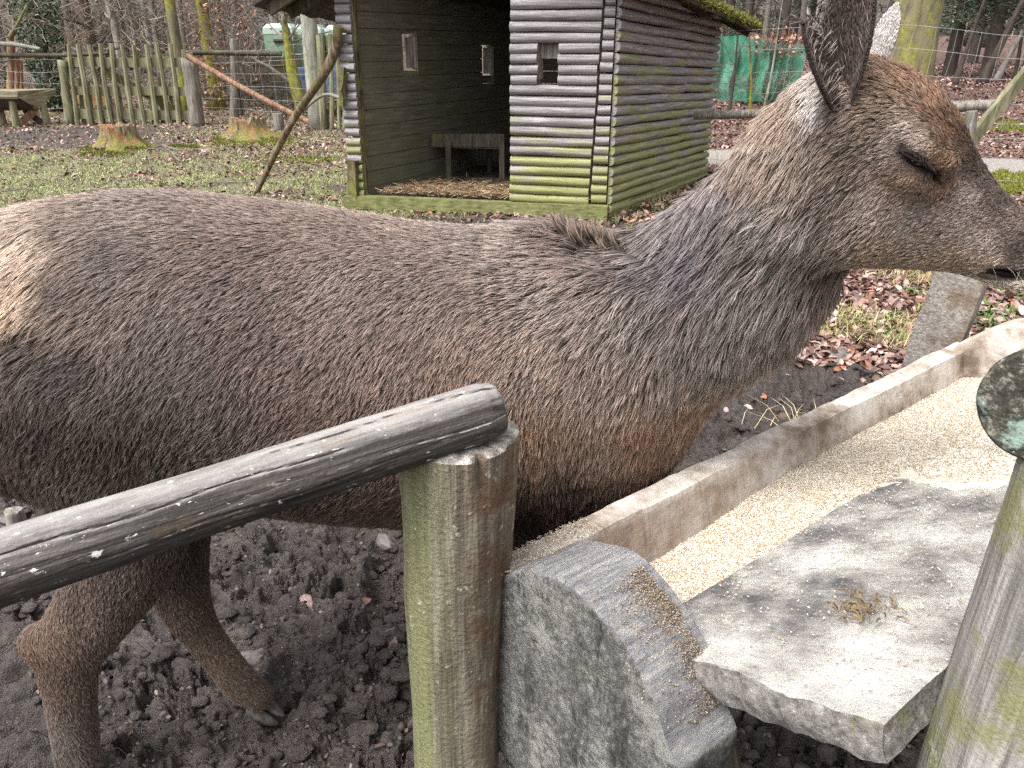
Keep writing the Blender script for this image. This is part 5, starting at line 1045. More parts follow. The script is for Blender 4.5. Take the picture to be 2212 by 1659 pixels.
def slope(sa, za, sb, zb, t0, t1, name, mat, thick, corr=0):
    nS, nTt = 60, 30; top = []; 
    for side in (0, 1):
        for i in range(nS + 1):
            for j in range(nTt + 1):
                k = i / nS; s_ = sa + (sb - sa) * k; z = za + (zb - za) * k - side * thick; t = t0 + (t1 - t0) * j / nTt; z += DRP * t
                z += corr * math.sin(t * 2 * math.pi / .076) ; top.append(P3(s_ , t, z))
    n0 = (nS + 1) * (nTt + 1); ix = lambda i, j, s_: s_ * n0 + i * (nTt + 1) + j; F_ = []
    for i in range(nS):
        for j in range(nTt): F_.append((ix(i, j, 0), ix(i + 1, j, 0), ix(i + 1, j + 1, 0), ix(i, j + 1, 0))); F_.append((ix(i, j, 1), ix(i, j + 1, 1), ix(i + 1, j + 1, 1), ix(i + 1, j, 1)))
    for i in range(nS): F_.append((ix(i, 0, 0), ix(i, 0, 1), ix(i + 1, 0, 1), ix(i + 1, 0, 0))); F_.append((ix(i, nTt, 0), ix(i + 1, nTt, 0), ix(i + 1, nTt, 1), ix(i, nTt, 1)))
    for j in range(nTt): F_.append((ix(0, j, 0), ix(0, j + 1, 0), ix(0, j + 1, 1), ix(0, j, 1))); F_.append((ix(nS, j, 0), ix(nS, j, 1), ix(nS, j + 1, 1), ix(nS, j + 1, 0)))
    mb = MB(); mb.add(top, F_); return mb.build(name, mat, SHED)
T0 = -.35; T1 = tb_
slope(s3 + .44, zr, ridge_s, zrg, T0, T1, 'roof', MAT_ROOF, .035, .008); slope(-.57, zl, ridge_s, zrg, T0, T1, 'roof', MAT_ROOF, .035, .012)
m = MB(); 
for (s_, z_, s2_, z2_) in ((-.5, zl - .05, ridge_s, zrg - .06), (s3 + .38, zr - .05, ridge_s, zrg - .06)):
    for t in (T0 + .1, 0.0, WL * .5, WL): m.beam(P3(s_, t, z_ + DRP * t), P3(s2_, t, z2_ + DRP * t), .05, .09)
m.build('rafter', G['dark_wood'], SHED)
gp = MB(); gp.add([P3(-.02, .04, TOPZ - .05), P3(s3, .04, TOPZ - .05), P3(ridge_s, .04, zrg - .04), P3(-.02, WL - .02, TOPZ - .05), P3(s3, WL - .02, TOPZ - .05), P3(ridge_s, WL - .02, zrg - .04)], [(0, 1, 2), (3, 5, 4), (0, 3, 4, 1)]); gp.build('gable', G['dark_wood'], SHED)
# moss cushions along the right eave and the back edge
mm = MB(); g_ = np.random.default_rng(8); K_ = 46
Vm = []; Fm = []; nu_, nv_ = 150, 16
for i in range(nu_ + 1):
    t = T0 + (T1 + .03 - T0) * i / nu_
    for j in range(nv_):
        a = 2 * math.pi * j / nv_; rx = .11; rz = .05; nzm = float(fbm(t * 7, math.cos(a) * 1.5, math.sin(a) * 1.5, 4, 81)); q = (.45 + 1.1 * nzm)
        Vm.append(P3(s3 + .36 + rx * q * math.cos(a), t, zr + DRP * t + .045 + .01 + rz * q * math.sin(a) + (-.35 * rx * q * math.cos(a))))
mm.add(Vm, [(i * nv_ + k, (i + 1) * nv_ + k, (i + 1) * nv_ + (k + 1) % nv_, i * nv_ + (k + 1) % nv_) for i in range(nu_) for k in range(nv_)] + [tuple(range(nv_)), tuple(nu_ * nv_ + k for k in range(nv_))[::-1]])
roofmoss = mm.build('moss', MAT_MOSS, SHED, True)
def fuzz(name, Vv, Ff, N, L, mat_cols, parent, seed, up=.6):
    g = np.random.default_rng(seed); Vv = np.asarray(Vv, float); tri = []
    for f in Ff:
        for k in range(1, len(f) - 1): tri.append((f[0], f[k], f[k + 1]))
    tri = np.array(tri); cr_ = np.cross(Vv[tri[:, 1]] - Vv[tri[:, 0]], Vv[tri[:, 2]] - Vv[tri[:, 0]]); ar = np.linalg.norm(cr_, axis=1) + 1e-12; ti = g.choice(len(tri), N, p=ar / ar.sum()); u, v = g.random(N), g.random(N); k = u + v > 1; u[k] = 1 - u[k]; v[k] = 1 - v[k]
    A, B, C_ = Vv[tri[ti, 0]], Vv[tri[ti, 1]], Vv[tri[ti, 2]]; P = A + u[:, None] * (B - A) + v[:, None] * (C_ - A); cen = Vv.mean(0); nr = cr_[ti] / ar[ti][:, None]
    d = nr + g.normal(0, .45, (N, 3)); d[:, 2] += up; d /= np.linalg.norm(d, axis=1)[:, None]; s_ = np.cross(d, g.normal(0, 1, (N, 3))); s_ /= np.linalg.norm(s_, axis=1)[:, None]; l = L * g.uniform(.4, 1.4, N)[:, None]; w_ = l * .16
    VV = np.stack([P - s_ * w_, P + s_ * w_, P + d * l], 1).reshape(-1, 3); FF = np.arange(N * 3).reshape(-1, 3); Cq = np.array([lin_v(np.array(q) / 255) for q in mat_cols]); cc = Cq[g.integers(0, len(Cq), N)] * g.uniform(.6, 1.3, (N, 1))
    o = fastmesh(name, VV, FF, MAT_LEAF, parent, attrs=[('col', 'POINT', np.repeat(cc, 3, 0))]); o['kind'] = 'stuff'; return o
MOSSC = [(124, 126, 50), (98, 102, 36), (152, 152, 84), (80, 80, 34)]
fuzz('moss_tips', Vm, mm.f, 9000, .035, MOSSC, roofmoss, 4)
# straw on the shelter floor
def strawmass(name, N, fn, L, r, cols, label):
    g = np.random.default_rng(17); hc_V = []; hc_F = []; cc = []; n = 0; C = [lin_v(np.array(q) / 255) for q in cols]
    Vv = []; 
    for i in range(N):
        p, up = fn(g); a = g.random() * 6.28; d = Vector((math.cos(a), math.sin(a), g.normal(0, .22))) * L * g.uniform(.3, 1); q = Vector((-math.sin(a), math.cos(a), 0)) * r; p = Vector(p) + Vector((0, 0, abs(g.normal(0, up))))
        k = Vector((0, 0, r * 1.5)); Vv += [p - d / 2 - q, p - d / 2 + q, p + d / 2 + q, p + d / 2 - q, p + k - d / 2, p + k + d / 2]; cc += [C[g.integers(0, len(C))] * g.uniform(.6, 1.25)] * 6
    f = np.array([[0, 1, 4], [1, 2, 5], [1, 5, 4], [3, 0, 4], [3, 4, 5], [2, 3, 5]]); F_ = (f[None] + 6 * np.arange(N)[:, None, None]).reshape(-1, 3)
    o = fastmesh(name, np.array([tuple(v) for v in Vv]), F_, MAT_LEAF, attrs=[('col', 'POINT', np.array(cc))]); return tag(o, label, 'straw', kind='stuff')
def stp(g):
    s_ = g.uniform(.25, s3 - .1); t = abs(g.normal(.0, .35)); return P3(s_, min(t, WL - .1), .15 + .03 * g.random()), .02
strawmass('straw', 2600, stp, .17, .0028, [(160, 136, 102), (136, 110, 80), (112, 88, 64), (176, 156, 124), (90, 70, 54)], 'loose yellow straw strewn over the shelter floor')
# crib inside the shelter
CR = thing('feeding_rack', P3(1.6, 1.2, .15), 'low grey board rack on legs in the dark of the shelter', 'feeding rack')
def pin(px, py, t):                                             # point inside at distance t behind the front
    A = FL + SDn * t; return on_vplane(px, py, A, FDn)
m = MB(); m.beam(pin(935, 303, 1.0), pin(1090, 303, 1.0), .025, .13, jit=.002, nseg=4); m.build('front_board', G['dark_wood'], CR)
m = MB(); m.beam(pin(935, 303, 1.0), pin(960, 300, 1.75), .025, .13, jit=.002, nseg=2); m.build('side_board', G['dark_wood'], CR)
for px, t in ((968, .97), (1084, .97), (985, 1.7), (1057, 1.7)):
    p = pin(px, 320, t); m = MB(); m.beam((p.x, p.y, .1), (p.x, p.y, p.z + .08), .055, .05, jit=.002, nseg=3); m.build('leg', G['dark_wood'], CR)
m = MB(); q = [pin(935, 312, 1.0), pin(1090, 312, 1.0), pin(1075, 310, 1.7), pin(962, 310, 1.7)]; zf_ = q[0].z - .03; m.hexa([(p.x, p.y, zf_ + d) for d in (0, .02) for p in q]); m.build('tray', G['dark_wood'], CR)
# ---------------------------------------------------------------- poles and posts by the shelter
def simple_log(name, pts, r0, r1, mat, label, cat, group=None, n=12, rough=.2, seed=1, K=26):
    P = crom([tuple(p) for p in pts], max(3, K // len(pts))); o = Vector(P[0]); m = MB(); m.tube(P - np.array(o), np.linspace(r0, r1, len(P)), n, True, rough, seed); ob = m.build(name, mat, None, True, 50); ob.location = o; return tag(ob, label, cat, group)
BRACE_M = wood('split_brace_pole_wood', [(.3, lin(64, 50, 40)), (.5, lin(116, 98, 80)), (.7, lin(168, 156, 138))], (30, 30, 2.5), [(lin(104, 106, 50), 5, .5, .62, .6)])
a = onG(548, 418); b = P3(.03, -.10, 0); bz = on_vplane(748, 62, FL, FDn).z
md_ = atY(645, 240, (a.y + b[1]) / 2 + .1)
simple_log('brace_pole', [a - Vector((0, 0, .05)), atY(585, 352, a.y - .2), atY(622, 278, a.y - .4), md_, atY(692, 172, b[1] + .12), atY(722, 112, b[1] + .03), Vector((b[0] + .02, b[1] - .02, bz + .02))], .027, .05, BRACE_M, 'crooked mossy pole propped against the left edge of the shelter', 'pole', n=18, seed=4, rough=.35)
a = onG(612, 276); simple_log('branch_pole', [a, atY(655, 238, a.y - 1.2), atY(700, 205, a.y - 2.2), (P3(.0, .1, 1.0))], .032, .022, G['grey_wood'], 'thin grey branch leaning from a stake to the shelter wall', 'pole')
a = atY(403, 121, 16.2); b = onG(692, 277); simple_log('slanting_pole', [a, a.lerp(b, .5) + Vector((0, 0, -.04)), b], .055, .06, G['red_wood'], 'peeled reddish pole slanting down from the gate post to the ground', 'pole', seed=6)
a = onG(604, 281); simple_log('stake', [a - Vector((0, 0, .05)), a + Vector((0, 0, .31))], .105, .10, G['grey_wood'], 'short thick grey stake behind the second stump', 'stake', n=14)
a = onG(506, 262); t_ = atY(506, 84, a.y); simple_log('weathered_post', [a, a.lerp(t_, .5) + Vector((.02, 0, 0)), t_], .10, .085, G['grey_wood'], 'tall weathered grey post beside the slanting reddish pole', 'post', n=14, rough=.4, seed=7)
a = atY(418, 113, 17.2); b = atY(608, 116, 17.2); simple_log('top_rail', [a, a.lerp(b, .5), b], .055, .05, G['dark_wood'], 'dark horizontal rail running right from the gate post at its top', 'rail', seed=8)
a = onG(535, 230); simple_log('leaning_plank', [atY(541, 190, 18.3), atY(512, 122, 18.0)], .05, .05, G['grey_wood'], 'pale plank leaning behind the tall weathered post', 'plank', n=4)
a = onG(527, 246); simple_log('prop', [atY(525, 246, 17.4), atY(513, 175, 17.1)], .045, .04, G['dark_wood'], 'dark prop leaning on the tall weathered post', 'prop')
# ---- gate / picket panel
Yg = 15.6
GATE = thing('picket_fence', onG(290, 270), 'old grey-green picket panel of leaning pales behind the first stump', 'fence')
gy_ = GATE.location.y
def gpt(cx, cy): return atY(cx * .3515, cy * .3515, gy_)
def plank(mb, a, b, w_, t_, jit=.006, nseg=5): mb.beam(a, b, w_, t_, (0, 1, 0), jit=jit, nseg=nseg)
for (x0, y0, x1, y1, hh) in ((400, 383, 1135, 385, .28), (432, 558, 1190, 562, .27), (430, 700, 1190, 712, .30)):
    m = MB(); a, b = gpt(x0, y0), gpt(x1, y1); m.beam(a + Vector((0, .06, 0)), b + Vector((0, .06, 0)), .04, hh * .62, jit=.004, nseg=8); m.build('rail', G['fence_wood'], GATE)
m = MB(); m.beam(gpt(590, 415) + Vector((0, .12, 0)), gpt(1180, 745) + Vector((0, .12, 0)), .035, .16, jit=.004, nseg=8); m.build('brace', G['mossy_wood'], GATE)
tall = [(420, 478, 272, 775), (480, 560, 272, 775), (545, 625, 275, 775), (615, 690, 268, 775), (685, 745, 268, 775), (748, 820, 272, 775), (822, 890, 275, 780), (902, 968, 272, 780), (965, 1040, 270, 785), (1045, 1105, 268, 790), (1125, 1190, 305, 795)]
for i, (x0, x1, y0, y1) in enumerate(tall):
    m = MB(); a, b = gpt(x0, y0), gpt(x1, y1); md2 = a.lerp(b, .5) + Vector((random.uniform(-.03, .03), 0, 0)); m.tube(crom([tuple(a), tuple(md2), tuple(b)], 4), np.linspace(.042, .052, 9) * random.uniform(.85, 1.1), 6, True, .3, i + 3); m.build('pale', G['fence_wood'], GATE)
for i, x in enumerate(range(455, 1180, 62)):
    m = MB(); x += random.uniform(-8, 8); a, b = gpt(x, 480 + random.uniform(-6, 90)), gpt(x + 30 + random.uniform(-6, 10), 780); m.tube([a + Vector((0, .16, 0)), b + Vector((0, .16, 0))], [.036, .042], 6, True, .2, i); m.build('pale', G['fence_wood'], GATE)
for (x0, x1, y0, y1, r_) in ((380, 430, 370, 770, .085), (1165, 1215, 360, 790, .16)):
    m = MB(); a, b = gpt(x0, y0), gpt(x1, y1); m.tube(crom([tuple(a), tuple(a.lerp(b, .5)), tuple(b)], 5), r_, 12, True, .35, 5); m.build('post', G['grey_wood'] if x0 > 1000 else G['fence_wood'], GATE, True)
# small fence beside the shelter
F2 = thing('picket_fence', onG(722, 281), 'small picket fence end with a tall corner post beside the shelter', 'fence'); y2 = F2.location.y
def g2(cx, cy): return atY(cx * .3515, cy * .3515, y2)
for i, (x, y0, y1, r_) in enumerate(((1975, 215, 805, .075), (2035, 205, 800, .045), (2080, 330, 790, .04), (2112, 330, 785, .04), (2145, 340, 780, .04))):
    m = MB(); m.tube(crom([tuple(g2(x - 8, y0)), tuple(g2(x + 3, (y0 + y1) / 2)), tuple(g2(x + 5, y1))], 4), r_, 8, True, .25, i); m.build('pale', G['fence_wood'], F2)
for yy in (335, 690): m = MB(); m.beam(g2(1965, yy) + Vector((0, .09, 0)), g2(2230, yy + 10) + Vector((0, .09, 0)), .04, .1, jit=.003, nseg=4); m.build('rail', G['mossy_wood'], F2)
# ---- wire fences
wr = NT('galvanised_wire'); MAT_WIRE = wr.done(lin(158, 160, 160), .5, spec=.5)
def wire_panel(name, A, B, zb, zt, hs, vstep, r, label, sag=.05, seed=1, skew=0.):
    g = np.random.default_rng(seed); m = MB(); A = Vector(A); B = Vector(B); L = (B - A).length; n = max(4, int(L / .35)); H_ = len(hs)
    dz = [fbm(np.linspace(0, L * .6, n + 1), np.full(n + 1, i * .35), 0, 3, seed) - .5 for i in range(H_)]
    dy = [fbm(np.linspace(0, L * .6, n + 1), np.full(n + 1, i * .5), 7, 3, seed) - .5 for i in range(H_)]
    def at(i, k):
        t = k / n; p = A.lerp(B, t); gz_ = gh(p.x, p.y); return Vector((p.x, p.y + float(dy[i][k]) * sag, gz_ + zb + (zt - zb) * hs[i] + float(dz[i][k]) * sag * 2.4))
    for i in range(H_): m.tube([at(i, k) for k in range(n + 1)], r, 4, False)
    nv = int(L / vstep)
    for q in range(nv):
        t = (q + .5) * n / nv; k0 = min(n - 1, int(t)); f = t - k0; off = g.normal(0, .01); m.tube([at(i, k0).lerp(at(i, k0 + 1), f) + Vector((off + g.normal(0, .008) + skew * (hs[i] - .5), 0, 0)) for i in range(H_)], r * .8, 4, False)
    o = m.build(name, MAT_WIRE); return tag(o, label, 'wire fence')
wA = flat_(atY(1518, 200, 9.6)); wB = flat_(atY(2330, 150, 7.6))
wire_panel('wire_fence', wA, wB, .12, 1.62, [0, .10, .21, .33, .46, .6, .74, .87, 1], .19, .0016, 'sagging square-mesh wire fence stretched behind the deer head', .09, 3, .10)
wA = flat_(atY(418, 200, 17.5)); wB = flat_(atY(735, 200, 15.8))
wire_panel('wire_fence', wA, wB, .1, 1.45, [0, .14, .3, .48, .66, .83, 1], .3, .0024, 'grey mesh wire fence between the gate and the shelter', .1, 5)
wA = flat_(atY(-60, 200, 17.8)); wB = flat_(atY(135, 200, 17.2))
wire_panel('wire_fence', wA, wB, .1, 1.3, [0, .2, .4, .6, .8, 1], .3, .0024, 'mesh wire fence behind the background trough at the left edge', .1, 6)
for i, (x0, y0, x1, y1, l_) in enumerate(((-20, 94, 88, 106, 'upper'), (-20, 118, 235, 115, 'lower'))):
    a, b = atY(x0, y0, 17.6), atY(x1, y1, 17.0); simple_log('fence_rail', [a, a.lerp(b, .5) + Vector((0, 0, .03 - .06 * i)), b], .05, .035, G['dark_wood' if i else 'grey_wood'], '%s of the two thin rails crossing the left edge above the background trough' % l_, 'rail', seed=i + 20)
for i, (px, y0, l_) in enumerate(((26, 90, 'reddish weathered post just right of the frame edge behind the trough'), (38, 120, 'thin post close beside the reddish weathered post'), (47, 130, 'thinnest of the three posts behind the background trough'))):
    a = onG(px, 240); simple_log('fence_post', [atY(px, 232, 17.7), atY(px - 1, y0, 17.7)], .085 - .02 * i, .07 - .02 * i, G['red_wood'], l_, 'post', n=10, seed=i + 30)
# ---- background trough
BT = thing('feed_trough', onG(75, 272), 'V-shaped board feed trough on round legs at the left edge', 'trough'); yb = BT.location.y
def bp(cx, cy, dy=0): p = atY(cx * .3515, cy * .3515, yb + dy); return p
tw_ = wood('pale_grey_trough_boards', [(.3, lin(112, 104, 84)), (.55, lin(154, 146, 120)), (.75, lin(182, 174, 150))], (3, 3, 30))
e0, e1, e2, e3 = bp(110, 592, -.35), bp(325, 548, .35), bp(235, 668, 0), bp(110, 592, -.35)
Lx = Vector((-3.2, -.25, 0))
def quadslab(name, q, th_, mat, par):
    q = [Vector(p) for p in q]; n_ = (q[1] - q[0]).cross(q[2] - q[1]).normalized() * th_; m = MB(); m.hexa([tuple(p) for p in q] + [tuple(p + n_) for p in q]); return m.build(name, mat, par)
nf0, nf1 = bp(105, 596, -.35), bp(118, 562, -.40)
quadslab('end_board', [bp(110, 600, -.35), bp(235, 668, 0), bp(335, 560, .35), bp(335, 545, .35)], .04, tw_, BT)
m = MB(); m.add([tuple(bp(108, 560, -.35)), tuple(bp(340, 545, .35)), tuple(bp(340, 580, .35)), tuple(bp(232, 668, 0)), tuple(bp(108, 598, -.35)), *[tuple(p + Vector((-.04, 0, 0))) for p in (bp(108, 560, -.35), bp(340, 545, .35), bp(340, 580, .35), bp(232, 668, 0), bp(108, 598, -.35))]], [(0, 1, 2, 3, 4), (9, 8, 7, 6, 5), (0, 5, 6, 1), (1, 6, 7, 2), (2, 7, 8, 3), (3, 8, 9, 4), (4, 9, 5, 0)]); BT.children[0].data.clear_geometry() if False else None; m.build('end_panel', tw_, BT)
quadslab('side_plank', [bp(108, 560, -.36), bp(108, 598, -.36), bp(108, 598, -.36) + Lx, bp(108, 560, -.36) + Lx], .05, tw_, BT)
quadslab('side_plank', [bp(232, 668, 0) + Vector((-.05, 0, 0)), bp(108, 596, -.34), bp(108, 596, -.34) + Lx, bp(232, 668, 0) + Lx], .04, G['dark_wood'], BT)
quadslab('side_plank', [bp(330, 545, .35), bp(232, 668, .02), bp(232, 668, .02) + Lx, bp(330, 545, .35) + Lx], .04, tw_, BT)
for (x0, y0, x1, y1, r_, dy) in ((72, 595, 100, 780, .07, -.25), (262, 640, 292, 772, .075, .1), (-20, 600, 12, 715, .07, .2)):
    m = MB(); a, b = bp(x0, y0, dy), bp(x1, y1, dy); b.z = min(b.z, gh(b.x, b.y)); m.tube([a, b], [r_, r_], 10, True, .1); m.build('leg', G['fence_wood'], BT, True, 50)
m = MB(); m.beam(bp(112, 768, -.1), bp(225, 672, .1), .09, .14); m.build('cross_brace', G['red_wood'], BT)
m = MB(); m.beam(bp(150, 672, .15), bp(262, 760, .15), .07, .12); m.build('cross_brace', G['dark_wood'], BT)
a = onG(155, 230); m = MB(); b0_ = atY(84, 205, a.y); b1_ = atY(228, 208, a.y); m.beam(b0_, b1_, .05, .56, jit=.01, nseg=5); o = m.build('plank_panel', G['tan_wood']); tag(o, 'tan board panel standing behind the picket fence', 'board')
# ---- stumps
rot = NT('rotting_stump_wood'); rn = rot.noise(1, rot.coord((26, 26, 3.5)), 7, .7, .8)
rcx = rot.ramp(rn, [(.34, lin(58, 44, 34)), (.46, lin(112, 92, 72)), (.56, lin(158, 142, 120)), (.7, lin(190, 176, 154))]); spn = rot.n('SeparateXYZ'); rot.t.links.new(rot.tc.outputs['Object'], spn.inputs[0])
rcx = rot.mix(rot.mr(rot.noise(5, None, 4), .5, .55, 0, .85), rcx, rot.ramp(rot.noise(40, None, 5), [(.3, lin(104, 66, 40)), (.7, lin(168, 118, 78))]))
rcx = rot.mix(rot.math('MULTIPLY', rot.mr(rot.noise(7, None, 5), .42, .52), rot.mr(spn.outputs[2], .34, .06, .1, 1.)), rcx, rot.ramp(rot.noise(60, None, 5), [(.3, lin(84, 84, 40)), (.7, lin(138, 136, 74))])); MAT_STUMP = rot.done(rcx, .9, rn, .03, 1.)
def stump(px, py, r, h, flare, label, seed, jag=.08):
    c = onG(px, py); n, K = 72, 34; V_ = []
    for i in range(K + 1):
        t = i / K
        for j in range(n):
            a = 2 * math.pi * j / n; nz_ = float(fbm(math.cos(a) * 2.2 + seed, math.sin(a) * 2.2, t * .8, 4, seed)); rdg = abs(math.sin(a * 3.5 + seed)) ** 2; fib = float(vn(math.cos(a) * 9 + seed, math.sin(a) * 9, t * .6, seed + 9))
            rr_ = r * (1 + .22 * (nz_ - .5) + .16 * (fib - .5)) * (1 + flare * (1 - t) ** 3.2 * (.5 + 1.2 * nz_ + .6 * rdg)); top = h * (1 + jag * 8 * (float(fbm(math.cos(a) * 3, math.sin(a) * 3, seed, 3, seed + 4)) - .5))
            V_.append((rr_ * math.cos(a), rr_ * math.sin(a), -.04 + (top + .04) * t))
    nb = len(V_)
    for fr in (.9, .6, .3):
        for j in range(n):
            q = V_[K * n + j]; a = 2 * math.pi * j / n; V_.append((q[0] * fr, q[1] * fr, h * (1 - .12 * (1 - fr)) + (q[2] - h) * fr + .03 * (float(fbm(q[0] * fr * 20, q[1] * fr * 20, 0, 3, 2)) - .5)))
    F_ = [(i * n + k, i * n + (k + 1) % n, (i + 1) * n + (k + 1) % n, (i + 1) * n + k) for i in range(K + 3) for k in range(n)] + [tuple((K + 3) * n + k for k in range(n))]
    m = MB(); m.add(V_, F_); o = m.build('tree_stump', MAT_STUMP, None, True); o.location = c; tag(o, label, 'stump')
    Vl = np.array(V_[:n * (K // 2)]); Ff = [(i * n + k, i * n + (k + 1) % n, (i + 1) * n + (k + 1) % n, (i + 1) * n + k) for i in range(K // 4) for k in range(n) if math.sin(k * .26 + seed) > -.3]
    mo = fuzz('moss', Vl + np.array(c), Ff, 5000, .035, MOSSC + [(176, 176, 96)], o, seed); return o
stump(264, 322, .27, .36, 1.1, 'sawn tree stump with orange rot and a skirt of bright moss, nearer of the two', 3, .05)
stump(540, 300, .30, .33, 1.35, 'broad splintered old stump with spreading roots, farther of the two', 9, .09)
def mound(name, px, py, rx, ry, h, label, seed, cat='moss'):
    c = onG(px, py); n = 26; V_ = []
    for i in range(n + 1):
        for j in range(n + 1):
            u, v = -1 + 2 * i / n, -1 + 2 * j / n; f = max(0, 1 - u * u - v * v) ** .6; x, y = c.x + u * rx, c.y + v * ry; V_.append((x, y, gh(x, y) - .02 + f * h * (.4 + 1.2 * float(fbm(x * 6, y * 6, 0, 3, seed)))))
    F_ = [(i * (n + 1) + j, (i + 1) * (n + 1) + j, (i + 1) * (n + 1) + j + 1, i * (n + 1) + j + 1) for i in range(n) for j in range(n)]; m = MB(); m.add(V_, F_); o = m.build(name, MAT_MOSS, None, True); tag(o, label, cat, kind='stuff'); fuzz('moss_tips', V_, F_, 2500, .03, MOSSC, o, seed)
mound('moss', 225, 335, .45, .25, .06, 'bright moss cushion at the foot of the nearer stump', 3)
mound('moss', 400, 318, .35, .2, .04, 'patch of yellow moss right of the nearer stump', 4)
mound('moss', 560, 312, .8, .3, .05, 'moss patches in front of the farther stump', 5)
mound('moss', 2185, 412, .5, .35, .20, 'mossy hump under the deer nose', 6)
mound('moss', 2200, 275, .6, .4, .04, 'moss patch in the leaf litter at the right edge', 7)
mound('moss', 640, 345, .7, .4, .03, 'mossy patch behind the brace pole foot', 8)
# fallen branches by the stump
m = MB(); P0 = onG(300, 325)
for pts_ in (((330, 326), (352, 320), (372, 335), (392, 342)), ((372, 335), (384, 350), (396, 356)), ((320, 330), (350, 328), (400, 326)), ((352, 320), (380, 330), (405, 331))):
    q = [onG(*p) + Vector((0, 0, .03 + .03 * random.random())) for p in pts_]; m.tube(crom([tuple(p) for p in q], 5), np.linspace(.014, .006, 5 * (len(q) - 1) + 1), 6)
o = m.build('fallen_branch', G['grey_wood']); tag(o, 'forked fallen branch lying right of the nearer stump', 'branch')
# ---- dark plank wall, containers, barrels, tarp
a = onG(500, 205); yw = 22.5
WLL = thing('plank_wall', (atY(525, 200, yw).x, yw, gh(-7, yw)), 'low dark wall of horizontal planks behind the wire fence', 'wall')
for i in range(5):
    m = MB(); z_ = gh(-7, yw) + .2 + i * .21; pa_, pb_ = atY(436, 150, yw), atY(652, 150, yw); m.beam((pa_.x, yw + .02 * (i % 2), z_), (pb_.x, yw + .02 * (i % 2), z_), .06, .19, jit=.008, nseg=8); m.build('plank', G['dark_wood'], WLL)
gc_ = NT('pale_green_plastic'); gcc = gc_.mix(gc_.mr(gc_.noise(2.3, None, 8, .7), .42, .6, 0, .8), lin(142, 166, 146), lin(104, 122, 92)); MAT_GREENP = gc_.done(gcc, .5, gc_.noise(8), .01, .3)
gl_ = NT('pale_green_plastic_lid'); MAT_GLID = gl_.done(gl_.mix(gl_.mr(gl_.noise(2, None, 6), .45, .65, 0, .5), lin(176, 196, 184), lin(140, 156, 136)), .5)
def container(x0, x1, y0, Y, label, i):
    p0, p1, pt = atY(x0, 120, Y), atY(x1, 120, Y), atY(x0, y0, Y); wd = p1.x - p0.x; cx = (p0.x + p1.x) / 2; g0 = gh(cx, Y); T_ = thing('glass_container', (cx, Y + wd / 2, g0), label, 'container', 'green collection containers behind the shelter'); zt = pt.z
    def ring(z, k): return [(cx - wd / 2 * k, Y + wd / 2 * (1 - k), z), (cx + wd / 2 * k, Y + wd / 2 * (1 - k), z), (cx + wd / 2 * k, Y + wd / 2 * (1 + k), z), (cx - wd / 2 * k, Y + wd / 2 * (1 + k), z)]
    m = MB(); m.hexa(ring(g0 + .05, .93) + ring(zt - .28, .98)); o = m.build('body', MAT_GREENP, T_)
    m = MB(); m.hexa(ring(zt - .277, 1.0) + ring(zt - .12, .97)); m.hexa(ring(zt - .119, .97) + ring(zt, .7)); m.build('lid', MAT_GLID, T_)
    m = MB(); m.tube([(cx - wd * .15, Y - .012, zt - .45), (cx + wd * .15, Y - .012, zt - .45)], .05, 8); m.build('handle', G['dark_wood'], T_)
container(573, 637, 50, 23.5, 'pale green container left of the mossy crooked tree', 0)
container(639, 698, 52, 23.8, 'pale green container between the mossy crooked tree and the thick trunk', 1)
container(705, 762, 54, 24.1, 'pale green container right of the thick trunk, partly behind the shelter', 2)
bl_ = NT('faded_blue_plastic'); MAT_BLUE = bl_.done(bl_.mix(bl_.mr(bl_.noise(4, None, 5), .4, .6), lin(72, 88, 120), lin(104, 116, 136)), .5)
def barrel(px, pyb, pyt, Y, r, label):
    p = atY(px, pyb, Y); t_ = atY(px, pyt, Y); z0_, z1_ = p.z, t_.z; m = MB(); K = 16; zz = np.linspace(z0_, z1_, K); rr_ = r * np.array([.93, 1, 1, 1, 1.03, 1, 1, 1, 1, 1, 1.03, 1, 1, 1, .98, .9]); m.tube([(0, 0, z - z0_) for z in zz], rr_, 20); o = m.build('barrel', MAT_BLUE, None, True, 40); o.location = (p.x, Y, z0_); tag(o, label, 'barrel')
barrel(655, 205, 145, 21.0, .30, 'faded blue barrel beside the thick trunk'); barrel(728, 205, 148, 20.5, .24, 'blue barrel behind the small picket fence')
def tarp(name, px, py, w_, d_, h, col, label, seed):
    c = onG(px, py); n = 30; V_ = []
    for i in range(n + 1):
        for j in range(n + 1):
            u, v = -1 + 2 * i / n, -1 + 2 * j / n; f = max(0, 1 - u * u) * max(0, 1 - v * v); V_.append((c.x + u * w_ + .1 * math.sin(v * 5), c.y + v * d_, gh(c.x, c.y) + h * f ** .6 * (.3 + 1.5 * float(fbm(u * 3, v * 3, seed, 4, seed)))))
    m = MB(); m.add(V_, [(i * (n + 1) + j, (i + 1) * (n + 1) + j, (i + 1) * (n + 1) + j + 1, i * (n + 1) + j + 1) for i in range(n) for j in range(n)]); t = NT(name + '_sheet'); o = m.build(name, t.done(t.mix(t.mr(t.noise(4, None, 4), .4, .6), col, tuple(x * .5 for x in col)), .5), None, False); tag(o, label, 'tarpaulin')
tarp('tarpaulin', 572, 214, .75, .5, .35, lin(110, 150, 146), 'crumpled turquoise tarpaulin on the ground before the plank wall', 3)
tarp('tarpaulin', 540, 218, .6, .3, .12, lin(60, 66, 76), 'flat dark sheet beside the turquoise tarpaulin', 5)
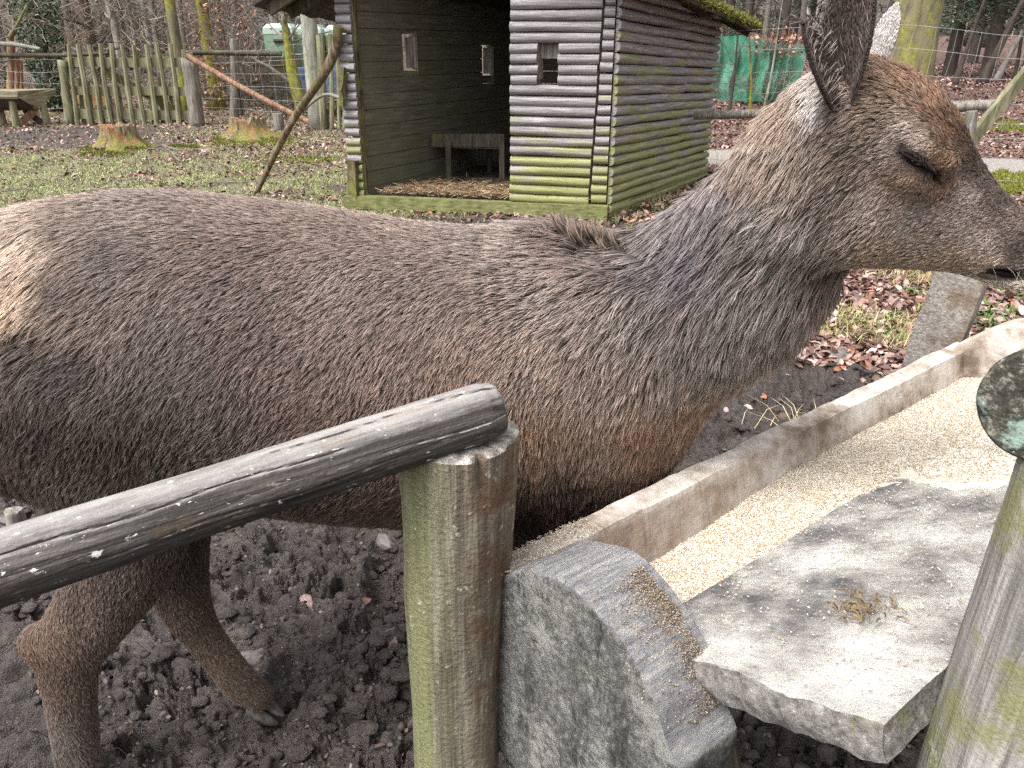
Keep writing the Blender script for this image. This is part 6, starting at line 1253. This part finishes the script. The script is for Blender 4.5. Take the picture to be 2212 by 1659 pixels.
# brushwood heap
def brush(name, px, py, w_, h_, N, label, seed, col='dark_wood', L=.9):
    g = np.random.default_rng(seed); c = onG(px, py); m = MB()
    for i in range(N):
        a = np.array([g.normal(0, w_ / 2), g.normal(0, w_ / 4), abs(g.normal(0, h_ / 2)) * .6]); an = g.random() * 3.14; d = np.array([math.cos(an), g.normal(0, .4), abs(g.normal(.3, .35))]) * L * g.uniform(.4, 1.1); k = g.normal(0, .08, 3)
        m.tube([a, a + d * .5 + k, a + d], np.array([1, .7, .35]) * g.uniform(.005, .013), 4, False)
    o = m.build(name, G[col]); o.location = c; tag(o, label, 'brushwood', kind='stuff')
brush('brushwood', 590, 232, 2.2, .4, 170, 'heap of bare twigs in front of the plank wall', 3)
brush('brushwood', 660, 255, 1.2, .5, 110, 'tangled brushwood beside the mossy crooked tree', 4)
brush('brushwood', 60, 215, 5, .8, 260, 'grey brushwood thicket behind the left trough', 5, 'grey_wood', 1.3)
brush('brushwood', 300, 205, 6, .8, 260, 'low brushwood seen through the picket fence', 6, 'grey_wood', 1.3)
# ---- right side: rail, posts and net
a = atY(1500, 250, 8.6); b = atY(2158, 227, 7.3); simple_log('cross_rail', [a, a.lerp(b, .5), b], .042, .05, G['grey_wood'], 'round grey rail running behind the deer neck to the right', 'rail', n=18, rough=.1, seed=41)
def upto(px0, py0, px1, py1, Y0, Y1, ext=True):
    a, b = atY(px0, py0, Y0), atY(px1, py1, Y1)
    if ext: d = (b - a); a = a - d * ((a.z - gh(a.x, a.y) + .05) / d.z) if abs(d.z) > .05 else a
    return a, b
a, b = upto(2108, 290, 2225, 150, 7.1, 7.0, False); d = (b - a); m = MB(); o0 = a - d * .5; m.beam((0, 0, 0), tuple(b + d * .3 - o0), .10, .07, up=(0, 1, 0), jit=.003, nseg=8); o = m.build('diagonal_brace', G['fence_wood'], None, True, 50); o.location = o0; tag(o, 'mossy squared brace slanting up to the right edge', 'brace')
a, b = upto(2088, 345, 2100, 240, 6.9, 6.9); simple_log('birch_post', [a, a.lerp(b, .5), b], .075, .045, lp, 'pale lichen-covered post standing in front of the diagonal brace', 'post', n=18, rough=.2, seed=43)
a, b = upto(2072, 330, 2086, 252, 7.2, 7.2); m = MB(); m.beam((0, 0, 0), tuple(b - a), .09, .06, jit=.002, nseg=4); o = m.build('board_post', G['mossy_wood']); o.location = a; tag(o, 'brown board post just left of the pale lichened post', 'post')
nt = NT('green_shade_netting'); kk = nt.noise(2.5, None, 5); MAT_NET = nt.done(nt.mix(nt.mr(kk, .4, .6), lin(50, 112, 88), lin(92, 156, 130)), .6, nt.noise(60), .01, .5, alpha=nt.mr(nt.noise(1, nt.coord((1.2, 1.2, 2)), 4), .35, .6, .62, .95))
m = MB(); V_ = []; NX, NZ = 90, 14
for i in range(NX + 1):
    px = 1490 + (1735 - 1490) * i / NX; Y = 15.3; pb_ = atY(px, np.interp(px, [1490, 1620, 1735], [220, 190, 186]), Y); pt_ = atY(px, np.interp(px, [1490, 1530, 1590, 1640, 1735], [84, 80, 76, 92, 98]), Y); zb_ = min(pb_.z, gh(pb_.x, Y) + .02)
    for j in range(NZ + 1):
        t = j / NZ; V_.append((pb_.x, Y + .10 * math.sin(i * .55 + math.sin(j * .5)) + .25 * math.sin(i * .09), zb_ + (pt_.z - zb_) * t))
m.add(V_, [(i * (NZ + 1) + j, (i + 1) * (NZ + 1) + j, (i + 1) * (NZ + 1) + j + 1, i * (NZ + 1) + j + 1) for i in range(NX) for j in range(NZ)])
o = m.build('green_netting', MAT_NET, None, True); tag(o, 'long sheet of bright green shade netting hung between trees behind the shelter', 'netting')
# ---------------------------------------------------------------- trees
BARK = dict(
 mossy=(lin(112, 106, 84), lin(150, 148, 60), .45), yellow=(lin(110, 102, 70), lin(146, 142, 36), .40), grey=(lin(118, 112, 106), lin(112, 116, 84), .62), dark=(lin(72, 64, 58), lin(84, 84, 60), .6), pale=(lin(150, 150, 138), lin(140, 144, 110), .5), far=(lin(148, 140, 134), lin(140, 140, 118), .6))
MB_ = {}
for k_, (c1_, c2_, th0) in BARK.items():
    t = NT(k_ + '_bark'); n1_ = t.noise(1, t.coord((9, 9, 2.0)), 7, .7, .4); cx_ = t.ramp(n1_, [(.3, tuple(x * .45 for x in c1_)), (.5, c1_), (.72, tuple(min(.75, x * 1.5) for x in c1_))])
    cx_ = t.mix(t.mr(t.noise(1, t.coord((2.2, 2.2, .8)), 6, .65), th0, th0 + .12, 0, .9), cx_, t.mix(t.mr(t.noise(14, None, 5), .35, .65), tuple(x * .5 for x in c2_), c2_)); MB_[k_] = t.done(cx_, .9, n1_, .04, .9)
def tree_mesh(px, pyb, w_px, mat, label, Y=None, lean=(0, 0), H_=14, br=14, seed=1, flare=.5, crook=.0, pts=None, twl=1.6, cat='tree', name='tree', group=None, brmin=2.0, parts=True):
    g = np.random.default_rng(seed)
    if Y is None: base = onG(px, pyb)
    else: base = atY(px, pyb, Y); base.z = gh(base.x, Y)
    dep = float(proj(np.array(base))[2]); r = w_px * dep / FPX / 2
    T_ = thing(name, base, label, cat, group)
    if pts is None:
        K = 22; z = np.linspace(-.1, H_, K); P = np.stack([base.x + lean[0] * z + crook * np.sin(z * .9 + seed) * np.minimum(1, z / 2 + .2), base.y + lean[1] * z, base.z + z], 1)
    else: P = crom([tuple(p) for p in pts], 8); z = np.linspace(0, 1, len(P)) * H_
    rr_ = r * np.maximum(.12, 1 - z / (H_ * 1.15)) * (1 + flare * np.exp(-np.maximum(z, 0) / .35))
    m = MB(); m.tube(P, rr_, 16 if w_px > 14 else 9, True, .28, seed); m.build('trunk', MB_[mat], T_, True)
    bm = MB()
    for i in range(br):
        k = g.uniform(brmin / H_, .97); i0 = min(len(P) - 2, int(k * (len(P) - 1))); p = P[i0]; an = g.random() * 6.28; L_ = twl * (1.2 - k * .6) * g.uniform(.5, 1.5); d = np.array([math.cos(an), math.sin(an), g.uniform(-.1, .9)]); pts_ = [p]; q = p.copy()
        for s_ in range(5): d = d + g.normal(0, .22, 3); d[2] += .05; d /= np.linalg.norm(d); q = q + d * L_ / 5; pts_.append(q.copy())
        rb = max(.006, rr_[i0] * .28); bm.tube(pts_, np.linspace(rb, rb * .2, 6), 5, False)
        for s_ in range(7):
            j = g.integers(1, 6); d2 = np.array([g.normal(), g.normal(), abs(g.normal()) * .6]); d2 /= np.linalg.norm(d2); l2 = L_ * g.uniform(.2, .55); q2 = pts_[j]; bm.tube([q2, q2 + d2 * l2 * .5 + g.normal(0, .05 * l2, 3), q2 + d2 * l2], [rb * .3, rb * .2, .002], 3, False)
    if br: bm.build('branches', MB_[mat if mat in ('grey', 'dark', 'far') else 'grey'], T_)
    return T_
tree_mesh(404, 232, 24, 'mossy', 'mossy trunk standing right behind the end post of the picket fence', Y=18.2, seed=2, br=10)
tree_mesh(466, 214, 27, 'yellow', 'yellow-mossed tree with russet withered leaves left of the tall weathered post', Y=20.5, seed=3, br=12, lean=(.004, 0))
tree_mesh(217, 190, 24, 'dark', 'dark-barked trunk rising behind the middle of the picket fence', Y=23, seed=4, br=14, brmin=1.2)
tree_mesh(688, 262, 38, 'pale', 'thick pale trunk with a mossy foot just left of the shelter', Y=15.6, seed=5, br=8, flare=.25)
pz = [atY(655, 232, 18), atY(640, 190, 18), atY(628, 130, 18), atY(620, 75, 18), atY(614, 40, 18), atY(636, 5, 18.1), atY(650, -60, 18.2)]
tree_mesh(655, 228, 30, 'mossy', 'crooked mossy leaning tree in front of the green containers', Y=18, seed=6, pts=pz, H_=3.2, br=16, flare=.2, brmin=.4, twl=1.2)
pz = [atY(28, 235, 19), atY(26, 160, 19), atY(22, 88, 19), atY(34, 60, 18.8), atY(58, 12, 18.6)]
tree_mesh(28, 235, 22, 'mossy', 'bent mossy stem at the left edge behind the rails', Y=19, seed=7, pts=pz, H_=3, br=8, flare=.1, brmin=.8, twl=1.0)
ivt = tree_mesh(118, 205, 20, 'dark', 'tree trunk wrapped in glossy dark ivy behind the tan panel', Y=20, seed=8, br=10, brmin=3)
def leafcloud(name, Pc, size, cols, parent, seed, rough_=.4, spin=True):
    g = np.random.default_rng(seed); N = len(Pc); a = g.normal(0, 1, (N, 3)); a /= np.linalg.norm(a, axis=1)[:, None]; b = np.cross(a, g.normal(0, 1, (N, 3))); b /= np.linalg.norm(b, axis=1)[:, None]; s_ = size * g.uniform(.5, 1.4, (N, 1)); c_ = np.cross(a, b)
    VV = np.stack([Pc - a * s_, Pc + b * s_ * .6 + c_ * s_ * .15, Pc + a * s_, Pc - b * s_ * .6 + c_ * s_ * .15], 1).reshape(-1, 3); Cq = np.array([lin_v(np.array(q) / 255) for q in cols]); cc = Cq[g.integers(0, len(Cq), N)] * g.uniform(.6, 1.4, (N, 1))
    return fastmesh(name, VV, np.arange(4 * N).reshape(-1, 4), MAT_LEAF, parent, attrs=[('col', 'POINT', np.repeat(cc, 4, 0))])
g_ = np.random.default_rng(5); N_ = 5200; z = g_.uniform(.1, 4.4, N_); a = g_.random(N_) * 6.28; r_ = (.14 + .32 * fbm(a * 1.2, z * 1.6, 0, 3, 4) * np.minimum(1, z * .6 + .4)) * g_.uniform(.5, 1.25, N_) ** .5
bs_ = ivt.location; leafcloud('ivy', np.stack([bs_.x + r_ * np.cos(a) * 1.5, bs_.y + r_ * np.sin(a), bs_.z + z], 1), .045, [(48, 68, 46), (72, 94, 70), (96, 118, 96), (36, 52, 34), (130, 148, 130)], ivt, 3)
# withered leaves on the yellow tree and by the post
for nm, (px, py, Y, sx, sz_, N_), par_label in (('beech_twigs', (478, 40, 19.5, 1.1, 1.2, 420), 'russet withered beech leaves hanging around the yellow-mossed tree'), ('beech_twigs', (440, 175, 19, .6, .7, 260), 'russet withered leaves low beside the picket fence end'), ('beech_twigs', (1680, 92, 15.0, .55, .3, 200), 'orange-brown withered leaves above the green netting')):
    c = atY(px, py, Y); g_ = np.random.default_rng(int(px)); Pc = g_.normal(0, 1, (N_, 3)) * (sx * .5, sx * .4, sz_ * .5); m = MB()
    for i in range(26): q = g_.normal(0, 1, 3) * (sx * .5, sx * .4, sz_ * .4); m.tube([(q[0] * .2, q[1] * .2, -sz_ * .6), tuple(q * .7), tuple(q * 1.3)], [.012, .006, .003], 4, False)
    o = m.build(nm, MB_['grey']); o.location = c; lcx = leafcloud('leaves', Pc + np.array(c), .042, [(176, 128, 106), (150, 96, 74), (196, 154, 132), (128, 84, 68)], o, 9); tag(o, par_label, 'twigs')
# right side
bt = tree_mesh(1952, 190, 98, 'mossy', 'massive moss-covered beech trunk behind the deer ears', Y=14.2, seed=11, br=3, flare=.35, H_=16, brmin=6)
c = bt.location; m = MB()
for a_, l_ in ((.0, .75), (-.7, .6), (3.4, .5), (-1.6, .45)):
    d = Vector((math.cos(a_), math.sin(a_), 0)); m.tube([c + d * .25 + Vector((0, 0, .55)), c + d * (.25 + l_ * .4) + Vector((0, 0, .28)), c + d * (.3 + l_) + Vector((0, 0, .02))], [.22, .15, .05], 10, True, .3)
rt = m.build('root', MAT_MOSS, bt, True)
fuzz('moss', np.concatenate(m.v), m.f, 4000, .04, MOSSC, rt, 6)
for i, (px, wpx, mt, lb, pyb) in enumerate(((1602, 20, 'dark', 'dark trunk above the left part of the green netting', 172), (1641, 13, 'grey', 'slender grey trunk above the middle of the netting', 170), (1681, 16, 'dark', 'dark trunk left of the deer ear above the netting', 170), (1716, 12, 'grey', 'thin trunk nearest the deer ear on its left', 168))):
    tree_mesh(px, pyb, wpx, mt, lb, Y=21 + i * 1.3, seed=20 + i, br=26, brmin=1.3, twl=1.8)
for i, (x0, y0, x1, y1, w_, lb) in enumerate(((2062, 176, 2105, 60, 13, 'leaning dark stem in the first gap right of the beech'), (2120, 178, 2200, 20, 18, 'dark stem leaning right under the spruces'), (2150, 176, 2230, 30, 12, 'slim stem beside the leaning dark stem near the right edge'), (2190, 178, 2214, 40, 9, 'thin upright stem at the right edge of the wood'))):
    Y = 17 + i * .8; a, b = atY(x0, y0, Y), atY(x1, y1, Y); a.z = gh(a.x, a.y); d = b - a
    tree_mesh(x0, y0, w_, 'dark' if i != 2 else 'grey', lb, Y=Y, seed=30 + i, pts=[a, a + d * .6, a + d * 1.4, a + d * 3], H_=d.length * 3, br=8, brmin=1.5, twl=1.)
for i, (x0, y0, x1, y1, lb) in enumerate(((1652, 214, 1675, 88, 'yellowish sapling in front of the green netting'), (1625, 212, 1618, 110, 'low forked sapling before the netting'), (1578, 216, 1592, 62, 'dark sapling crossing the left part of the netting'))):
    Y = 14.5; a, b = atY(x0, y0, Y), atY(x1, y1, Y); a.z = gh(a.x, a.y); d = b - a
    tree_mesh(x0, y0, 8, ('pale', 'yellow', 'dark')[i], lb, Y=Y, seed=40 + i, pts=[a, a + d * .6 + Vector((.03, 0, 0)), a + d * 1.6], H_=d.length * 1.6, br=12, brmin=.3, twl=.7, cat='sapling', name='sapling', flare=.1)
# spruces: dark drooping sprays
def spruce(px, Y, H_, rad_, label, seed, zlo=.6, dens=1.0, group=None):
    g = np.random.default_rng(seed); p = atY(px, 180, Y); p.z = gh(p.x, Y); T_ = thing('spruce', p, label, 'spruce', group); m = MB(); m.tube([p, p + Vector((0, 0, H_))], [.16, .03], 10, False, .2, seed); m.build('trunk', MB_['dark'], T_, True)
    bm = MB(); C = []
    for i in range(int(95 * dens)):
        z = g.uniform(zlo, H_ * .98); L_ = rad_ * (1 - z / H_) ** .8 * g.uniform(.6, 1.15) + .2; a = g.random() * 6.28; d = np.array([math.cos(a), math.sin(a), -.12]); q = np.array(p) + (0, 0, z); K = 7; pts_ = [q + d * L_ * t + np.array([0, 0, -.25 * L_ * t * t + .10 * L_ * t]) for t in np.linspace(0, 1, K)]; bm.tube(pts_, np.linspace(.02, .004, K), 4, False)
        n = int(110 * L_ / rad_ + 20); t = g.uniform(.12, 1, n) ** .8; P = q + d[None] * (L_ * t)[:, None]; P[:, 2] += -.25 * L_ * t * t + .10 * L_ * t; s_ = np.array([-math.sin(a), math.cos(a), 0]); P = P + s_[None] * (g.normal(0, .15 * L_, n) * (1.1 - t))[:, None]; P[:, 2] -= abs(g.normal(0, .07, n)); P += g.normal(0, .02, P.shape); C.append(P)
    bm.build('branches', MB_['dark'], T_); C = np.concatenate(C); N = len(C); a = g.random(N) * 6.28; d = np.stack([np.cos(a), np.sin(a), g.uniform(-.8, .1, N)], 1); s_ = np.cross(d, g.normal(0, 1, (N, 3))); s_ /= np.linalg.norm(s_, axis=1)[:, None]; l = g.uniform(.07, .16, (N, 1)); VV = np.stack([C - s_ * .018, C + s_ * .018, C + d * l], 1).reshape(-1, 3)
    Cq = np.array([lin_v(np.array(q) / 255) for q in [(44, 62, 46), (62, 84, 60), (34, 48, 38), (82, 104, 74)]]); cc = Cq[g.integers(0, 4, N)] * g.uniform(.6, 1.3, (N, 1)); fastmesh('crown', VV, np.arange(3 * N).reshape(-1, 3), MAT_LEAF, T_, attrs=[('col', 'POINT', np.repeat(cc, 3, 0))]); return T_
SPG = 'dark spruces behind the wire fence'
sp_defs = ((2045, 21, 9, 2.6, 'dark spruce immediately right of the mossy beech'), (2125, 20, 10, 2.8, 'dark spruce in the middle of the gap right of the deer ears'), (2215, 19.5, 10, 2.8, 'dark spruce at the right edge of the wood'), (2090, 26, 12, 3.0, 'farther spruce filling the gap behind the leaning stems'), (2290, 23, 12, 3.0, 'spruce cut by the right edge'), (1560, 26, 8, 1.8, 'small spruce beyond the left end of the green netting'), (1700, 30, 9, 2.0, 'thin distant spruce behind the netting'))
for i, (px, Y, H_, rd_, lb) in enumerate(sp_defs): spruce(px, Y, H_, rd_, lb, 60 + i, zlo=1.5 if px > 1900 else 1.0, group=None)
# bare forest: countable stems, copies of a few prototypes
protos = []
for i in range(6):
    t = tree_mesh(300, 190, 10, ('far', 'grey', 'far', 'dark', 'far', 'grey')[i], 'slim bare forest tree standing among many like it beyond the paddock', Y=30, seed=80 + i, br=30, H_=14, brmin=1.0, twl=2.2, crook=.07, name='bare_tree', group='bare trees of the wood behind'); protos.append(t)
g_ = np.random.default_rng(91); used = [False] * 6; nT_ = 190
for i in range(nT_):
    right = i % 9 == 3; Y = 26 * (58 / 26) ** g_.random(); px = g_.uniform(1480, 2260) if right else g_.uniform(-60, 800)
    p = atY(px, 150, Y); p.z = gh(p.x, Y); k = i % 6; o = protos[k]
    if used[k]: o = copy_tree(protos[k])
    used[k] = True; o.location = p; s_ = g_.uniform(.75, 1.5); o.scale = (s_, s_, g_.uniform(.85, 1.2)); o.rotation_euler = (g_.normal(0, .03), g_.normal(0, .03), g_.random() * 6.28)
# uncountable far wood and thicket as curves
def woodmass(name, N, Y0, Y1, xr, hr, rr_, cols, label, seed, curv=.15, thin=False):
    g = np.random.default_rng(seed); K = 6; Y = g.uniform(Y0, Y1, N); px = g.uniform(xr[0], xr[1], N); x = (px - CXP) / FPX * (Y * .9135 + .5); z0_ = height(x, Y, False); s = np.linspace(0, 1, K)[None, :]; H_ = g.uniform(hr[0], hr[1], N)[:, None]
    if thin:
        z0_ = z0_ + g.uniform(0, 4.0, N) ** 1.0; d = g.normal(0, 1, (N, 3)); d[:, 2] = np.abs(d[:, 2]) * .8 + .1; d /= np.linalg.norm(d, axis=1)[:, None]; P = np.stack([x[:, None] + d[:, :1] * s * H_, Y[:, None] + d[:, 1:2] * s * H_, z0_[:, None] + d[:, 2:] * s * H_], -1)
    else: ln = g.normal(0, .05, (N, 2)); P = np.stack([x[:, None] + ln[:, :1] * s * H_, Y[:, None] + ln[:, 1:] * s * H_, z0_[:, None] - .1 + s * H_], -1)
    P[..., :2] += np.cumsum(g.normal(0, curv, (N, K, 2)), 1) * (s[..., None] > 0); hc = bpy.data.hair_curves.new(name); hc.add_curves([K] * N); hc.attributes['position'].data.foreach_set('vector', P.astype(np.float32).ravel())
    ra = hc.attributes.new('radius', 'FLOAT', 'POINT') if 'radius' not in hc.attributes else hc.attributes['radius']; ra.data.foreach_set('value', (g.uniform(rr_[0], rr_[1], N)[:, None] * np.linspace(1, .35, K)[None]).astype(np.float32).ravel())
    Cq = np.array([lin_v(np.array(q) / 255) for q in cols]); cc = Cq[g.integers(0, len(Cq), N)] * g.uniform(.7, 1.3, (N, 1))
    for an in ('tip', 'root'): a = hc.attributes.new(an, 'FLOAT_COLOR', 'CURVE'); a.data.foreach_set('color', np.concatenate([cc, np.ones((N, 1))], 1).astype(np.float32).ravel())
    hc.materials.append(MAT_HAIR); o = link(name, hc); return tag(o, label, 'wood', kind='stuff')
FC = [(166, 158, 152), (144, 136, 128), (182, 174, 168), (122, 113, 105), (156, 153, 134)]
woodmass('far_wood', 800, 45, 90, (-300, 1100), (9, 18), (.04, .13), FC, 'grey distant mass of bare tree stems', 5)
woodmass('thicket', 9000, 28, 62, (-200, 850), (.5, 2.0), (.003, .009), FC + [(160, 138, 122)], 'fine grey-brown tangle of bare twigs in the wood on the left', 6, .05, True)
woodmass('far_wood', 160, 45, 90, (1100, 2500), (9, 18), (.04, .12), FC[1:4], 'thin far stems against the pale sky on the right', 15)
woodmass('thicket', 4000, 26, 70, (1480, 2400), (.5, 2.0), (.005, .012), [(110, 100, 90), (90, 84, 74), (128, 116, 104)], 'dark twiggy tangle in the wood on the right', 7, .05, True)
woodmass('bramble', 1500, 18.5, 22, (-60, 560), (.4, 1.1), (.003, .007), [(150, 140, 118), (128, 116, 92), (166, 150, 130), (120, 92, 78)], 'bare bramble stems and shoots along the paddock edge', 8, .04, True)
